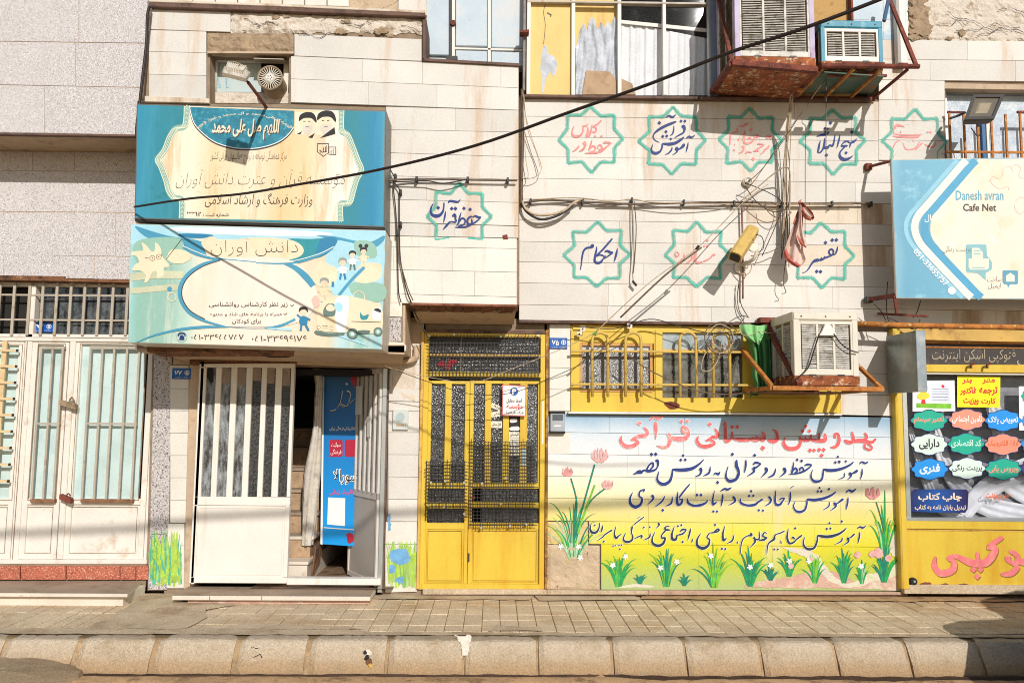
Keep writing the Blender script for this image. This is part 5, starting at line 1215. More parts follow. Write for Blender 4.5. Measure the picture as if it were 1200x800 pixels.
MB().rect(1061, 440, 1066.5, 609, YS+0.0, 0.08, 0.003, 560).build('alu_stile', m_alu, sf)
MB().pp([(1061,606),(1310,608),(1310,612),(1061,610)], YS-0.01, 0.08, 0.003).build('alu_rail', m_alu, sf)
MB().pp([(1058,610),(1310,612.5),(1310,622),(1058,619)], YS-0.02, 0.08, 0.003).build('rail', m_yel, sf)
MB().pp([(1062,619),(1310,621),(1310,688),(1062,686)], YS+0.0, 0.05).build('kick_panel', m_yel, sf)
MB().pp([(1060.5,620),(1062.5,620),(1064,686),(1062,686)], YS-0.005, 0.02).build('panel_gap', m_rust, sf)
MB().pp([(1062,620),(1310,622.6),(1310,624),(1062,621.4)], YS-0.004, 0.02).build('panel_lip', m_yel2, sf)
MB().rect(1060, 685.5, 1300, 696, YS-0.03, 0.1, 0.004).build('shop_sill', m_mort, sf)
mb = MB(); mb.disc(W(1071,681,YS-0.03), 0.034, 0.05, 14); mb.build('lock_ring', m_black, sf); MB().disc(W(1072,681,YS-0.034), 0.012, 0.02, 10).build('lock_pin', m_alu, sf); MB().rect(1065,677.5,1070,683.5,YS-0.02,0.03,0.002).build('lock_hasp', m_black, sf)
blob('rust_scab', [(1078,684),(1084,682),(1092,683),(1086,687)], YS-0.003, m_rust, sf, jit=.6); blob('rust_scab', [(1122,685),(1130,683.4),(1136,686),(1128,687.5)], YS-0.003, m_rust, sf, jit=.6); blob('rust_scab', [(1100,685.5),(1108,683),(1112,686),(1105,687)], YS-0.003, m_rust, sf, jit=.6)
# window dressing: dark backing sheet with white draped cloth
MB().rect(1062, 430, 1310, 615, YS+0.20, 0.01).build('display_backing', mat('grey_backdrop', hx('96969c'), 0.8, var=0.15, vs=3, stain=hx('6c6c70'), st=0.5, ss=3), sf)
def drape(pts, ws, Y, seed, m=m_curt, par=None, amp=0.009):
    S = smooth_pts([(x,y,w) for (x,y),w in zip(pts, ws)], 5); n = 12; vs = []; r = random.Random(seed); ph = r.uniform(0,6)
    for i,(x,y,w) in enumerate(S):
        a = S[max(0,i-1)]; b = S[min(len(S)-1,i+1)]; dx,dy = b[0]-a[0], b[1]-a[1]; l = math.hypot(dx,dy) or 1
        for k in range(n+1):
            t = (k/n-0.5)*w; vs.append(W(x-dy/l*t, y+dx/l*t, Y+amp*sin(k*1.5+ph+i*0.12)))
    mb = MB(); mb.add(vs, [[i*(n+1)+k,(i+1)*(n+1)+k,(i+1)*(n+1)+k+1,i*(n+1)+k+1] for i in range(len(S)-1) for k in range(n)])
    return mb.build('draped_cloth', m, par or sf, smooth=True)
m_drp = mat('grey_white_cloth', hx('d4d5da'), 0.85, var=0.08, vs=8)
drape([(1085,470),(1097,510),(1116,560),(1150,590),(1200,604)], [8,14,18,22,26], YS+0.15, 1, m_drp)
drape([(1150,448),(1165,480),(1172,520),(1180,560),(1230,590)], [10,18,14,26,30], YS+0.16, 2, m_drp)
drape([(1066,500),(1078,540),(1098,590),(1130,606)], [6,10,14,16], YS+0.14, 3, m_drp)
drape([(1130,604),(1150,578),(1185,556),(1230,540)], [16,24,26,26], YS+0.13, 4, m_drp)
# posters, cloud shaped cards
YP = YS+0.04
def poster(pts, m, label, name='poster', cat='poster', grp=None):
    return MB().pp(pts, YP, 0.003).build(name, m, None, label=label, cat=cat, group=grp)
def T(s, box, m, par, b=0.015, q=None, dY=0.0015, raw=False): return text(s, box, YP-dY, m, par, bold=b, quad=q, raw=raw)
m_pcard = mat('white_card_print', hx('f3f0ea'), 0.5, var=0.02)
m_pr = mat('poster_red', hx('d8262b'), 0.5); m_py = mat('poster_yellow', hx('f3e512'), 0.5, var=0.03); m_pt = mat('poster_teal', hx('16a98c'), 0.5, var=0.04); m_ps = mat('poster_salmon', hx('f0937a'), 0.5, var=0.04)
m_pb = mat('poster_blue', hx('1590e0'), 0.5, var=0.04); m_pm = mat('poster_mint', hx('d5e6da'), 0.5, var=0.03); m_pn = mat('poster_navy', hx('1c3570'), 0.5); m_pp = mat('poster_purple', hx('4c2f80'), 0.5); m_po = mat('poster_orange', hx('e0672c'), 0.5)
pc = poster([(1069.5,459),(1072,446),(1118.5,445.5),(1119.5,481.5),(1069.5,482)], m_pcard, 'white notice with a small tree drawing, left of the yellow poster in the shop window')
MB().fp([(1074,472),(1115,473),(1115,478.5),(1074,477.5)], YP-0.0015).build('poster_art', m_g2, pc); MB().fp([(1086,448),(1114,448),(1114,471),(1090,471)], YP-0.0012).build('poster_art', mat('poster_lilac', hx('dfe4ee'), 0.5), pc)
blob('poster_art', [(1075,463),(1080,459),(1087,460),(1089,465),(1083,468),(1076,467)], YP-0.002, mat('poster_tree_yellow', hx('d9d23a'), 0.5), pc, jit=.4); MB().fp([(1080.5,466),(1083.5,466),(1085,473),(1079.5,473)], YP-0.0025).build('poster_art', m_pr, pc)
blob('poster_art', [(1103,452),(1105,450.5),(1107,453),(1105,454.5)], YP-0.002, m_pr, pc, jit=.1)
for i in range(5): MB().fp([(1092,455+i*3.2),(1111,455+i*3.2),(1111,455.8+i*3.2),(1092,455.8+i*3.2)], YP-0.002).build('print_line', mat('print_grey', hx('8f96a8'), 0.5), pc)
T('مهدکودک', (1088,449.6,1101,453.4), m_pn, pc, 0.01)
py_ = poster([(1121.8,440.3),(1172.3,441),(1172,477.3),(1121.6,476.8)], m_py, 'bright yellow poster with red lettering at the top of the shop window')
T('بنر', (1127,443.5,1139,450), m_pr, py_, 0.035); T('مهر', (1151,443.5,1166,450), m_pr, py_, 0.035)
T('ترجمه', (1147.5,453,1169,463.5), m_pr, py_, 0.035); T('فاکتور', (1125,453,1144,463), m_pr, py_, 0.035); T('کارت', (1150,466,1167,474.5), m_pr, py_, 0.035); T('ویزیت', (1129,466,1147,474.5), m_pr, py_, 0.035)
def cloud(cx, cy, w, h):
    pts = []
    for i in range(48):
        a = 2*pi*i/48; f = 1+0.07*cos(8*a)
        c, s = cos(a), sin(a)
        x = (abs(c)**0.75)*(1 if c > 0 else -1)*w/2*f; y = (abs(s)**0.95)*(1 if s > 0 else -1)*h/2*f*(1-0.12*abs(c)); pts.append((cx+x, cy+y))
    return pts
cl = [(1088.7,492.5,m_pt,'تعمیر سیستم',m_ps,'teal cloud-shaped card below the white tree notice'),
      (1133.3,491.5,m_ps,'تامین اجتماعی',m_pcard,'salmon cloud-shaped card directly below the yellow poster'),
      (1175.5,492.5,m_pb,'تعویض پلاک',m_pcard,'blue cloud-shaped card at the right of the top row of cloud cards'),
      (1089,520.5,m_pm,'دارایی',m_printd,'pale mint cloud-shaped card with black lettering at the left of the middle row'),
      (1132.3,520,m_pt,'کد اقتصادی',m_pm,'teal cloud-shaped card in the middle of the nine cloud cards'),
      (1175.5,520.5,m_ps,'ابلاغ الکترونیک',m_po,'salmon cloud-shaped card at the right of the middle row'),
      (1089.6,549.5,m_pb,'فنری',m_pcard,'blue cloud-shaped card with white lettering above the dark blue placard'),
      (1133.5,548.5,m_pm,'پرینت رنگی',m_printd,'pale mint cloud-shaped card with black lettering in the middle of the bottom row'),
      (1176,549.5,m_pt,'ویروس یابی',m_ps,'teal cloud-shaped card at the right of the bottom row, above the orange window lettering')]
for cx, cy, mc, s, mt, lb in cl:
    o = MB().pp(cloud(cx, cy, 41.5, 24.5), YP, 0.003).build('cloud_card', m_pn, None, label=lb, cat='card', group='cloud-shaped cards in the shop window')
    MB().fp(cloud(cx, cy, 39.8, 22.8), YP-0.0008).build('card_face', mc, o)
    big = len(s) < 7
    T(s, (cx-(12 if big else 17), cy-6.5, cx+(12 if big else 17), cy+6) if big else (cx-17.5, cy-5, cx+17.5, cy+4.5), mt, o, 0.03 if big else 0.02)
for cy, mc in ((519.5, m_pb),(548.5, m_pp)):
    o = MB().pp(cloud(1217, cy, 41.5, 24.5), YP, 0.003).build('cloud_card', m_pn, None, label=('blue' if mc is m_pb else 'purple')+' cloud-shaped card cut by the right edge of the picture', cat='card', group='cloud-shaped cards in the shop window')
    MB().fp(cloud(1217, cy, 39.8, 22.8), YP-0.0008).build('card_face', mc, o)
pw_ = poster([(1194,452.5),(1240,452.5),(1240,504.5),(1194.5,504)], m_pcard, 'white card with teal and blue spots at the right edge of the shop window', name='card', cat='card')
MB().fp(cloud(1208,464,22,16), YP-0.0015).build('card_print', m_pt, pw_); MB().fp(cloud(1208,493,22,16), YP-0.0015).build('card_print', m_pb, pw_)
pl = MB().pp([(1062,588),(1068,576.5),(1072,573),(1132.5,573),(1135,576),(1134,596),(1131,600.5),(1066,599.5)], YP, 0.003).build('placard', gradmat('navy_print', 0, [(W(1062,590,YP).x, hx('24204a')), (W(1098,590,YP).x, hx('1f55a0')), (W(1135,590,YP).x, hx('2b1f4c'))], rough=0.4, wob=0.01), None, label='dark blue placard with pale lettering at the bottom left of the shop window', cat='placard')
m_pcr = mat('poster_cream', hx('f0d8c0'), 0.5)
T('چاپ کتاب', (1076,577,1127,588.5), m_pcr, pl, 0.035); T('تبدیل پایان نامه به کتاب', (1072,591,1132,598.5), m_pcr, pl, 0.025)
wl = text('هنر و زینت', (1155,577,1183,585.5), YS+0.046, m_po, sf, bold=0.03)
# painted word on the lower panel
m_shd = mat('brown_letter_shadow', hx('8f6a2c'), 0.6, var=0.2, vs=10); m_pk2 = mat('salmon_letter', hx('e8787a'), 0.55, var=0.12, vs=9, stain=hx('ee9a8e'), st=0.5, ss=12)
# ================================================================== BRUSH LETTERING ON THE WALL (pen strokes: x,y,width)
def pen(data, ox, oy, sc, Y, m, par, name='lettering', grow=0.0, wmul=1.0):
    if m is m_pinkl and wmul == 1.0: wmul = 1.22
    mb = MB(); q = 0
    for st in data.split(';'):
        st = st.strip()
        if not st: continue
        P = []; w = 10
        for t in st.split():
            c = [float(v) for v in t.split(',')]
            if len(c) > 2: w = c[2]
            P.append((ox+c[0]/sc, oy+c[1]/sc, w/sc*wmul*1.08))
        yy = Y - 0.00002*q; q += 1
        if len(P) == 1:
            x, y, d = P[0]; d = d*0.62+grow*0.6
            mb.fp([(x-d, y+d*0.08), (x-d*0.55, y-d*0.5), (x-d*0.08, y-d), (x+d*0.5, y-d*0.55), (x+d, y-d*0.08), (x+d*0.55, y+d*0.5), (x+d*0.08, y+d), (x-d*0.5, y+d*0.55)], yy); continue
        S = smooth_pts(P, 5) if len(P) > 2 else [tuple(P[0][k]*(1-t/4)+P[1][k]*t/4 for k in range(3)) for t in range(5)]
        n = len(S)
        ws = [(s[2]*(0.55 if i in (0, n-1) else 0.85 if i in (1, n-2) else 1)+grow) for i, s in enumerate(S)]
        mb.ribbon([(s[0], s[1]) for s in S], ws, yy)
    return mb.build(name, m, par)
YT = YR - 0.0035
STARS = [(701.5,308-.3,38.5,0),(817,298,38.5,0),(962.5,299,38.5,0),(692.5,163,38.5,0),(788,164.5,39,0),(879,164,37,0),(976,165.5,38,0),(1072,166,38,0)]
def star(cx, cy, r, Y, par, seed, drop=(), arm=None):
    rr = random.Random(seed); R = r; c = r*0.72; n = r*0.70; a = r*0.29
    P = []
    for k in range(4):
        an = -pi/2 + k*pi/2
        def rot(x, y): return (cx + x*cos(an) - y*sin(an), cy + x*sin(an) + y*cos(an))
        # local frame: tip along +x
        P += [rot(R, 0), rot(n, a), rot(c*0.985, c)]
        P += [rot(a, n)] if False else []
        P += [rot(a*1.0, n)] if False else []
        # concave vertex between the corner and the next tip
        P += [rot(a, n)]
    # order per quadrant: tip, notch, corner, notch
    Q = []
    for k in range(4):
        an = -pi/2 + k*pi/2
        def rot(x, y): return (cx + x*cos(an) - y*sin(an), cy + x*sin(an) + y*cos(an))
        Q += [rot(R, 0), rot(n, a), rot(c, c), rot(a, n)]
    Q = [(x+rr.uniform(-1.1, 1.1), y+rr.uniform(-1.1, 1.1)) for x, y in Q]
    hz = MB(); core = MB(); m = len(Q); kq = 0
    for i in range(m):
        if i in drop: continue
        p, q = Q[i], Q[(i+1) % m]
        d = (q[0]-p[0], q[1]-p[1]); nx = 7
        S = [(p[0]+d[0]*(t/nx*1.04-.02)+rr.uniform(-.25,.25), p[1]+d[1]*(t/nx*1.04-.02)+rr.uniform(-.25,.25)) for t in range(nx+1)]
        hz.ribbon(S, [rr.uniform(4.0, 5.6) for _ in S], Y+0.0008-0.00006*kq)
        core.ribbon(S, [rr.uniform(1.3, 2.3) for _ in S], Y-0.00006*kq); kq += 1
    hz.build('spray_haze', m_teals, par); core.build('painted_star', m_teal, par)
for i, (cx, cy, r, _) in enumerate([(699.5,298.3,38.5,0)]+STARS[1:]):
    drop = (11,) if i == 2 else ()
    star(cx, cy, r, YT, RW, 70+i, drop)
star(538, 253, 38, YU-0.0035, U, 69, drop=(7,8))
PH = YT-0.0012
pen('134,685,12 150,600,18 160,500,24 185,390,28 240,338,30 330,335,20; 285,325,14 325,310,60 350,315,20; 390,315,10 385,380,26 365,470,30 362,550,34 410,575,34 460,555,34 495,505,20 540,450,8; 638,190,24 560,280,28 470,380,26 385,455,18; 385,470,24 440,445,24 500,465,18 540,490,10; 515,405,18 550,385,30 600,405,34 650,408,14; 650,410,16 590,450,22 520,500,12 495,490,14; 715,340,8 700,420,30 680,500,26 660,562,8', 670, 265, 13.333, PH, m_blue, RW)
pen('500,190,46; 605,150,46; 670,148,46; 690,245,8 680,300,24 655,365,20 610,385,16; 590,385,22 555,350,26 565,305,26 600,295,26 625,330,24 610,375,26 560,405,28; 560,405,30 500,425,26 440,455,34 400,460,30; 490,400,16 480,430,30; 440,420,16 425,455,30; 400,462,44 340,470,44 290,510,26 240,590,20 190,645,12 135,662,8; 362,640,46; 422,643,46', 930, 270, 13.333, PH, m_blue, RW)
pen('125,215,14 85,290,30 75,370,40 110,430,50 180,450,60 250,430,50 300,370,38 320,290,26 325,195,26; 215,295,56; 400,210,14 430,170,36 500,175,40 590,185,30 635,130,10; 355,360,16 340,460,32 315,580,12; 470,310,54; 540,310,56; 560,510,16 540,560,30 440,560,24 380,620,40 300,712,10; 480,460,30 520,430,52 540,470,40 535,530,26; 700,305,52; 815,325,52; 650,375,12 620,470,30 590,590,28 560,625,14; 600,590,16 650,500,30 700,500,30 725,550,28 690,610,24 590,635,16; 865,470,10 830,460,30 775,500,34 765,570,36 810,610,36 850,570,30 840,500,24; 865,475,24 910,445,26 960,470,40 1025,470,18; 1020,472,18 940,545,26 850,600,28 740,650,30 630,660,24 530,660,14', 500, 225, 16, YU-0.0047, m_blue, U)
pen('295,102,12 350,75,26 400,98,30 460,55,10; 465,165,16 400,190,34 300,230,38 190,290,36 120,350,24 100,410,18 130,460,16 200,495,8; 195,188,44; 425,225,8 418,310,22 400,360,20 365,385,8; 535,160,38; 595,160,38; 545,250,30 575,245,50 590,290,34 570,340,24 500,380,20 430,422,8; 300,325,40; 250,398,38; 312,392,38; 375,440,34; 585,405,14 540,445,34 450,500,42 350,520,44 240,510,22; 240,510,20 240,560,26 210,630,30 150,662,42 95,650,38 70,600,26 100,512,8; 395,565,12 385,610,24 340,660,20 285,685,8; 585,510,20 570,545,46 520,590,24 480,600,20; 450,570,20 465,590,60 470,640,22 400,690,10; 610,430,12 660,400,26 700,415,26 755,375,10; 648,485,8 635,560,24 612,652,10', 758, 130, 13.333, PH, m_blue, RW)
pen('345,90,52; 250,185,40; 295,195,30; 325,240,16 270,290,34 190,300,34 105,325,14; 240,250,20 270,240,36 250,290,30; 170,395,10 150,470,30 135,560,30 120,600,18; 120,600,18 170,600,24 220,530,30 240,430,28 245,350,12; 225,515,40 290,520,44 330,480,28 380,485,34 405,420,26 425,290,14; 510,290,8 490,400,28 455,530,12; 718,250,50; 800,365,14 760,410,34 700,440,30 680,520,10; 680,440,20 640,410,26 580,425,24 525,495,14; 525,495,22 600,490,34 645,485,22; 600,500,24 540,560,24 505,620,28 520,690,50 590,725,50 670,705,34 740,655,8; 615,610,44; 275,650,50', 950, 138, 14.815, PH, m_blue, RW)
pen('140,205,14 105,290,22 110,370,28 170,400,40 240,390,30 300,320,24 305,200,26; 300,205,24 330,205,24 360,200,18 380,195,24 405,155,10; 400,215,14 395,330,34 360,400,24; 360,400,26 420,390,26 450,310,24 480,170,16; 660,90,20 590,160,24 490,220,24; 490,220,22 550,240,24 550,300,24 500,325,24 470,300,18; 535,380,30 530,410,30; 655,395,32; 240,570,18 180,640,24 110,685,12; 320,500,60 350,560,34 310,640,30 240,680,14; 475,460,14 450,560,24 405,670,18; 430,640,18 490,580,26 540,610,24 500,680,26 410,700,18; 575,630,24 600,570,24 650,570,24 660,630,24 600,650,24; 680,520,18 740,510,30 840,520,16; 840,520,16 740,600,26 640,680,28 500,710,26 340,712,14', 664, 135, 16, PH, m_pinkl, RW)
pen('440,110,30 370,130,36 350,155,26 220,160,14; 480,225,46; 225,215,34; 260,262,22 180,270,24 110,310,24 90,400,24 85,520,16; 265,360,12 240,440,26; 370,240,24 350,380,30 360,470,30 440,480,30 520,430,26 560,350,26; 560,350,26 600,320,28 615,350,28 580,370,24; 410,420,16 450,370,24 490,400,20; 180,505,32 165,510,24; 165,610,30; 310,550,26 345,540,24 340,600,26 300,650,18 240,665,8; 370,675,18 430,640,22 500,660,16; 520,630,14 600,620,30 620,640,16; 600,500,14 640,490,22 720,510,20 640,560,18 540,620,12; 820,520,22 800,560,24 740,600,22 720,640,20 650,690,10; 525,775,44; 790,365,50; 850,370,46', 850, 138, 16, PH, m_pinkl, RW)
pen('720,190,34; 660,295,34; 720,295,34; 870,450,30 820,465,26 780,510,20 700,560,22 580,600,20 510,590,34 495,480,32 530,340,18; 430,470,20 425,540,26 330,610,12; 290,440,18 270,540,24 150,615,14; 130,390,12 120,450,20 150,490,18 190,450,16 150,390,12', 784, 270, 16, PH, m_pinkl, RW)
pen('70,150,10 115,140,10 180,165,16 240,160,16; 200,60,14 240,55,14; 300,150,14 350,145,22; 600,150,16 500,150,24 380,150,20 330,130,16 310,70,12; 700,100,24; 760,100,24', 1030, 145, 12, PH, m_pinkl, RW) if False else None
T2 = '30,165,14 45,130,16 90,140,18 140,155,16 200,165,14; 75,95,12 85,60,18 60,30,14; 210,175,28; 0,0,0'
pen('1040,290,18 1035,250,20 1060,230,18 1100,245,16; 1040,285,18 1100,292,22 1200,290,18; 1120,230,12; 1030,370,18 1050,335,18 1080,320,14; 1090,335,14 1110,375,20 1160,370,18 1190,330,16; 1125,330,14; 1155,330,14; 1045,408,16', 840, 100, 5, PH, m_pinkl, RW, wmul=0.35) 
pen('100,605,12; 30,640,8 0,660,12; 150,603,12; 170,650,10 100,700,10; 135,690,10 110,710,10; 195,690,9 160,680,10; 145,605,9', 1090, 1000, 4, PH, m_pinkl, RW) if False else None
pen('0,78,5 30,82,6 110,84,6 130,70,5; 38,60,6; 165,60,7; 178,60,7; 10,45,5 20,30,6 40,32,5; 140,110,6 120,130,5 105,145,4; 95,100,5; 150,118,5 190,130,5 205,105,5', 1046, 140, 4.0, PH, m_pinkl, RW)

# mural lines (blue script with a thin white outline)
YM = YL-0.0070
L1 = [('262,112,34; 308,110,34; 305,185,16 325,180,32 335,215,22 320,260,16 285,290,14; 320,270,18 270,290,24 210,290,22 240,225,16 275,205,22 280,240,20 240,285,16; 250,285,18 180,285,22 150,310,24 110,310,26 65,328,10; 100,300,16 140,290,20 160,305,14', 735),
      ('605,125,28; 580,172,28; 628,170,28; 830,165,12 780,215,20 700,265,34 600,280,36 490,275,28; 490,270,16 485,330,22 460,400,30 400,435,34 345,415,30 325,370,22 345,290,8; 790,255,14 795,270,34 800,300,22 780,335,18 735,350,8; 900,240,8 885,310,22 825,345,10; 1005,300,12 985,325,26 955,315,18 935,335,8; 978,415,30; 1138,110,30; 1090,240,8 1070,330,14 1085,385,26 1130,400,32 1180,375,26 1200,310,18', 735)]
for d_, ox in L1: pass
def blue_line(d_, ox, oy, sc, m=m_blue):
    pen(d_, ox, oy, sc, YM+0.0012, m_printw, MU, 'lettering_outline', grow=0.95)
    pen(d_, ox, oy, sc, YM-0.0006, m, MU, 'lettering')
for d_, ox in L1: blue_line(d_, ox, 520, 9.23)
blue_line('215,170,20 212,230,34 235,290,28 235,340,24 200,385,32 140,400,34 105,370,26 100,320,16 125,240,8; 315,170,16 312,240,22 300,310,10; 410,122,30; 395,225,12 420,200,24 480,215,18; 480,215,14 430,250,20 400,265,30 400,300,22 330,348,10; 520,255,16 535,270,34 535,300,24 480,362,8; 640,260,8 615,330,22 555,362,12; 720,255,16 735,275,34 735,310,22 680,358,8; 870,170,26; 918,182,28; 835,190,8 820,270,20 810,325,18; 820,300,12 850,260,20 870,290,20 840,315,16; 900,290,16 900,265,18 925,255,18 940,285,18 915,300,16; 950,235,12 980,220,22 1030,225,16; 1030,228,14 960,285,20 880,315,20 780,328,10', 840, 520, 9.23)
blue_line('720,150,26; 690,215,28; 735,208,32; 812,202,24; 905,205,12 860,245,22 760,290,30 640,310,36 545,295,26; 548,290,14 545,350,20 525,420,24 460,440,32 415,410,24 405,360,16 425,300,8; 800,335,10 790,385,14 730,412,8; 945,300,16 935,320,30 890,345,18 865,360,18; 850,335,20 865,350,36 870,380,20 835,415,8; 975,232,12 1000,210,20 1040,225,22 1075,208,14; 1005,285,10 1000,350,20 985,410,10', 910, 520, 10)
# line 2
blue_line('60,520,8 30,590,22 40,650,30 90,680,34 145,650,28 160,590,20 130,560,18 140,510,18 195,490,18; 180,505,20; 265,550,30 282,590,22 215,660,8; 408,560,10 375,620,18 300,680,10; 385,715,28; 490,570,8 475,640,20 415,670,8; 550,510,8 540,600,24 550,655,28 585,640,24 600,590,16; 680,430,14 620,500,18 560,580,18; 560,590,14 590,600,16; 655,585,10 660,635,24 720,665,26 790,660,28 850,635,20 875,600,8; 755,550,28; 798,550,28; 945,500,8 925,600,18 930,650,28 970,625,12; 932,728,24; 972,728,24; 1010,510,10 1050,485,22 1090,490,24 1130,468,10; 1035,535,10 1030,600,20 1015,675,10; 1140,570,22 1155,580,26 1165,620,20 1100,660,8', 735, 520, 9.23)
blue_line('255,585,10 260,635,24 330,662,24 410,655,28 450,625,20 500,595,18; 480,600,16; 350,560,24; 395,558,24; 372,508,24; 455,715,24; 500,718,24; 560,565,22 585,600,24 570,640,18 520,668,8; 640,495,8 630,590,18 640,650,26 680,655,26 710,620,18 735,585,12; 675,600,10 710,585,18 738,590,12; 795,475,8 840,448,8; 795,515,14 795,590,22 775,655,10', 840, 520, 9.23)
blue_line('505,512,22; 485,555,26; 525,553,26; 615,527,26; 700,555,14 640,600,24 540,640,32 440,655,34 355,645,26; 358,645,14 355,700,20 330,770,24 270,795,30 220,775,22 200,720,14 225,665,8; 625,675,10 610,730,16 550,768,8; 785,640,20 765,655,26 720,690,16 695,700,14; 670,685,20 690,705,32 690,735,20 635,778,8; 815,568,12 850,540,22 890,555,26 935,520,10; 840,620,10 832,690,22 818,765,8', 910, 520, 10)
# line 3
blue_line('80,130,8 65,190,20 90,235,28 140,230,24 170,180,16 178,115,8; 120,150,20; 215,150,12 205,195,18 195,235,8; 325,205,20 290,225,16 240,260,16 210,290,14 150,330,8; 225,340,22; 368,160,8 350,250,18 370,300,26 400,275,16 435,250,10; 335,392,18; 360,388,18; 405,382,18; 435,382,18; 415,428,20; 485,235,8 455,310,18 490,345,26 550,330,22 565,280,18 550,235,12 560,160,24; 700,50,12 640,95,14 570,150,12; 620,70,8 655,45,8; 580,310,8 620,290,14 670,270,16 665,300,24; 695,175,20; 765,170,20; 770,240,10 760,290,18 695,322,8; 860,125,24 875,145,18 840,185,8; 830,220,8 795,300,16 800,360,26 860,390,32 920,365,28 945,300,20 910,300,20 905,265,14 960,200,22; 1000,160,8 950,170,16 950,200,22 1010,205,14; 1055,160,8 1025,250,22 1030,310,30 1070,315,26 1085,260,16; 1095,160,22; 1135,148,22; 1120,225,12 1150,200,22 1195,200,16; 1195,205,12 1150,250,20 1085,265,14; 1150,345,24', 685, 600, 10, m_navy)
blue_line('145,185,12 130,250,20 110,325,8; 165,305,12 158,350,18; 265,240,8 220,320,20 225,390,30 290,420,34 350,385,26 365,320,18 335,290,14 370,235,14; 370,240,14 440,230,18 475,210,20 460,195,18 410,235,14; 430,145,24; 545,155,8 520,260,22 530,325,28 565,300,12; 510,425,24; 550,428,24; 655,255,8 630,330,20 570,362,8; 690,335,10 690,365,16; 845,240,20 855,265,28 810,275,14 760,310,14 735,380,14 728,490,8; 955,215,8 945,310,18 900,310,16 885,290,22 900,340,22 845,408,8; 945,325,14 1000,320,26 1040,290,18; 1040,245,8 1010,235,14 990,275,18 1045,300,12; 1195,240,12 1140,260,14 1125,290,22 1120,315,26 1060,360,16 1042,420,14 1038,495,8; 1125,432,22; 1165,432,22', 795, 600, 10, m_navy)
blue_line('145,215,16 110,235,14 70,250,14; 100,325,10 105,365,18; 270,185,24; 190,190,8 175,290,22 200,360,24 250,350,20 280,320,16 350,265,22; 230,310,10 240,290,18 265,310,18; 672,125,22; 640,192,24; 682,188,24; 815,105,26; 870,180,10 830,220,20 760,260,28 650,285,34 530,270,24; 532,270,14 525,340,20 490,415,24 420,430,28 375,395,22 365,340,14 385,285,8; 820,290,10 810,335,16 735,375,8; 965,250,22 930,285,16 900,300,14; 880,295,18 890,310,26 890,345,18 830,385,8; 1000,185,12 1030,170,20 1065,180,20 1100,155,8; 1028,225,10 1020,290,18 1005,360,8', 905, 600, 10, m_navy)
# red headline
YQ = YM
def red_line(d_, ox, oy, sc, m): 
    pen(d_, ox, oy, sc, YQ+0.0012, m_printw, MU, 'lettering_outline', grow=0.8); pen(d_, ox, oy, sc, YQ-0.0006, m, MU, 'lettering')
red_line('65,225,10 55,270,26 90,315,34 150,320,34 205,290,30 180,262,22 150,265,14 200,235,26 270,225,34 290,190,26 255,150,16; 218,118,34; 310,90,10 350,60,24 390,75,26 440,45,8; 360,105,34 365,180,28 362,260,8; 470,205,30 490,250,30 480,300,30 440,330,26 370,315,8; 500,245,34 560,255,40 620,250,38 650,220,30 640,170,24 600,150,22 600,190,24 640,205,20; 590,100,30; 640,98,30', 720, 480, 7.5, m_pink)
red_line('740,230,10 725,270,26 760,315,30 820,320,32 875,295,28 850,265,20 810,270,12 860,240,24 905,235,28 905,200,26 880,160,12; 838,125,32; 970,100,30 975,180,28 980,270,30 1010,265,28 1035,240,24 1035,190,16; 1035,150,28; 1080,150,30; 1040,250,20 1110,262,34 1200,260,34', 720, 480, 7.5, m_redp)
red_line('0,250,34 50,265,34 70,250,26 110,260,34 115,215,26 95,190,12; 50,225,16 55,260,20; 105,335,34; 150,265,20 200,275,36 235,255,28 225,200,24 190,170,14; 300,240,12 290,300,30 330,340,34 400,335,34 435,290,28 430,230,22; 430,260,26 480,265,30 520,260,26 530,215,18; 480,230,14 482,262,20; 530,260,26 580,270,30 650,265,36 650,205,20; 600,200,16 600,262,24; 455,185,28; 515,185,28; 482,145,28; 520,355,30; 555,355,28; 600,350,30; 640,350,30; 622,400,30; 700,330,14 750,320,28 775,270,28 765,215,24 740,215,24 740,250,20; 820,265,20 860,285,34 900,270,28 890,190,22; 900,275,30 980,270,34 1060,285,26 1100,250,18; 1000,200,18 1020,240,24 990,260,22; 1010,290,20 1000,330,18 1050,350,20 1060,320,16 1000,280,16', 880, 480, 7.5, m_redp)
# painted word on the shop panel and its shadow
sp_word = '785,205,10 780,250,28 810,285,34 865,270,34 870,230,26 845,215,18 880,205,22 950,235,36 1020,235,40 1060,190,36 1060,165,30 1035,160,22 1100,115,26; 980,185,16 985,230,22; 1135,205,24 1120,220,22 1165,240,26 1165,200,26 1130,180,20; 1090,290,18 1140,285,30 1175,250,28; 1175,230,40 1240,235,40; 962,268,26; 995,268,26; 980,300,26'
for q, (dx, dy, m, dz) in enumerate(((0.9, 1.2, m_shd, 0.002), (0, 0, m_pk2, 0.0034))):
    pen(sp_word, 900+dx, 600+dy, 4, YS-dz, m, sf, 'lettering' if q else 'lettering_shadow', wmul=0.86)

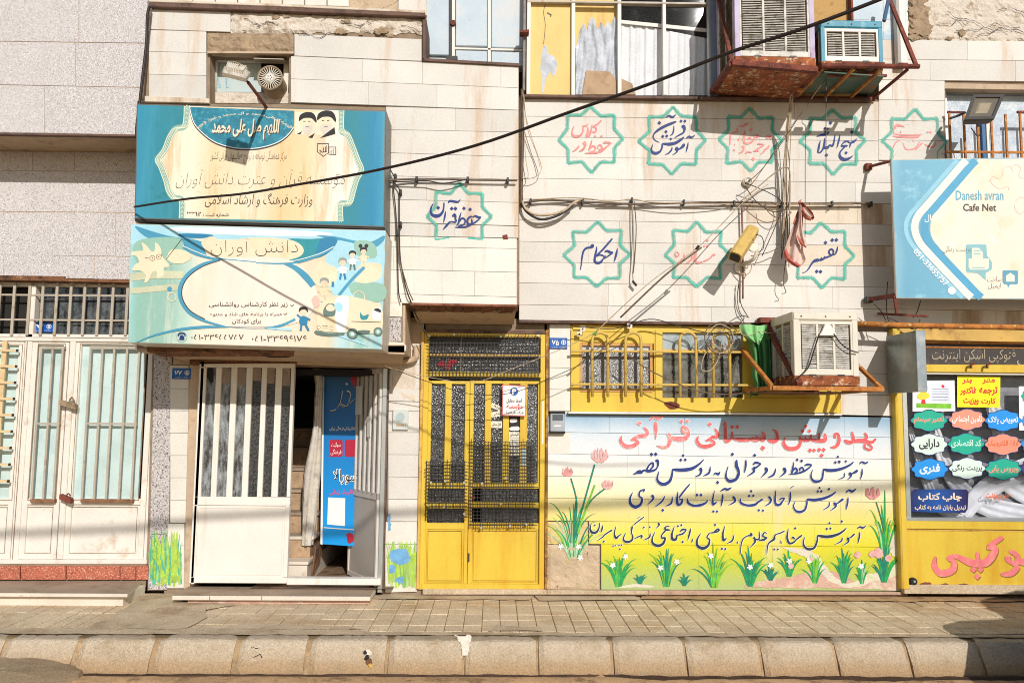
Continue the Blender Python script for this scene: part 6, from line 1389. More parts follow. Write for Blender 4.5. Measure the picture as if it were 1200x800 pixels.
# number plates
def plate(x0, y0, x1, y1, Y, num, label):
    p = MB().rect(x0, y0, x1, y1, Y, 0.012, 0.002).build('number_plate', m_pblue, None, label=label, cat='number plate')
    xm = x0+(x1-x0)*0.60
    text(num, (x0+3, y0+2.5, xm-1.5, y1-3.8), Y-0.0015, m_printw, p, bold=0.03)
    text('پلاک شهر', (x0+3, y1-2.6, x1-3, y1-1), Y-0.0015, m_printw, p, bold=0.0)
    mb = MB(); cx, cy = x1-(x1-x0)*0.2, y0+(y1-y0)*0.42
    P = [(cx+2.6*cos(2*pi*k/12), cy+2.6*sin(2*pi*k/12)) for k in range(12)]
    mb.ribbon(P, 0.6, Y-0.0015, close=True); mb.ribbon([(cx,cy-2),(cx,cy+2)], 1.2, Y-0.0016); mb.ribbon([(cx-1.6,cy),(cx+1.6,cy)], .6, Y-0.0018); mb.build('plate_emblem', m_printw, p)
plate(201.5, 431.2, 223.5, 444, YL-0.014, '۷۷', 'small blue plate numbered 77 on the pillar left of the white door')
plate(643.7, 395.7, 664.7, 408.6, YL-0.014, '۷۵', 'small blue plate numbered 75 on the pillar right of the yellow door')
plate(39, 377.5, 62, 389, YD+0.03, '۷', 'blue plate partly hidden behind the grille over the white metal shop doors')

# ================================================================== SIGNS ON THE UPPER BLOCK
Y1s, Y2s = 6.70, 6.62
def signbox(name, q, Y, dep, label, face, edge, fw=1.6):
    o = MB().pp(q, Y, dep, 0.004).build(name, edge, None, label=label, cat='sign')
    cx = sum(p[0] for p in q)/4; cy = sum(p[1] for p in q)/4
    ins = [(x+(fw if x < cx else -fw), y+(fw if y < cy else -fw)) for x, y in q]
    MB().fp(ins, Y-0.0012).build('sign_face', face, o); return o
zA = lambda x: W(x, 190, Y1s).x
m_s1 = gradmat('sign_face_one', 0, [(zA(160), hx('3a8fab')), (zA(178), hx('3a8a9c')), (zA(215), hx('3a8590')), (zA(300), hx('3a8590')), (zA(415), hx('3a8896')), (zA(440), hx('3187ab')), (zA(452), hx('3f93b3'))], rough=0.35, wob=0.05, vs=1.5, stain=hx('4f9db4'), st=0.5, ss=3.5, stain2=hx('2f7c84'), st2=0.6, ss2=3)
s1 = signbox('sign', [(160,121.5),(452.5,129.5),(450.3,266.5),(157.5,256.5)], Y1s, 0.37, 'upper blue and cream framed sign with faded religious school lettering', m_s1, mat('sign_frame_metal', hx('6f716c'), 0.45, metal=0.3, var=0.1, vs=6))
cream = gradmat('sign_cream', 0, [(zA(190), hx('eadcc2')), (zA(225), hx('f0e2ca')), (zA(250), hx('e4cfa6')), (zA(300), hx('ecdcc2')), (zA(330), hx('e2c595')), (zA(360), hx('e8cfa4')), (zA(385), hx('efe2d0')), (zA(410), hx('efe6da'))], rough=0.4, wob=0.03, vs=6, stain=hx('cfa468'), st=0.5, ss=8, stain2=hx('d9c3a0'), st2=0.62, ss2=14)
def yb1(x): return lin(x, 157, 450, 255, 265)
LEFTB = [(222,124.5),(220,147),(209,151),(202,161),(196,176),(188,187),(192,196),(198,212),(201,224),(207,232),(216,235),(216,256)]
RIGHTB = [(396,259.5),(396,240),(406,238),(410,226),(414,212),(420,199),(416,188),(410,172),(404,158),(397,152),(397,129.5)]
inner = smooth_pts(LEFTB, 3)+smooth_pts(RIGHTB, 3)
MB().fp(inner, Y1s-0.0022).build('cream_field', cream, s1)
m_bd = mat('sage_border', hx('8fb3a4'), 0.5, var=0.1, vs=12); m_bdl = mat('light_border', hx('dfe0c4'), 0.5, var=0.06, vs=12)
for side_, dx in ((LEFTB, -1), (RIGHTB, 1)):
    S = smooth_pts(side_, 5)
    MB().ribbon([(x+dx*3.0, y) for x, y in S], 7.2, Y1s-0.0026).build('border_band', m_bd, s1)
    for off, w in ((0.0, 0.9), (6.0, 0.9)): MB().ribbon([(x+dx*off, y) for x, y in S], w, Y1s-0.0034).build('border_line', m_bdl, s1)
    mb = MB()
    for k in range(0, len(S)-1, 1):
        x, y = S[k]; x += dx*3; mb.ribbon([(x-1.6,y+1.2),(x,y-1.2),(x+1.6,y+1.2)], 0.6, Y1s-0.0034-0.0001*(k%4))
    mb.build('border_ornament', m_bdl, s1)
# dome medallion at the top
D = [(222,125.5),(223.5,134),(228,147),(238,158),(250,167),(264,172.5),(280,175.5),(298,175.5),(314,172.5),(328,167),(338,159),(344,151),(345,130)]
MB().fp(smooth_pts(D,3), Y1s-0.0030).build('medallion', mat('medallion_blue', hx('2a7f95'), 0.45, var=0.15, vs=9, stain=hx('4fa3b2'), st=0.5, ss=20), s1)
MB().ribbon(smooth_pts(D[:-1],5), 1.3, Y1s-0.0036).build('medallion_edge', m_print, s1); MB().ribbon(smooth_pts([(x, y-1.6) for x, y in D[:-1]],5), 0.9, Y1s-0.0040).build('medallion_edge', m_pcard, s1)
m_gold = mat('cream_lettering', hx('f1dfc2'), 0.5)
# arched line
arch = 'اللهم صل علی محمد و آل محمد و عجل فرجهم'
vs_, fs_, isl_ = glyphs(shape(arch), 0.015)
x0_ = min(v[0] for v in vs_); x1_ = max(v[0] for v in vs_); mb = MB(); P = []
for i, (x, y) in enumerate(vs_):
    u = (x-x0_)/(x1_-x0_); a = radians(180+33-246*0+0) ; th_ = pi*(1.13-1.26*u*1.0)
    # ellipse through (231,146) (284,128.5) (341,151)
    cx_, cy_, rx, ry_ = 286, 157, 58, 26
    t = (u-0.5)*2*1.22; r_ = 1+ (y-0.3)*0.13
    P.append(W(cx_+rx*sin(t)*r_, cy_-ry_*cos(t)*r_+2, Y1s-0.0044-0.0001*(isl_[i]%3)))
mb.add(P, [f[::-1] for f in fs_]); mb.build('lettering', m_gold, s1)
pen('345,325,30 300,370,26 240,330,26; 120,250,20 180,235,22 245,270,22 200,330,26 130,330,22 160,290,16', 247, 145, 30, Y1s-0.0046, m_gold, s1) if False else None
text('اللهم صل علی محمد', (248,139.5,328,164), Y1s-0.0052, m_gold, s1, bold=0.03, shear=0.25); text('اللهم صل علی محمد', (249,140.5,329,165), Y1s-0.0046, m_print, s1, bold=0.03, shear=0.25)
# two plain bearded heads in turbans, as flat print
def head(cx, cy, s, fl):
    blob('portrait_print', [(cx-9*s,cy+2*s),(cx-7*s,cy-6*s),(cx,cy-8*s),(cx+7*s,cy-6*s),(cx+8*s,cy+2*s),(cx+6*s,cy+12*s),(cx,cy+17*s),(cx-6*s,cy+11*s)], Y1s-0.0030-fl, mat('portrait_tone', hx('ecd9b8'), 0.5), s1, jit=.2)
    blob('portrait_print', [(cx-10*s,cy-1*s),(cx-9*s,cy-8*s),(cx-2*s,cy-12*s),(cx+7*s,cy-11*s),(cx+11*s,cy-5*s),(cx+11*s,cy+1*s),(cx+5*s,cy-4.5*s),(cx-4*s,cy-4.5*s)], Y1s-0.0036-fl, m_printd, s1, jit=.2)
    blob('portrait_print', [(cx-6*s,cy+5*s),(cx-2*s,cy+4*s),(cx+2*s,cy+4*s),(cx+6*s,cy+4*s),(cx+5*s,cy+12*s),(cx,cy+16*s),(cx-5*s,cy+11*s)], Y1s-0.0036-fl, mat('portrait_beard', hx('d8cfc0'), 0.5), s1, jit=.3)
    for dx in (-3.4, 2.6): MB().ribbon([(cx+dx*s-1.4*s,cy-0.5*s),(cx+dx*s+1.4*s,cy-0.8*s)], 0.9*s, Y1s-0.004-fl).build('portrait_print', m_print, s1)
    MB().ribbon([(cx-2*s,cy+6.2*s),(cx+2*s,cy+6.2*s)], 0.7*s, Y1s-0.0042-fl).build('portrait_print', m_print, s1)
MB().pp([(346,131.3),(394,132.5),(394,158.6),(346,157.8)], Y1s-0.0028, 0.0006).build('portrait_ground', mat('portrait_ground', hx('efe0c6'), 0.5), s1)
head(360, 143, 0.95, 0.0); head(382, 142, 1.02, 0.0008)
MB().fp([(375,162),(392,149),(393,157),(383,160)], Y1s-0.0046).build('portrait_print', m_printd, s1); MB().fp([(348,157),(354,154),(352,157.5)], Y1s-0.0046).build('portrait_print', m_printd, s1); MB().fp([(361,161),(369,156),(366,162)], Y1s-0.0046).build('portrait_print', m_printd, s1)
mb = MB(); mb.ribbon([(372,168.5),(385,168.5),(385,179),(379,183.5),(372,178)], 0.9, Y1s-0.003, close=True); mb.ribbon([(385.5,172.5),(393.5,172.5),(393.5,181.5),(385.5,181)], 0.9, Y1s-0.0031, close=True)
for x, y0, y1 in ((376,176,179.5),(379,173,178.5),(381.5,172,178.5),(383,170.5,178),(388,176,180.5),(390.4,174,180.5)): mb.ribbon([(x,y0),(x,y1)], 0.9, Y1s-0.0033)
mb.ribbon([(374,176),(378,178.6),(383,177.5)], 0.8, Y1s-0.0035); mb.build('logo', m_print, s1)
text('مرکز هماهنگی توسعه و ترویج فعالیتهای قرآنی کشور', (246,176,336,191.5), Y1s-0.003, m_print, s1, bold=-0.012, shear=0.25)
text('مؤسسه قرآن و عترت دانش آوران', (206,199,404,221), Y1s-0.003, m_print, s1, bold=-0.022, shear=0.3)
text('وزارت فرهنگ و ارشاد اسلامی', (240,226,366,243), Y1s-0.003, m_print, s1, bold=0.0, shear=0.2)
text('شماره ثبت :', (238,249.6,268,254.6), Y1s-0.003, m_print, s1, bold=0.02); text('۳۳۱۲', (219,247,236,253.4), Y1s-0.003, m_print, s1, bold=0.03)
MB().pp([(158,256.5),(451,266.5),(451,269),(158,259)], Y1s+0.01, 0.36, 0.002).build('dark_lip', m_dark, s1)

# lower sign
zB = lambda x: W(x, 330, Y2s).x
m_s2 = gradmat('sign_face_two', 0, [(zB(150), hx('9ccfd2')), (zB(165), hx('8fb8a8')), (zB(200), hx('93b9aa')), (zB(218), hx('b9d2c4')), (zB(235), hx('e9dcc4')), (zB(300), hx('eedccb')), (zB(350), hx('ecd6bd')), (zB(385), hx('d9c9a6')), (zB(400), hx('bcd8da')), (zB(425), hx('93bfb4')), (zB(452), hx('a9cfd6'))], rough=0.4, wob=0.06, vs=1.4, stain=hx('dcdccb'), st=0.5, ss=8)
s2 = signbox('sign', [(153,262),(451.5,269.8),(447.8,409.5),(150,401.5)], Y2s, 0.44, 'lower sign with cartoon children and bus, blue curves and two telephone numbers', m_s2, mat('sign_edge_pale', hx('cfc6b4'), 0.5, var=0.1, vs=6), fw=0.6)
ZC = [0]
def sp(pts, m, dz, name='print_shape', k=4, close=True, jit=0.0, seed=1):
    S = smooth_pts(pts, k, close=True) if close else pts
    r = random.Random(seed); S = [(x+r.uniform(-jit,jit), y+r.uniform(-jit,jit)) for x, y in S]
    ZC[0] += 1; return MB().fp(S, Y2s-dz-0.00001*ZC[0]).build(name, m, s2)
def sr(pts, w, m, dz, name='print_curve', k=6):
    S = smooth_pts(pts, k) if len(pts) > 2 else pts
    if isinstance(w, (list, tuple)):
        n = len(S); w = [w[min(len(w)-1, int(i/(n-1)*(len(w)-1)))] + ((i/(n-1)*(len(w)-1)) % 1)*(w[min(len(w)-1, int(i/(n-1)*(len(w)-1))+1)]-w[min(len(w)-1, int(i/(n-1)*(len(w)-1)))]) for i in range(n)]
    ZC[0] += 1; return MB().ribbon(S, w, Y2s-dz-0.00001*ZC[0]).build(name, m, s2)
c_cr = mat('print_cream', hx('ecd8b8'), 0.45, var=0.05, vs=4, stain=hx('e6c9a0'), st=0.5, ss=5); c_crl = mat('print_pale_cream', hx('efdfcf'), 0.45, var=0.04, vs=4, stain=hx('ead2b6'), st=0.52, ss=3, streak=True)
c_sg = mat('print_sage', hx('93bba8'), 0.45, var=0.06, vs=4); c_bl = mat('print_cyan', hx('4a97b4'), 0.45, var=0.06, vs=4); c_dbl = mat('print_deep_blue', hx('2f7fa6'), 0.45, var=0.05, vs=4); c_lb = mat('print_light_blue', hx('a9d6e2'), 0.45, var=0.06, vs=4); c_tl = mat('print_teal_blue', hx('2f8f98'), 0.45, var=0.1, vs=4)
c_w = mat('print_off_white', hx('eef0ea'), 0.45, var=0.03); c_hair = mat('print_hair', hx('2b2a2a'), 0.5); c_gry = mat('print_grey_green', hx('62776e'), 0.5); c_pk = mat('print_blush', hx('e9b9a8'), 0.5); c_hg = mat('print_grey_hair', hx('9a9d96'), 0.5)
sp([(153.5,263),(452,270.5),(451,287),(380,283),(300,281),(200,279),(153,287)], c_lb, 0.002, close=False)
sp([(205,266),(300,268),(380,272),(380,277),(300,276),(215,272)], c_w, 0.0028)
sp([(158,265),(178,271),(196,276),(214,280),(190,284),(170,277)], c_bl, 0.0032); sp([(210,274),(235,274),(250,276),(236,279),(214,278)], c_dbl, 0.0036)
sp([(370,276),(392,277),(430,284),(450,276),(448,284),(435,291),(410,284)], c_bl, 0.0034)
sp([(214,280),(236,283),(260,282),(262,300),(250,303),(232,298),(216,290)], c_dbl, 0.0030); sp([(215,279),(244,286),(250,300),(228,297),(217,288)], c_bl, 0.0040) 
sp([(236,284),(247,277),(262,282),(300,278),(340,281),(355,290),(352,300),(330,306),(300,308),(262,306),(244,300),(240,292)], c_cr, 0.0046)
sp([(338,280),(365,280),(394,279),(391,290),(378,300),(352,306),(330,306),(352,298),(350,288)], c_tl, 0.0042); sp([(376,280),(394,279),(391,290),(378,300),(370,300)], c_dbl, 0.005)
sp([(160,283),(185,278),(212,280),(214,296),(200,310),(165,308),(156,296)], c_sg, 0.0035)
sr([(153,325),(180,322),(215,322)], 9, mat('print_sand', hx('c9c9a8'), 0.5), 0.0038); sr([(153,341),(185,338),(212,336)], 7, MATS['print_sand'], 0.0039)
sun = []
cxs, cys = 181, 304
for (x, y) in [(178,284),(176,296),(185,298)]: pass
SUNP = [(155,295),(162,294),(168,293),(166,284),(172,288),(178,295),(182,292),(182,284),(188,290),(190,300),(194,305),(199,312),(192,314),(192,322),(184,326),(184,318),(178,319),(174,329),(169,331),(171,322),(164,317),(155,317),(158,310),(163,307),(160,300),(154,299)]
sp(SUNP, c_cr, 0.005, k=3); sp([(196,300),(200,293),(210,292),(216,294),(223,298),(224,303),(216,308),(208,309),(202,308),(195,303)], c_cr, 0.0052, k=3)
mb = MB()
for cx, cy in ((178.5,302.5),(186,301)): mb.ribbon([(cx+3*cos(2*pi*k/12), cy+3*sin(2*pi*k/12)) for k in range(12)], 0.5, Y2s-0.0058, close=True); mb.fp([(cx-.9,cy),(cx,cy-.9),(cx+.9,cy),(cx,cy+.9)], Y2s-0.0057)
mb.ribbon([(170,302),(175,302.6)], .6, Y2s-0.006); mb.ribbon([(189,300),(190,297)], .6, Y2s-0.006); mb.build('print_glasses', m_print, s2)
sr([(195,303.5),(213,280)], 0.7, m_print, 0.006)
mb = MB(); mb.disc(W(198.7,338.5,Y2s-0.006), 0.020, 0.001, 14); mb.build('print_dot', c_bl, s2); mb = MB(); mb.ribbon([(201.5+4.8*cos(2*pi*k/16), 348+4.8*sin(2*pi*k/16)) for k in range(16)], 0.9, Y2s-0.006, close=True); mb.build('print_ring', c_cr, s2)
# white oval field and its blue rim
OV = [(262,303),(245,308),(228,318),(215,330),(212,345),(217,359),(230,370),(248,379),(262,382),(300,383),(335,381),(360,372),(372,350),(366,330),(352,312),(333,303),(300,301)]
sp(OV, c_crl, 0.0062)
sr([(262,303),(240,309),(222,320),(212,335),(212,350),(222,366),(240,376),(266,383)], [1,4,5,5.5,5,4,3,1], c_bl, 0.0068); sr([(258,305),(238,312),(222,323),(214,336),(214,350),(223,364),(240,374)], 1.2, m_print, 0.0074)
sr([(214,290),(230,298),(250,303),(268,304),(300,307)], [1,2.4,2.2,1.2,.8], c_bl, 0.0070); sr([(300,308),(330,309),(350,307),(372,300),(390,291)], [1,2,2.4,2.4,2], c_bl, 0.007); sr([(214,288),(230,295),(250,301),(300,305.5),(340,306),(372,298),(391,289)], 0.9, c_w, 0.0078)
sr([(333,309),(346,314),(358,324),(367,335)], [2,6,8,7], c_bl, 0.0072)
sr([(160,401),(180,393),(210,386),(240,383),(268,383)], [1,2,3,3.4,1], c_bl, 0.0070); sr([(310,384.5),(330,381),(346,374)], [1,3,3], c_bl, 0.007); sr([(312,384.5),(328,385.5),(342,386)], [1,2.6,3], c_lb, 0.0074)
sr([(268,383),(290,384.5),(312,384.5)], 0.5, c_bl, 0.007)
sr([(395,392),(410,397),(430,404.5)], [3,3,1], c_lb, 0.0072)
# right-hand picture: slide, clouds, bus, children
sp([(392,284),(420,282),(449,286),(448,330),(440,345),(405,352),(386,338),(380,310)], c_lb, 0.0034); sp([(415,284),(430,282),(440,288),(440,302),(420,300)], c_sg, 0.0040); sp([(410,332),(449,333),(449,352),(420,352)], c_sg, 0.0041)
sp([(413,325),(420,312),(430,308),(446,310),(446,325),(435,331),(420,331)], c_cr, 0.0046)
sp([(370,312),(376,306),(386,310),(392,320),(388,332),(376,336),(366,328)], c_cr, 0.0044); sp([(372,322),(380,312),(392,312),(396,322),(390,334),(378,334)], c_cr, 0.0050)
sr([(395,345),(408,330),(424,315)], [7,8,6], c_lb, 0.0054); sr([(397,346),(412,328),(427,313)], 3.6, c_bl, 0.0060); sr([(390,336),(390,330)], 3, c_dbl, 0.006)
def kid(cx, cy, s, hair, top, leg, dz=0.0064, pose=0):
    sp([(cx-3.4*s,cy),(cx,cy-4*s),(cx+3.4*s,cy),(cx,cy+3.6*s)], mat('print_skin', hx('ecd3b6'), 0.5), dz)
    sp([(cx-4.2*s,cy),(cx-3.6*s,cy-4.2*s),(cx,cy-5.6*s),(cx+3.8*s,cy-4*s),(cx+4.2*s,cy),(cx+2*s,cy-2.4*s),(cx-2*s,cy-2.2*s)], hair, dz+0.0005)
    sp([(cx-3*s,cy+4*s),(cx+3*s,cy+4*s),(cx+3.6*s,cy+11*s),(cx-3.4*s,cy+11*s)], top, dz+0.0003, k=2)
    sr([(cx-2.5*s,cy+5*s),(cx-6*s,cy+(8 if not pose else 2)*s)], 1.7*s, top, dz+0.0008); sr([(cx+2.5*s,cy+5*s),(cx+6.5*s,cy+7*s)], 1.7*s, top, dz+0.0009)
    sr([(cx-1.6*s,cy+10.5*s),(cx-2.6*s,cy+17*s)], 2.1*s, leg, dz+0.0010); sr([(cx+1.6*s,cy+10.5*s),(cx+(3 if not pose else 5)*s,cy+17*s)], 2.1*s, leg, dz+0.0011)
    for dx in (-1.3, 1.3): MB().fp([(cx+dx*s-.35,cy),(cx+dx*s,cy-.5),(cx+dx*s+.35,cy),(cx+dx*s,cy+.5)], Y2s-dz-0.0013).build('print_eye', m_printd, s2)
kid(401.5, 308, 1.15, c_hg, c_w, c_dbl); kid(413, 299, 1.0, c_hair, c_w, c_gry); kid(426, 295, 1.0, c_hair, c_cr, c_cr)
for dx in (-3.6, 3.4): sp([(426+dx-2.4,288),(426+dx,285.6),(426+dx+2.4,288),(426+dx,290.4)], c_hair, 0.0078)
kid(380, 332, 1.25, c_hg, c_cr, c_cr, 0.0062)
kid(355.5, 366, 1.25, c_hair, c_dbl, c_dbl, 0.0082, pose=1)
sp([(365,352),(369,346),(374,350),(374,358),(368,360)], c_pk, 0.0062, jit=.3)
# bus
sp([(372,384),(372,368),(378,356),(386,349),(398,346),(410,347),(424,350),(438,354),(447,358),(446.5,388),(420,390),(380,388)], c_cr, 0.0066, k=3); sp([(394,349),(404,347),(409,351),(407,372),(404,388),(395,388),(392,362)], c_w, 0.0070, k=3)
sp([(379,363),(384,356),(392,357),(393,368),(388,371),(380,370)], c_gry, 0.0072); sp([(382,360),(387,356),(392,360),(391,364),(384,364)], mat('print_skin2', hx('ecd3b6'), 0.5), 0.0078)
sp([(392,356),(398,354),(402,360),(398,366),(393,362)], c_lb, 0.0076)
sp([(411,368),(418,356),(428,354),(438,357),(445,362),(445,376),(412,376)], c_cr, 0.0074); sp([(422,366),(426,370),(432,368),(430,374),(423,374)], c_tl, 0.0080); sp([(436,366),(440,361),(446,361),(446,374),(438,374)], c_w, 0.008); sp([(438,363),(442,361),(446,363),(446,366),(442,365)], c_hair, 0.0086)
mb = MB(); mb.ribbon([(420.5+6.8*cos(2*pi*k/18), 348+6.8*sin(2*pi*k/18)) for k in range(18)], 1.0, Y2s-0.0082, close=True); mb.build('print_ring', c_cr, s2)
sr([(412,376.5),(446,377.5)], 0.7, m_print, 0.0084)
sp([(370,387),(385,390),(402,389.5),(402,393),(385,394),(370,391.5)], c_gry, 0.0082, k=2); sp([(420,387),(433,387),(432,391),(420,391)], c_gry, 0.0082, k=2)
for cx, cy, r_ in ((413,391,0.047),(443,388.5,0.038)):
    MB().disc(W(cx,cy,Y2s-0.0094), r_, 0.001, 18).build('print_wheel', c_gry, s2); MB().disc(W(cx,cy,Y2s-0.0104), r_*0.6, 0.001, 16).build('print_wheel', c_sg, s2); MB().disc(W(cx,cy,Y2s-0.0114), r_*0.3, 0.001, 12).build('print_wheel', c_w, s2)
for cx, cy in ((373.5,383.5),(388.5,384.5)):
    mb = MB(); mb.ribbon([(cx+2*cos(2*pi*k/10), cy+2.4*sin(2*pi*k/10)) for k in range(10)], 0.5, Y2s-0.0084, close=True); mb.build('print_lamp', m_lint, s2)
for y in (381.8,384.5): sr([(377.5,y),(384.5,y)], 0.5, m_lint, 0.0084)
m_pg = mat('print_dark_text', hx('3d3530'), 0.5)
text('زیر نظر کارشناس روانشناسی', (245,353.5,337,360.5), Y2s-0.009, m_pg, s2, bold=0.01); text('همراه با برنامه های شاد و متنوع', (246,366,331,371.8), Y2s-0.009, m_pg, s2, bold=0.01); text('برای کودکان', (272,373.5,306,379.8), Y2s-0.009, m_pg, s2, bold=0.01)
for x, y in ((342,358),(334,368)): sr([(x-1.5,y-1),(x,y+.8),(x+2.5,y-1.5)], .7, m_pg, 0.009, k=2)
text('۰۵۱-۳۳۶۵۵۷۵۷', (224,391.5,285.5,397.8), Y2s-0.009, m_pg, s2, bold=0.0); text('۰۵۱-۳۳۶۹۶۱۷۶', (295,393,359.5,400), Y2s-0.009, m_pg, s2, bold=0.0)
text('دانش آوران', (247,279,349,300), Y2s-0.0092, m_pg, s2, bold=-0.026)
mb = MB(); mb.ribbon([(213+6*cos(2*pi*k/20), 394.5+6*sin(2*pi*k/20)) for k in range(20)], 0.4, Y2s-0.009, close=True); mb.build('phone_ring', c_hg, s2)
MB().fp([(210.5,395),(211.5,392.5),(214.5,392.5),(216,395),(216,398),(210,398)], Y2s-0.009).build('phone_symbol', m_pn, s2); sr([(208.8,393.5),(210,391),(213,390.2),(216,391),(217,393.5)], [1.6,1.2,1.2,1.6], m_pn, 0.0094)

# right sign
Y3 = 7.15
zC = lambda x: W(x, 270, Y3).x
m_s3 = gradmat('sign_face_three', 0, [(zC(1044), hx('86b6c6')), (zC(1060), hx('68a3bc')), (zC(1100), hx('6fabc2')), (zC(1150), hx('79b0c4')), (zC(1200), hx('6aa4bc'))], rough=0.4, wob=0.1, vs=2, stain=hx('a3d3de'), st=0.55, ss=3.5, streak=False)
s3 = signbox('sign', [(1044.5,187),(1300,183),(1300,352),(1050.5,349.5)], Y3, 0.03, 'pale blue and cream cafe sign with a chevron and telephone number at the right edge', m_s3, mat('sign_edge_pale', hx('cfc6b4')), fw=0.8)
c3 = mat('sign_cream_right', hx('ecdfcb'), 0.45, var=0.04, vs=2, stain=hx('e6cba6'), st=0.55, ss=2.5, stain2=hx('dfe6e2'), st2=0.6, ss2=3)
def s3p(pts, m, dz, name='print_shape'): return MB().fp(pts, Y3-dz).build(name, m, s3)
inn = smooth_pts([(1146,186.8),(1105,236),(1094,250),(1090.5,263),(1092,278),(1104,294),(1152,349.5)], 5)
s3p(inn+[(1299,350),(1299,184.5)], c3, 0.002)
def chev(dx, w, m, dz):
    S = smooth_pts([(1142+dx,187),(1098+dx,238),(1086+dx,252),(1081.5+dx,265),(1085+dx,280),(1098+dx,297),(1148+dx,349.5)], 6)
    S[0] = (S[0][0], 188); S[-1] = (S[-1][0], 348.7)
    MB().ribbon(S, w, Y3-dz).build('chevron', m, s3)
chev(2.0, 9, mat('chevron_blue', hx('4f9fc2'), 0.5, var=0.06, vs=4), 0.0028); chev(-9.5, 8.5, mat('chevron_white', hx('eee6d8'), 0.5, var=0.04, vs=4), 0.0032); chev(-20, 5, mat('chevron_pale', hx('8fc4d6'), 0.5, var=0.06, vs=4), 0.0024)
text('Danesh avran', (1120,223.3,1176,234.5), Y3-0.004, mat('sign_blue_text', hx('62a8bf'), 0.5), s3, raw=True, bold=0.012)
text('Cafe Net', (1128.5,238.8,1167.5,247.5), Y3-0.004, m_pg, s3, raw=True, bold=0.02)
text('051-33655757', None, Y3-0.0045, m_pcard, s3, raw=True, bold=0.015, quad=[(1074.5,290.5),(1112.5,330.5),(1107.5,336),(1069.5,295)])
text('پرینت رنگی', (1105,287.5,1138,297), Y3-0.006, m_pg, s3, bold=-0.022); text('ساخت', (1157,323.5,1173.5,330), Y3-0.004, m_pg, s3, bold=-0.016); text('ایمیل', (1158,331.5,1173,339), Y3-0.004, m_pg, s3, bold=-0.016)
text('یال', (1083.5,251.5,1094,260.5), Y3-0.0045, m_pcard, s3, bold=0.0)
mb = MB(); mb.disc(W(1115.3,340.5,Y3-0.005), 0.036, 0.001, 18); mb.build('white_dot', m_pcard, s3)
c_ib = mat('icon_blue', hx('86b8bd'), 0.5, var=0.05)
s3p(smooth_pts([(1132,288),(1134,286.5),(1154,286.5),(1156,289),(1157,300),(1162,306),(1162,316),(1155,320),(1155,328.5),(1146,320),(1134,319.5),(1132,316)],2), c_ib, 0.004)
s3p([(1135,303),(1159,303),(1159,313),(1157,316),(1137,316),(1135,313)], c3, 0.0048); s3p([(1139,303.5),(1139,290.5),(1147,290.5),(1152,296),(1152,303.5)], c3, 0.0052)
for y in (294, 297.5): MB().ribbon([(1141,y),(1149,y)], .9, Y3-0.006).build('icon_line', c_ib, s3)
MB().ribbon([(1139,313.8),(1154,313.8)], .8, Y3-0.0056).build('icon_line', c_ib, s3)
s3p(smooth_pts([(1175,318),(1177,316.5),(1191,317),(1193,319),(1193,331),(1191,333),(1184,333),(1181.5,337.5),(1180.5,333),(1177,333),(1175,330)],2), mat('icon_blue_two', hx('5f9fb5'), 0.5), 0.004)
s3p([(1179,323),(1184,319.5),(1189,323),(1189,330),(1179,330)], c3, 0.0048)
for P in ([(1186,196),(1190,193),(1196,197),(1194,206),(1200,209),(1215,206)], [(1160,210),(1163,216),(1171,221),(1181,219),(1182,223)], [(1190,236),(1195,232),(1203,234),(1202,244),(1196,251),(1190,246),(1189,240)], [(1160,212),(1164,207),(1170,210),(1175,205),(1176,198),(1183,195),(1187,201)]):
    MB().ribbon(smooth_pts(P,5), .6, Y3-0.003).build('faint_outline', mat('faint_print', hx('d9b9a8'), 0.6), s3)
# sign brackets
sb = thing('sign_bracket', W(1040,350,7.3), 'rusty iron brackets and wires holding the lower corner of the right sign', 'bracket')
def st_(name, pts, w, m, par, sq=True):
    mb = MB()
    for i in range(len(pts)-1): mb.bar(pts[i], pts[i+1], w)
    return mb.build(name, m, par)
st_('arm', [W(1017,351,7.5), W(1050,346,7.18)], 0.035, m_rust, sb); st_('arm', [W(1048,346,7.17), W(1051,367,7.2)], 0.022, m_rust, sb); st_('arm', [W(1028,367.5,7.5), W(1088,370.5,7.3)], 0.02, m_rust, sb)
MB().rect(1015.5,347.5,1023,354,7.47,0.06,0.004).build('wall_plate', m_dark, sb)
for P in ([(1024,356),(1032,364),(1038,375)], [(1040,330),(1039,352),(1040,372),(1046,380),(1060,384)], [(1079,352),(1074,367),(1070,372)], [(1040,372),(1050,376),(1072,386),(1078,374)]):
    MB().tube([W(x,y,7.35) for x,y in smooth_pts(P,4)], 0.0045, 5).build('tie_wire', m_dark, sb)
sb2 = thing('sign_bracket', W(1020,196,7.4), 'short rusty arm from the wall to the upper corner of the right sign', 'bracket')
st_('arm', [W(1018,195.5,7.53), W(1045,188.5,7.17)], 0.022, m_rust, sb2); MB().rect(1015.5,191,1022.5,198.5,7.5,0.05,0.004).build('wall_plate', m_rust, sb2)
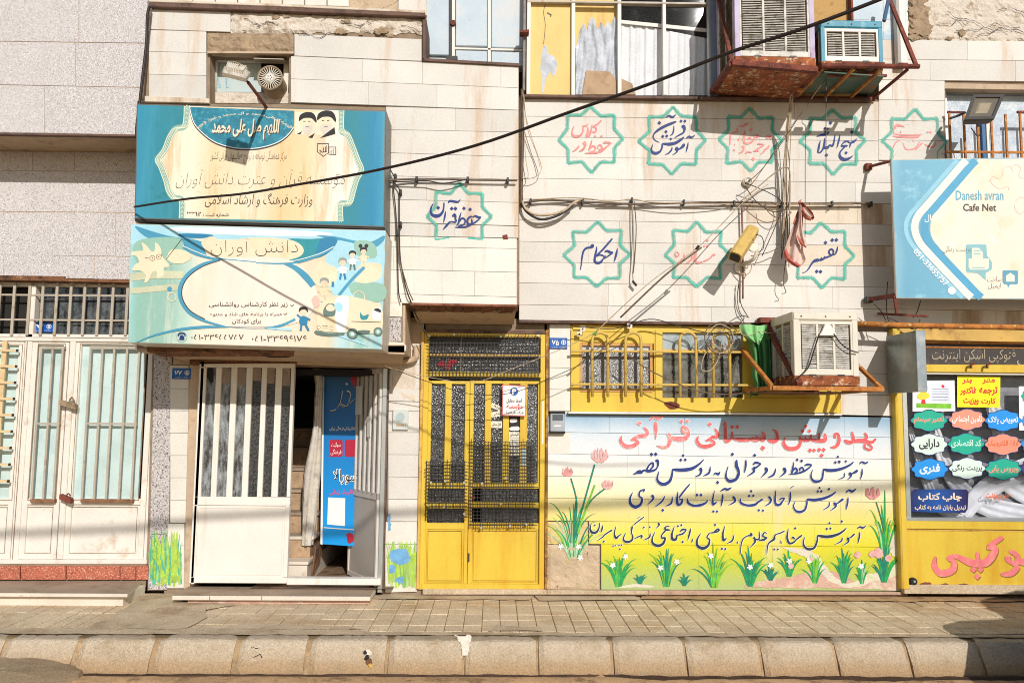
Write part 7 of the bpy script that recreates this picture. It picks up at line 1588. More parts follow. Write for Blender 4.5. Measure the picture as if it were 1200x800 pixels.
# ================================================================== EVAPORATIVE COOLERS AND THEIR BRACKETS
def B3(a, b, ch=0.0): return MB().box(a, b, ch)
def louvres(par, x0, x1, z0, z1, Yf, cols, m, pitch=0.018, seed=1, axis='x', frame_m=None):
    r = random.Random(seed); w = (x1-x0)/cols
    for c in range(cols):
        mb = MB(); z = z0
        a, b = x0+c*w+0.012, x0+(c+1)*w-0.012
        while z < z1:
            t = r.uniform(-.002, .002); s = r.uniform(-0.003, 0.003)
            if axis == 'x': mb.add([(a,Yf+.012,z+t),(b,Yf+.012,z-t+s),(b,Yf,z-t-pitch*.80+s),(a,Yf,z+t-pitch*.80)], [[0,3,2,1]])
            else: mb.add([(Yf+.012,a,z+t),(Yf+.012,b,z-t+s),(Yf,b,z-t-pitch*.80+s),(Yf,a,z+t-pitch*.80)], [[0,3,2,1]])
            z += pitch
        mb.build('louvre_slats', m, par, kind='stuff')
def cooler(label, x0, x1, z0, z1, yf, yb, m_body, m_front, m_sl, cols=3, side_pad=None, roof=None, seed=1, group=None, sidel=True, inset=0.05, fbot=0.06):
    t = thing('air_cooler', ((x0+x1)/2, (yf+yb)/2, z0), label, 'air cooler', group)
    i = inset
    # corner posts, top and bottom trays
    for (xa, xb, ya, yb_) in ((x0, x0+i, yf, yf+i), (x1-i, x1, yf, yf+i), (x0, x0+i, yb-i, yb), (x1-i, x1, yb-i, yb)):
        B3((xa, ya, z0+0.02), (xb, yb_, z1-0.02), 0.004).build('corner_post', m_body, t)
    B3((x0-0.004, yf-0.004, z1-0.075), (x1+0.004, yb, z1), 0.012).build('top_cover', roof or m_body, t)
    B3((x0-0.004, yf-0.004, z0), (x1+0.004, yb, z0+fbot), 0.006).build('water_tray', m_rustpan if m_front is not m_coolb else m_rustpan, t)
    B3((x0+i+0.001, yf+0.03, z0+fbot), (x1-i-0.001, yf+0.05, z1-0.075)).build('wet_pad', m_pad, t)
    B3((x0+0.02, yf+i, z0+fbot), (x0+0.04, yb-i, z1-0.075)).build('wet_pad', m_pad, t)
    fr = MB(); a, b, c, d = x0+i*0.7, x1-i*0.7, z0+fbot+0.004, z1-0.079
    fw = 0.03
    fr.box((a,yf+0.004,c),(a+fw,yf+0.02,d),.002); fr.box((b-fw,yf+0.004,c),(b,yf+0.02,d),.002); fr.box((a+fw,yf+0.004,d-fw),(b-fw,yf+0.02,d),.002); fr.box((a+fw,yf+0.004,c),(b-fw,yf+0.02,c+0.05),.002)
    w = (b-a-2*fw)/cols
    for k in range(1, cols): fr.box((a+fw+w*k-0.01,yf+0.005,c+0.05),(a+fw+w*k+0.01,yf+0.02,d-fw),.002)
    f = fr.build('front_panel', m_front, t)
    louvres(f, a+fw, b-fw, c+0.06, d-fw, yf+0.008, cols, m_sl, 0.0165, seed)
    if sidel:
        fr = MB(); 
        fr.box((x0+0.002, yf+i, z0+fbot), (x0+0.02, yf+i+0.03, z1-0.075)); fr.box((x0+0.002, yb-i-0.03, z0+fbot), (x0+0.02, yb-i, z1-0.075)); fr.box((x0+0.002,(yf+yb)/2-.012,z0+fbot),(x0+0.02,(yf+yb)/2+.012,z1-0.075))
        f2 = fr.build('side_panel', m_front, t); louvres(f2, yf+i+0.02, yb-i-0.02, z0+fbot+0.02, z1-0.1, x0+0.002, 2, m_sl, 0.018, seed+5, axis='y')
    for u in (0.28, 0.72): B3((x0+(x1-x0)*u-0.03, yf-0.006, z0+fbot-0.004), (x0+(x1-x0)*u+0.03, yf+0.0, z0+fbot+0.01)).build('drain_slot', m_dark, t)
    for u in (0.12, 0.5, 0.88): MB().disc(Vector((x0+(x1-x0)*u, yf-0.008, z1-0.04)), 0.007, 0.006, 8).build('screw', m_rust, t)
    return t
# lower cooler
yf = 6.86; yb_ = 7.42
X0, X1 = W(930.5,410,yf).x, W(1006,410,yf).x; Z0, Z1 = W(968,452,yf).z, W(968,365.5,yf).z
c1 = cooler('old white cooler on an orange rusty frame above the mural', X0, X1, Z0, Z1, yf, yb_, m_cool, m_cool, m_slat, roof=m_cool, seed=3, fbot=0.09)
mb = MB().pp([(963,389),(967,380),(970,378.5),(973,380),(979,389),(981,393),(960,393)], yf-0.03, 0.02, 0.004); mb.build('white_tag', m_white, c1)
for P in ([(960,391),(954,410),(946,432),(930,446)], [(977,391),(986,403),(996,410),(1006,413)]): MB().tube([W(x,y,yf-0.03) for x,y in smooth_pts(P,4)], 0.006, 5).build('tie_cord', m_dark, c1)
blob_y = yf-0.006
fb = thing('cooler_bracket', (X0, 7.1, Z0-0.03), 'orange rusty angle-iron frame carrying the lower white cooler', 'bracket')
XA, XB = W(905,453,6.8).x, W(1035,453,6.8).x; zb0 = Z0-0.045
def bar_(a, b, w, m, par, nm='angle_iron', d=None): return MB().bar(Vector(a), Vector(b), w, d).build(nm, m, par)
bar_((XA,6.8,zb0+.02),(XB,6.8,zb0+.02),0.036,m_rust2,fb); bar_((XA,6.8,zb0+.02),(XA+0.0,7.55,zb0+.02),0.035,m_rust2,fb); bar_((XB-.02,6.8,zb0+.015),(XB-.02,7.55,zb0+.015),0.03,m_rust2,fb)
bar_(((XA+XB)/2-.1,6.8,zb0),((XA+XB)/2-.1,7.55,zb0),0.03,m_rust,fb); bar_((XB-.02,6.8,zb0+.03),(XB-.02,7.55,zb0+.42),0.03,m_rust2,fb); bar_((XA,6.82,zb0+.04),(XA-0.02,7.55,zb0+.42),0.032,m_rust2,fb)
bar_((X0+0.03,6.83,zb0+.05),(X0-0.02,7.50,Z1-0.02),0.05,m_rust,fb,'strut')
MB().box((XA,6.82,zb0-0.012),(XB-.2,7.5,zb0-0.006)).build('base_sheet', m_rot, fb)
MB().box((X0-.10,7.42,Z1-0.03),(X0+.3,7.53,Z1+0.02)).build('top_bar', m_rust, fb)
# upper large cooler
yf2 = 6.92; yb2 = 7.50
X0, X1 = W(861.5,60,yf2).x, W(955.5,60,yf2).x; Z0 = W(908,79,yf2).z
c2 = cooler('tall lavender-framed cooler with rusty base, cut by the top edge of the photo', X0, X1, Z0, Z0+1.05, yf2, yb2, m_lv, m_slat, m_slat, seed=8, fbot=0.10)
fb2 = thing('cooler_bracket', (X0, 7.2, Z0-0.03), 'red rusty frame and sheet under the tall lavender-framed cooler', 'bracket')
xa, xb = W(857.5,76,6.88).x, W(957,82,6.88).x; z_ = W(857,74,6.88).z
bar_((xa,6.88,z_),(xb,6.88,z_-.05),0.05,m_rust,fb2); bar_((xa,6.88,z_),(xa+.0,7.53,z_-.0),0.05,m_rust,fb2); bar_((xb,6.88,z_-.05),(xb,7.53,z_-.05),0.05,m_rust,fb2)
bar_((xa,6.88,z_),(W(838,-20,7.45).x,7.45,W(838,-20,7.45).z),0.03,m_rust,fb2,'strut')
mb = MB(); q = [(xa,6.9,z_-.022),(xb,6.9,z_-.072),(xb,7.54,z_-.072),(xa,7.54,z_-.022)]; mb.hexa(q, [(a,b,c+.012) for a,b,c in q]); mb.build('base_sheet', m_rustpan, fb2)
# small upper cooler
yf3 = 7.05; yb3 = 7.50
X0, X1 = W(962,50,yf3).x, W(1034.5,50,yf3).x; Z0 = W(998,76,yf3).z; Z1 = W(998,24,yf3).z
c3_ = cooler('small teal and white cooler beside the tall lavender one', X0, X1, Z0, Z1, yf3, yb3, m_coolb, m_white, m_slat, seed=12, inset=0.04, fbot=0.03)
fb3 = thing('cooler_bracket', (X0, 7.1, Z0-0.03), 'open red rusty rack under the small teal cooler, sticking out to the right', 'bracket')
za = W(1000,78,6.85).z; xr = W(1077,75.5,6.85).x; xl = W(962,77,6.85).x
MB().tube([Vector((xl,6.85,za)), Vector((xr,6.85,za+.012))], 0.022, 8).build('rail', m_rust, fb3)
for px in (965, 1001, 1033.5): 
    x = W(px,77,6.86).x; bar_((x,6.87,za-.015),(x,7.53,za-.015),0.025,m_rust2,fb3,'bearer')
x = W(1064,77,6.86).x; bar_((x,6.87,za-.01),(x,7.53,za-.01),0.022,m_rust,fb3,'bearer')
bar_((xl-.05,7.52,za-.02),(x+.02,7.52,za-.02),0.03,m_rust,fb3,'rail')
a = Vector((xr-.02,6.86,za+.02)); b = W(1041,-4,7.35); MB().bar(a, b, 0.035, 0.02).build('stay', m_rust, fb3)
a = W(1036,25,7.1); b = W(1042,-4,7.35); MB().bar(a, b, 0.03, 0.02).build('stay', mat('blue_stay', hx('3f5f80'), 0.6), fb3)
bar_((W(970,88,7.1).x,7.1,W(970,88.5,7.1).z),(W(1039,89,7.1).x,7.1,W(1039,89,7.1).z),0.022,m_rust,fb3,'rail')
mb = MB(); q = P4([(966,85,7.06),(1036,90,7.06),(1022,110,7.5),(930,110,7.5)]); mb.hexa(q, [v+Vector((0,0,.01)) for v in q]); mb.build('base_sheet', mat('green_rust_sheet', hx('5f7a6c'), 0.8, var=0.2, vs=6, stain=hx('8a5a3a'), st=0.5, ss=6), fb3)
for px in (995, 1033, 1060): x = W(px,73,6.84).x; MB().box((x-.05,6.84,za+.018),(x+.03,6.9,za+.04)).build('rust_cleat', m_rust, fb3)
for px, py in ((948,97),(938,106)): 
    p = W(px,py,7.2); MB().box(p-Vector((.03,.02,.012)), p+Vector((.03,.02,.012)), .003).build('clamp', m_rust2, fb3)

# ================================================================== WALL DEVICES
# security camera
cc = thing('security_camera', W(868,312,7.5), 'yellowed bullet security camera on a white bent arm', 'security camera')
def yv(a, b, Y0, Y1): return [W(*a, Y0), W(*b, Y1)]
p0, p1 = W(882,270,7.28), W(862.5,300,7.12)
d = (p1-p0).normalized(); up = Vector((0.45,0,0.9)); up = (up-d*up.dot(d)).normalized(); sd = d.cross(up)
mb = MB(); prof = [(-0.055,-0.045),(0.055,-0.045),(0.062,0.0),(0.055,0.05),(0.03,0.066),(-0.03,0.066),(-0.055,0.05),(-0.062,0.0)]
L0 = p0 - d*0.0; n = len(prof)
vs = []
for q, s in ((p0, 0.92), (p0+d*0.02, 1.0), (p1, 1.0), (p1+d*0.03, 1.04)):
    for (u, v) in prof: vs.append(q + sd*u*s + up*v*s)
mb.add(vs, [[k*n+i, k*n+(i+1)%n, (k+1)*n+(i+1)%n, (k+1)*n+i] for k in range(3) for i in range(n)] + [list(range(n)), [3*n+i for i in range(n)][::-1]])
mb.build('housing', mat('yellowed_plastic', hx('cfae62'), 0.5, var=0.08, vs=12, stain=hx('b08a4a'), st=0.55, ss=14), cc)
mb = MB(); vs = [p1+d*0.025 + sd*u*0.8 + up*v*0.8 for (u, v) in prof] + [p1+d*0.032 + sd*u*0.8 + up*v*0.8 for (u, v) in prof]; mb.add(vs, [[i,(i+1)%n,n+(i+1)%n,n+i] for i in range(n)]+[[n+i for i in range(n)]]); mb.build('lens_plate', m_dark, cc)
MB().tube(smooth_pts([W(881,284,7.25),W(887,291,7.3),W(884,302,7.33),W(876,308,7.42),W(869,312,7.54)],4), 0.018, 8).build('arm', m_cool, cc, smooth=True)
MB().disc(W(883,289,7.24), 0.045, 0.03, 12).build('joint', m_cool, cc); MB().disc(W(868,313,7.52), 0.06, 0.02, 14, 0.004).build('wall_flange', m_cool, cc)
MB().tube([W(x,y,Y) for x,y,Y in smooth_pts([(886,275,7.1),(893,278,7.2),(895,290,7.3),(888,296,7.3)],4)], 0.004, 5).build('lead', m_cable, cc)
for P in ([(862,318,7.5),(875,322,7.45),(881,312,7.45),(874,306,7.4),(866,312,7.5)],): MB().tube(smooth_pts([W(*p) for p in P],4), 0.005, 5).build('lead', m_wirel, cc)
# round vent / bell
rv = thing('wall_bell', W(877,212,YR), 'small round white bell dome on the wall below the pink lettering', 'bell')
c = W(877,212,YR-0.05); MB().disc(c+Vector((0,0.0,0)), 0.048, 0.05, 20, 0.01).build('dome', m_cool, rv)
for r_ in (0.034, 0.022): MB().tube([c+Vector((r_*cos(2*pi*k/16),-0.004,r_*sin(2*pi*k/16))) for k in range(16)], 0.004, 5, close=True).build('ring', m_slat, rv)
MB().disc(c+Vector((0.012,-0.006,-0.004)), 0.016, 0.004, 12).build('centre', m_dark, rv)
# exhaust fan in the small window
ef = thing('exhaust_fan', W(317,92,YU+.1), 'round exhaust fan in the small window above the upper blue sign', 'fan')
c = W(316.5,91.5,YU-0.02); R_ = 0.108
MB().tube([c+Vector((R_*cos(2*pi*k/28),0,R_*sin(2*pi*k/28))) for k in range(28)], 0.010, 6, close=True).build('rim', m_lint, ef)
mb = MB(); N_ = 28
vs = [c+Vector((R_*cos(2*pi*k/N_),0,R_*sin(2*pi*k/N_))) for k in range(N_)] + [c+Vector((R_*cos(2*pi*k/N_),0.2,R_*sin(2*pi*k/N_)-0.02)) for k in range(N_)]
mb.add(vs, [[k,(k+1)%N_,N_+(k+1)%N_,N_+k] for k in range(N_)]); mb.build('duct', m_plas, ef, smooth=True)
MB().disc(c+Vector((0,0.05,0)), R_*0.98, 0.01, 24).build('back', m_black, ef)
for k in range(26):
    a = 2*pi*k/26; MB().tube([c+Vector((0.036*cos(a),-0.004,0.036*sin(a))), c+Vector((0.1*cos(a),-0.002,0.1*sin(a)))], 0.0045, 4).build('guard_spoke', m_cool, ef)
MB().disc(c+Vector((0,-0.012,0)), 0.036, 0.02, 18, 0.003).build('hub', m_white, ef)
for k in range(5): a = k*1.257; MB().disc(c+Vector((0.018*cos(a),-0.0135,0.018*sin(a))), 0.006, 0.002, 8).build('hub_hole', m_print, ef)
for k in range(5):
    a = k*1.257+0.3; q = [c+Vector((0.03*cos(a),0.03,0.03*sin(a))), c+Vector((0.095*cos(a-.25),0.025,0.095*sin(a-.25))), c+Vector((0.095*cos(a+.35),0.04,0.095*sin(a+.35)))]
    MB().add(q, [[0,1,2]]).build('blade', m_gry if False else m_lint, ef)
MB().hexa(P4([(297,69,YU+.0),(333,70,YU+.0),(336,74,YU+.16),(300,73,YU+.16)]), P4([(298,68,YU+.0),(332,69,YU+.0),(334,72,YU+.16),(302,71,YU+.16)])).build('rain_hood', m_bars, ef)
# floodlight over the sign
fl_ = thing('floodlight', W(312,124,6.75), 'small ribbed floodlight on a rusty arm above the upper blue sign', 'floodlight')
MB().tube([W(312,126,6.70), W(303,113,6.45), W(291,97,6.08)], 0.014, 8).build('arm', m_rust, fl_)
MB().tube([W(289,96,6.05), W(284,82,5.99), W(279,77,5.97)], 0.012, 8).build('arm', m_rust, fl_)
q0 = P4([(260,90,5.90),(289,97,5.90),(293,88,6.02),(266,79,6.02)])
q0 = [W(260,89.5,5.93), W(288,96.5,5.93), W(293.5,89,6.06), W(263,82,6.06)]
nrm = (q0[1]-q0[0]).cross(q0[3]-q0[0]).normalized(); 
if nrm.z < 0: nrm = -nrm
mb = MB(); mb.hexa(q0, [v+nrm*0.03 for v in q0]); mb.build('lamp_frame', m_bars, fl_)
ctr = sum(q0, Vector())/4
mid0 = [ctr+(v-ctr)*0.9+nrm*0.03 for v in q0]; mid1 = [ctr+(v-ctr)*0.62+nrm*0.075 for v in q0]
MB().hexa(mid0, mid1).build('housing', m_slat, fl_)
for k in range(11):
    u = 0.08+0.084*k; a = q0[0].lerp(q0[1], u)+nrm*0.028; b = q0[3].lerp(q0[2], u)+nrm*0.028
    a2 = ctr+(a-ctr)*0.8; b2 = ctr+(b-ctr)*0.8
    mb = MB(); t = (q0[1]-q0[0]).normalized()*0.003; h = nrm*0.055
    mb.hexa([a2-t,a2+t,a2+t+h,a2-t+h],[b2-t,b2+t,b2+t+h,b2-t+h]); mb.build('cooling_fin', m_cool, fl_)
MB().tube(smooth_pts([W(277,84,6.0),W(266,74,6.02),W(276,73,6.0),W(290,80,5.98)],4), 0.004, 5).build('lead', m_wirel, fl_)
# floodlight at the right window
f2_ = thing('floodlight', W(1142,140,7.4), 'tilted grey square floodlight in front of the barred window at top right', 'floodlight')
Yf_ = 7.05
fr = [(1139.5,112.5,Yf_+.12),(1176,112.5,Yf_+.12),(1164,141,Yf_),(1129,142,Yf_)]
q = P4(fr); nrm = (q[1]-q[0]).cross(q[3]-q[0]).normalized(); 
if nrm.y > 0: nrm = -nrm
m_flg = mat('floodlight_grey', hx('4c4844'), 0.5, metal=0.2, var=0.08, vs=12)
ctr = sum(q, Vector())/4
def scl(s, o): return [ctr+(v-ctr)*s+nrm*o for v in q]
MB().hexa(scl(1, 0), scl(0.86, -0.07)).build('housing', m_flg, f2_)
for i in range(4):
    a, b = q[i], q[(i+1)%4]; ia, ib = ctr+(a-ctr)*0.78, ctr+(b-ctr)*0.78
    MB().hexa([a,b,ib,ia],[v+nrm*0.02 for v in (a,b,ib,ia)]).build('rim', m_flg, f2_)
MB().hexa(scl(0.78, -0.002), scl(0.78, 0.003)).build('reflector', mat('lamp_reflector', hx('8d8270'), 0.3, metal=0.5, var=0.1, vs=9), f2_)
MB().hexa(scl(0.42, 0.003), scl(0.30, 0.012)).build('led_plate', mat('led_plate', hx('a2957c'), 0.4), f2_)
MB().tube([W(1131,132,7.1), W(1122,136,7.2), W(1113,139,7.45)], 0.012, 6).build('bracket_arm', m_dark, f2_); MB().tube(smooth_pts([W(1140,143,7.1),W(1150,150,7.2),W(1146,160,7.4),W(1138,150,7.45)],4), 0.005, 5).build('lead', m_dark, f2_)
MB().tube([W(1132,142,7.08),W(1145,144,7.12),W(1146,148,7.3)], 0.01, 6).build('bracket_arm', m_dark, f2_)
# intercom, card reader
ic = MB().rect(460, 479.8, 478.3, 503.5, YL-0.03, 0.03, 0.006).build('intercom', mat('intercom_grey', hx('c9cdc8'), 0.45, var=0.04), None, label='pale round-cornered intercom on the pillar left of the yellow door', cat='intercom')
MB().disc(W(469,488.5,YL-0.034), 0.043, 0.006, 20).build('speaker', mat('intercom_speaker', hx('aebcbb'), 0.5), ic); MB().rect(464,496.5,475.5,499,YL-0.034,0.006,0.001).build('name_strip', m_plas, ic); MB().disc(W(474,498.5,YL-0.04),0.008,0.006,8).build('button', m_cool, ic)
ir = MB().rect(644.8, 483, 661.8, 506.5, YL-0.05, 0.05, 0.006).build('door_station', mat('station_grey', hx('a3a7ab'), 0.4, metal=0.2), None, label='grey metal door station with black top and bottom between the yellow door and the mural', cat='intercom')
MB().rect(644.2,481.6,662.4,484.4,YL-0.058,0.058,0.003).build('cap', m_black, ir); MB().rect(644.2,505,662.4,507.6,YL-0.058,0.058,0.003).build('cap', m_black, ir); MB().rect(647.5,485.5,659.8,492.5,YL-0.053,0.004).build('screen', mat('screen_grey', hx('555b60'), 0.3), ir); MB().rect(649.5,498,657.5,499.6,YL-0.053,0.004).build('slot', m_printw, ir)
# small rust square on the upper wall
MB().pp([(589,275.5),(594.5,274.5),(595.3,280),(590,280.5)], YU-0.012, 0.012, 0.003).build('iron_plate', m_rust, U)
# ================================================================== GREY METAL BOX
gb = thing('metal_box', W(1060,420,7.3), 'grey galvanised metal box between the lower cooler and the shop window', 'metal box')
xf0, xf1 = W(1073.5,420,7.02).x, W(1085,420,7.02).x; zt, zb2 = W(1079,387.5,7.02).z, W(1079,458.5,7.02).z
mb = MB(); mb.hexa([(xf0,7.02,zb2),(xf0,7.55,zb2),(xf0,7.55,zt),(xf0,7.02,zt)], [(xf0+.012,7.02,zb2),(xf0+.012,7.55,zb2),(xf0+.012,7.55,zt),(xf0+.012,7.02,zt)]); mb.build('side_sheet', mat('shiny_grey_sheet', hx('7e8582'), 0.3, metal=0.55, var=0.08, vs=3, stain=hx('99a09a'), st=0.5, ss=3), gb)
MB().box((xf0+.001,7.012,zb2-.003),(xf1,7.05,zt+.003),.004).build('front_edge', m_galv, gb); MB().box((xf0+.013,7.05,zb2),(xf1-.002,7.55,zt-.002)).build('body', m_galv, gb)
MB().tube(smooth_pts([W(1046,418,7.44),W(1058,410,7.3),W(1070,397,7.06)],5), 0.004, 5).build('lead', m_cable, gb)
# ================================================================== CLOTHS
gc = thing('green_cloth', W(885,400,7.4), 'green cloth tied beside the yellow window, hanging down behind the bracket', 'cloth')
def cloth(pts_l, pts_r, Y0, Y1, m, par, nm='cloth', amp=0.02, n=14, fold=7.0, seed=1):
    S1 = smooth_pts(pts_l, 5); S2 = smooth_pts(pts_r, 5); vs = []; r = random.Random(seed); ph = r.uniform(0,6)
    for i, (a, b) in enumerate(zip(S1, S2)):
        for k in range(n+1):
            t = k/n; x = a[0]+(b[0]-a[0])*t; y = a[1]+(b[1]-a[1])*t + 0.6*sin(t*9+ph); vs.append(W(x, y, Y0+(Y1-Y0)*t + amp*sin(t*fold*2+ph+0.25*sin(i*.4))))
    mb = MB(); mb.add(vs, [[i*(n+1)+k,(i+1)*(n+1)+k,(i+1)*(n+1)+k+1,i*(n+1)+k+1] for i in range(len(S1)-1) for k in range(n)])
    return mb.build(nm, m, par, smooth=True)
cloth([(866,381),(870,391),(877,402),(881,420),(881,440),(884,452),(878,465)], [(899,381.5),(901,392),(902,402),(903,420),(904,440),(903,455),(890,462)], 7.42, 7.40, m_grcl, gc, amp=0.03, seed=3)
cloth([(888,400),(890,420),(892,440),(893,455)], [(908,396),(909,420),(910,440),(910,452)], 7.38, 7.46, m_grcd, gc, amp=0.03, seed=5)
m_lgr = mat('pale_green_cloth', hx('93cf8a'), 0.9, var=0.1, vs=10)
cloth([(866,380),(871,392),(883,400)], [(897,381),(895,392),(890,404)], 7.36, 7.36, m_lgr, gc, amp=0.025, seed=8)
MB().tube([W(x,y,7.34) for x,y in smooth_pts([(866,384),(869,391),(877,393),(890,388),(900,390),(910,389)],4)], 0.004, 5).build('tie', m_wirel, gc)
rc = thing('cloth_bundle', W(938,240,7.3), 'faded red and white cloth bundle tied to the cable and hanging down the wall', 'cloth')
m_rw = mat('red_white_cloth', hx('dcc0b2'), 0.9, var=0.12, vs=12, stain=hx('c4604f'), st=0.6, ss=9, bump=0.3, bs=60, stain2=hx('e6d8ca'), st2=0.62, ss2=14)
m_rd = mat('red_cloth', hx('bd6256'), 0.9, var=0.15, vs=12, stain=hx('d9b0a0'), st=0.52, ss=16)
cloth([(937,236),(934,250),(928,268),(922,285),(918,298),(921,306)], [(940,236),(941,252),(941,272),(941,292),(944,304),(938,312)], 7.32, 7.30, m_rw, rc, amp=0.03, fold=5, seed=2)
cloth([(918,296),(921,304),(930,311),(936,313)], [(921,290),(926,301),(934,308),(938.5,311)], 7.285, 7.28, m_rd, rc, amp=0.01, fold=3, seed=4)
cloth([(936,240),(936,262),(933,276),(936,286)], [(939,240),(940,262),(943,276),(946,289)], 7.26, 7.25, m_rw, rc, amp=0.015, fold=4, seed=6)
cloth([(933,279),(938,286),(945,290)], [(934,274),(940,283),(945.5,286.5)], 7.25, 7.245, m_rd, rc, amp=0.006, fold=3, seed=7)
cloth([(938,238),(938,247),(943,256),(950,258.5)], [(940,237),(946,243),(952,249),(954.5,256)], 7.27, 7.24, m_rd, rc, amp=0.015, fold=4, seed=9)
cloth([(940,243),(943,250),(949,255)], [(944,243),(949,249),(953,253.5)], 7.225, 7.21, m_rw, rc, amp=0.006, fold=4, seed=11)
MB().tube(smooth_pts([W(939,234,7.4),W(936,238,7.34),W(941,242,7.3),W(936,246,7.31),W(930,262,7.28)],4), 0.008, 6).build('twisted_rag', m_rd, rc)

# ================================================================== PIPES AND CABLES
def cable(pts, r, m, label, cat='cable', name='cable', n=6, k=5, group=None):
    return MB().tube(smooth_pts([tuple(W(*p)) for p in pts], k), r, n).build(name, m, None, smooth=True, label=label, cat=cat, group=group)
MB().tube([W(1002,379,7.35), W(1060,381,7.34), W(1130,382.5,7.33), W(1320,385,7.30)], 0.026, 10).build('pipe', m_rust2, None, smooth=True, label='rusty pipe running along the wall under the right sign', cat='pipe')
def black_cable():
    P = []
    for px, py, s in ((157.5,242.5,0),(220,233,.29),(281,227.5,.5),(345,217,.72),(444,199,1.0),(556,171,1.28),(669,131,1.5),(760,99,1.66),(853,62.5,1.8),(940,34,1.93),(1040,-4,2.04),(1200,-70,2.2),(1500,-210,2.45)):
        P.append((px, py, 6.62-1.61*s))
    o = cable(P, 0.0088, m_cable, 'thick black overhead cable crossing the whole front from the left signs to the upper right', k=6, n=8)
    return o
black_cable()
q = 7.50
cable([(612,238,q),(640,234.5,q),(683,236.5,q),(740,239,q),(800,238,q),(870,237,q),(930,238.5,q),(1003,238,q),(1022,238.5,q)], 0.011, m_wire, 'bundle of dusty cables running level across the right-hand wall')
cable([(620,234,q-.01),(660,232,q-.01),(685,232.5,q-.01),(715,236,q-.01),(741,233.5,q-.01),(770,237.5,q-.01),(860,239.5,q-.01),(1000,239.6,q-.01)], 0.006, m_wirel, 'pale wire twisted around the level cable bundle')
cable([(700,240,q),(745,240,q-.01),(790,243.5,q-.02),(835,242,q-.01),(860,238,q)], 0.005, m_wire, 'thin wire sagging below the level cable bundle')
cable([(612,236,q-.02),(617,246,q-.05),(630,252,q-.06),(648,251,q-.06),(662,246,q-.05),(672,238,q-.03),(684,232.5,q)], 0.012, m_wirel, 'pale cable hanging in a loop at the left end of the level bundle')
cable([(611,238,q-.02),(618,249,q-.04),(634,257,q-.05),(655,252,q-.05),(671,241,q-.03)], 0.012, m_dark, 'dark cable hanging in a lower loop at the left end of the level bundle')
cable([(612,105,q),(612.5,140,q),(612,180,q),(611,215,q),(611,243,q)], 0.018, m_wire, 'bundle of cables running down the corner left of the pink lettering')
for i, P in enumerate([[(613,110),(614,150),(616,185),(619,205),(616,210),(612,208)],[(613,112),(617,140),(626,170),(634,193),(632,204),(622,209),(612,209)],[(614,112),(618,150),(629,180),(633,196)]]):
    cable([(x,y,q-.03-.01*i) for x,y in P], 0.0035, m_wirel, ['thin pale wire hanging in a short loop close against the corner cable bundle','thin pale wire swinging out widest to the right of the corner cable bundle','thin pale wire running halfway out from the corner cable bundle without looping back'][i], group='thin wires looping from the corner bundle')
cable([(452,211.5,7.0),(480,210,7.03),(520,210,7.03),(560,211,7.03),(606,211.5,7.03)], 0.009, m_wire, 'cable running level from the upper blue sign to the corner')
cable([(454,212,7.0),(470,213,7.02),(500,212,7.0),(520,215,7.0),(548,210,7.02)], 0.006, m_cable, 'black wire sagging below the cable from the upper blue sign')
for i, P in enumerate([[(454,190),(458,200),(462,208),(461,220),(464,250),(466,300),(467,340),(470,354)],[(468,222),(468,262),(469,300),(474,330),(480,350),(486,366),(500,392)],[(455,214),(464,216),(468,222)],[(465,262),(468,300),(477,335),(484,352)]]):
    cable([(x,y,7.03 if y < 360 else 7.25) for x,y in P], 0.0055, m_cable if i != 3 else m_wire, ['black wire nearest the blue signs, dropping to the boards above the yellow door','long black wire dropping past the boards to the top of the yellow door','short black wire curving down from the level cable beside the upper sign','thin brown wire dropping between the two black wires beside the lower sign'][i], group='black wires dropping beside the signs')
for i, (x,y) in enumerate([(463,206),(488,209),(548,209.5),(595,210.5),(469,224),(469,262),(465,273)]):
    MB().rect(x-1.3,y-2.6,x+1.3,y+2.6,7.005,0.07,0.003).build('cable_clip', m_dark, U)
for x,y in [(683,236),(741,234),(802,236.5),(861,237.5),(917,238.5),(976,238),(1022,238.5),(622,235)]:
    MB().rect(x-1.0,y-2.8,x+1.0,y+2.8,7.475,0.08,0.003).build('cable_clip', m_dark, RW)
cable([(175,8,7.02),(172.5,20,7.0),(171.5,50,6.99),(167,90,6.98),(163,125,6.97),(160,150,6.97),(161,165,6.97),(166,175,6.97)], 0.012, m_cable, 'black cable curling down the joint between the granite and stone houses')
cable([(177,10,7.03),(174,40,7.03),(170,80,7.02),(167,118,7.0)], 0.009, m_wire, 'second thinner cable beside the joint of the two houses')
cable([(741,236,q),(742,260,q-.02),(743,300,q-.02),(741.5,325,q-.02),(746,333,q-.02)], 0.006, m_wirel, 'pale wire hanging straight down from the level bundle, left of the faded pink star')
cable([(743,236,q),(745.5,265,q-.03),(744,300,q-.03),(742,320,q-.03)], 0.005, m_wire, 'darker wire hanging beside the pale one left of the faded pink star')
MB().tube([W(741,329,q-.02),W(746,335,q-.02)], 0.011, 6).build('wire_end', m_dark, RW)
cable([(869,238,q),(870,270,q),(870.5,310,q),(870.5,350,q)], 0.009, mat('brown_wire', hx('8a6050'), 0.6), 'brown wire running down the wall behind the security camera')
for i, P in enumerate([[(866,330),(864,350),(867,366),(872,372),(868,378)],[(866,332),(868,355),(877,372)],[(845,385),(858,375),(869,370),(878,372)]]):
    cable([(x,y,q-.02*i) for x,y in P], 0.0045, m_wire, ['loose wire below the security camera, kinked at its lower end','loose wire below the security camera, straying down to the right','loose wire running from the kink up-left of the green cloth'][i], group='thin loose wires below the security camera')
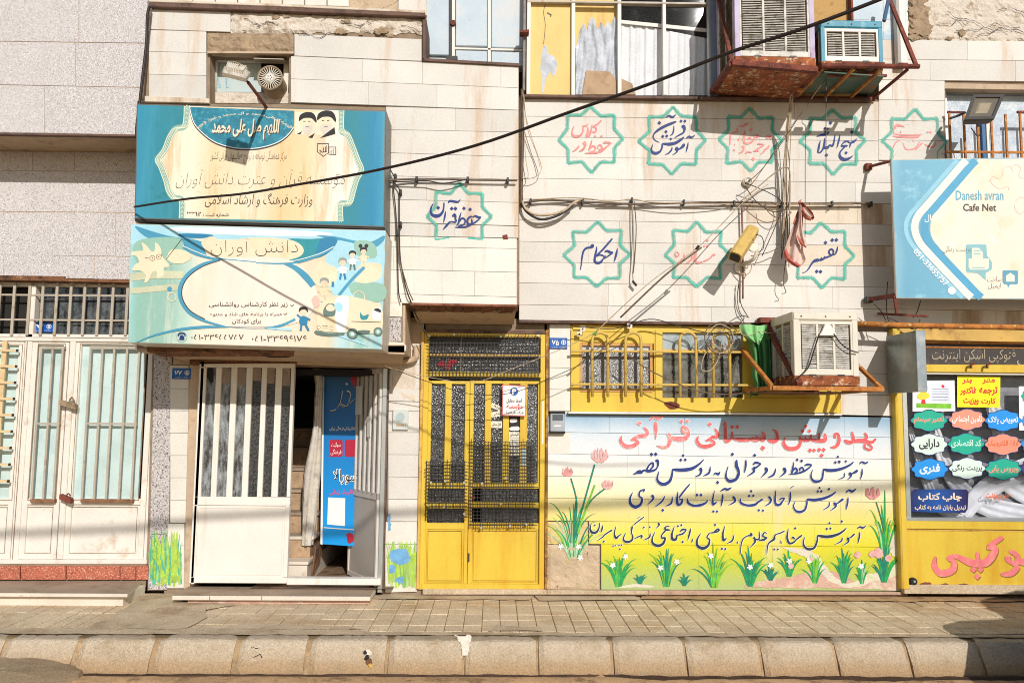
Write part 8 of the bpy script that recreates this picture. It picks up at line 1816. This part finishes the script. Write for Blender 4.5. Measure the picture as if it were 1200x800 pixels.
# bundle hanging from the cooler rack
rr = random.Random(12)
for i in range(9):
    x0 = 921+rr.uniform(-4,5); b = rr.uniform(-10,8)
    cable([(928+rr.uniform(-2,2),112,7.2),(924+rr.uniform(-3,3),150,7.35),(x0,196,7.42),(x0+b*.3,240,7.45),(x0+b,290+rr.uniform(-10,25),7.47)], 0.004, m_wirel if i%3 else m_wire, 'thin wire of the tangled bunch hanging from the cooler rack', group='tangled wires hanging from the cooler rack')
for i, P in enumerate([[(1008,40,7.1),(955,110,7.2),(900,190,7.3),(873,216,7.4)],[(873,218,7.4),(886,236,7.42),(905,248,7.42),(922,244,7.42),(925,232,7.45)],[(873,214,7.4),(905,228,7.42),(917,240,7.42),(910,262,7.42),(893,300,7.42)],[(880,300,7.42),(900,296,7.42),(915,290,7.42),(921,296,7.42),(918,330,7.42),(921,342,7.44),(916,344,7.44)],[(868,236,7.44),(885,222,7.4),(905,205,7.35),(920,196,7.3),(926,206,7.35),(925,260,7.42),(926,300,7.44)],[(897,236,7.4),(900,248,7.4),(912,255,7.4),(923,246,7.4)]]):
    cable(P, 0.0042 if i != 4 else 0.007, m_dark if i in (1,2) else m_wirel if i == 4 else m_wire, ['long thin wire running diagonally from the small teal cooler to the bell dome','dark wire looping from the bell dome across the tangled bunch','dark wire curving down from the bell dome towards the security camera','thin wire ending in a small hook left of the red and white cloth','thicker pale cable looping from the tangled bunch to the level bundle','short brown wire sagging between the level bundle and the tangled bunch'][i], group='stray wires around the bell dome' if i != 4 else None)
ch = [W(968,88+k*9,7.2 if k < 3 else 7.25) for k in range(19)]
MB().tube(ch, 0.0045, 4).build('chain', m_dark, None, label='thin chain hanging from the cooler rack over the blue lettering', cat='chain')
# diagonal double wire to the window and the wires in front of the door
cable([(900,216,7.35),(870,238,7.2),(820,288,7.0),(760,332,6.9),(697,390,7.0)], 0.005, m_wirel, 'pale wire running diagonally down to the top of the yellow window')
cable([(822,290,6.98),(780,322,6.9),(727,372,6.94)], 0.009, m_wire, 'thicker grey length lashed along the diagonal wire')
MB().tube([W(819,288,6.97),W(816,292,6.97)], 0.014, 6).build('wire_joint', m_dark, RW)
cable([(697,390,7.0),(660,408,7.1),(600,432,7.2),(560,447,7.25),(520,445,7.25),(460,432,7.1),(452,428,7.0)], 0.0035, m_wirel, 'pale wire sagging in front of the top of the yellow door')
cable([(732,402,7.2),(700,418,7.2),(645,443,7.2),(600,460,7.2),(555,462,7.22),(510,450,7.22),(460,432,7.1)], 0.0035, m_cable, 'black wire sagging in front of the yellow door leaves')
cable([(735,415,7.3),(752,428,7.3),(780,443,7.3),(815,457,7.3),(850,462,7.3),(890,458,7.3)], 0.006, m_wire, 'wire drooping across the yellow window grille')
cable([(672,382,7.42),(720,385,7.4),(760,374,7.42),(790,380,7.42),(830,390,7.4),(866,388,7.4)], 0.005, m_cable, 'black wire along the top of the yellow window')
MB().tube([W(695,392,7.0),W(699,389,7.0)], 0.012, 6).build('green_tape', m_grcl, RW)
for i in range(5):
    a0 = rr.uniform(0,6); P = [(845+rr.uniform(-3,3)+(14+3*i)*0.7*cos(a0+k*.9), 397+(8+3*i)*sin(a0+k*.9), 7.42-.012*i) for k in range(8)]
    cable(P, 0.005, m_wirel if i%2 else m_wire, 'coil of loose wire behind the right hoops of the yellow grille', group='coils of loose wire on the yellow grille')
cable([(838,400,7.44),(826,415,7.42),(822,432,7.42),(832,434,7.42),(842,420,7.42),(846,398,7.42)], 0.005, m_wirel, 'single wire loop hanging in front of the grille')
# overhead cable on the far side of the street (throws the soft band of shade low on the doors)
MB().tube([Vector((-14,-1.5,5.55)), Vector((-4,-1.5,5.35)), Vector((4,-1.5,5.75)), Vector((16,-1.5,6.6))], 0.03, 8).build('overhead_line', m_cable, None, label='overhead street cable behind the viewer, seen only by its soft band of shade', cat='cable')

# ================================================================== LITTER
def on_kerb(px, py, off=0.004):
    best = None
    for k in range(200):
        Y = 5.98+0.16*k/199; z = W(px, py, Y).z
        zf = -0.135+(Y-6.055)/(6.12-6.055)*0.113 if Y > 6.055 else -0.135-(6.055-Y)*3.0
        e = abs(z-zf)
        if best is None or e < best[0]: best = (e, Y)
    return W(px, py, best[1]-off)
lt = thing('litter', G(428,770,-0.15), 'crushed dirty yellow and white rag stuck on the face of the kerb', 'litter')
r = random.Random(4)
for i, (px, py, rad, m) in enumerate([(431,765,0.05,m_cool),(433,776,0.045,m_rot),(430,770,0.035,m_dark),(434,780,0.03,m_yel2),(428,764,0.025,m_dark)]):
    c = on_kerb(px, py, 0.006+0.004*i); vs = []; rad *= 0.62
    for j in range(6):
        for k in range(9):
            a = 2*pi*k/9; b = pi*j/5; f = rad*r.uniform(0.6,1.15); vs.append(c+Vector((f*sin(b)*cos(a), f*0.5*sin(b)*sin(a), f*cos(b))))
    MB().add(vs, [[j*9+k, j*9+(k+1)%9, (j+1)*9+(k+1)%9, (j+1)*9+k] for j in range(5) for k in range(9)]).build('rag_fold', m, lt)
tw_ = thing('litter', G(296,765,-0.15), 'bit of wire and twigs caught in a joint of the kerb', 'litter')
for i in range(5):
    a = (290+r.uniform(-4,10), 765+r.uniform(-9,8)); MB().tube([on_kerb(*a), on_kerb(a[0]+r.uniform(3,8), a[1]+r.uniform(-5,2)), on_kerb(a[0]+r.uniform(7,12), a[1]+r.uniform(-2,3))], 0.0035, 4).build('twig', m_dark if i%2 else m_cool, tw_)
wp = [(534,742),(540,745),(551,742),(552,752),(550,762),(547,768),(541,768),(540,756),(536,748)]
pp_ = []
for x, y in smooth_pts(wp, 5, close=True):
    pp_.append(on_kerb(x+r.uniform(-1.6,1.6), max(743, y+r.uniform(-1.6,1.6))))
tri = geometry.tessellate_polygon([[Vector((p.x,p.z,0)) for p in pp_]])
MB().add(pp_, [list(t)[::-1] for t in tri]).build('paint_splash', mat('splash_white', hx('ddd3c2'), 0.8, var=0.1, vs=20, stain=hx('c4b299'), st=0.52, ss=30), kerb)

# ================================================================== PARKED CAR (its shade falls on the pavement at the lower right)
car = thing('parked_car', (5.9, 4.7, -0.26), 'dark parked saloon car at the kerb, beyond the right edge of the view', 'car')
m_car = mat('dark_car_paint', hx('2b2f36'), 0.25, var=0.03, spec=0.6)
cx0, y0_, y1_ = 3.80, 4.05, 5.62
prof = [(0.02,0.30),(0.0,0.48),(0.04,0.70),(0.12,0.80),(0.45,0.88),(0.80,0.92),(0.92,0.96),(1.30,1.34),(1.7,1.45),(2.7,1.42),(3.15,1.32),(3.6,1.02),(4.2,0.96),(4.32,0.85),(4.35,0.5),(4.3,0.28),(3.95,0.26),(3.85,0.5),(3.55,0.62),(3.2,0.5),(3.1,0.26),(1.25,0.26),(1.15,0.5),(0.85,0.62),(0.55,0.5),(0.45,0.28)]
def carside(ins, sc): return [(cx0+x, ins, -0.26+z*sc) for x, z in prof]
n = len(prof); ys = [(y0_+0.16,0.97),(y0_+0.05,1.0),(y0_,0.99)]
rings = []
for t, (y, w) in enumerate([(y0_,0.0),(y0_+0.12,1),(y1_-0.12,1),(y1_,0.0)]):
    R_ = []
    for x, z in prof:
        zz_ = z; xx = x
        if w == 0.0:
            if z > 0.9: 
                zz_ = 0.9+(z-0.9)*0.55
                xx = x+(2.3-x)*0.02
            xx = xx + (0.06 if x < 0.3 else -0.06 if x > 4.1 else 0)
        R_.append(Vector((cx0+xx, y + (0.0), -0.26+zz_)))
    rings.append(R_)
mb = MB(); vs = [v for R_ in rings for v in R_]
fs = [[k*n+i, k*n+(i+1)%n, (k+1)*n+(i+1)%n, (k+1)*n+i] for k in range(3) for i in range(n)]
mb.add(vs, fs)
for base, flip in ((0, 1), (3*n, 0)):
    tri = geometry.tessellate_polygon([[Vector((p.x,p.z,0)) for p in vs[base:base+n]]]); mb.f += [[base+i for i in (t if flip else t[::-1])] for t in tri]
mb.build('body', m_car, car)
for yy_ in (y0_+0.09, y1_-0.09):
    for wx in (0.85, 3.55):
        c = Vector((cx0+wx, yy_, -0.26+0.31)); w = 0.1 if yy_ < 4.8 else -0.1
        vs = [c+Vector((0.30*cos(2*pi*k/24), -0.1, 0.30*sin(2*pi*k/24))) for k in range(24)]
        t = MB().poly(vs, 0.2, 0.02).build('tyre', m_black, car); MB().poly([c+Vector((0.18*cos(2*pi*k/20), -0.112, 0.18*sin(2*pi*k/20))) for k in range(20)], 0.224, 0.01).build('rim', m_alu, t)
for yy_, s in ((y0_-0.004, 1), (y1_-0.006, 1)):
    for (a, b, c_, d_) in (((1.05,0.98),(1.40,1.27),(2.2,1.33),(2.2,0.98)), ((2.28,0.98),(2.28,1.33),(2.8,1.33),(3.3,0.99))):
        MB().poly([Vector((cx0+p[0], yy_, -0.26+0.9+(p[1]-0.9)*0.55)) for p in (a,b,c_,d_)], 0.01).build('side_window', m_gls_dk, car)
for yy_ in (y0_+0.15, y1_-0.4): MB().box((cx0-0.01, yy_, 0.33), (cx0+0.1, yy_+0.25, 0.45), 0.02).build('headlight', m_gls_cl, car)
mb = MB(); mb.box((cx0+1.05, y1_, 0.66), (cx0+1.17, y1_+0.14, 0.80), 0.02); mb.build('mirror', m_car, car)
bpy.data.objects.remove(_to)
for o in list(bpy.data.objects):
    if o.type == 'EMPTY' and not o.children and 'label' in o: print('empty thing', o.name)
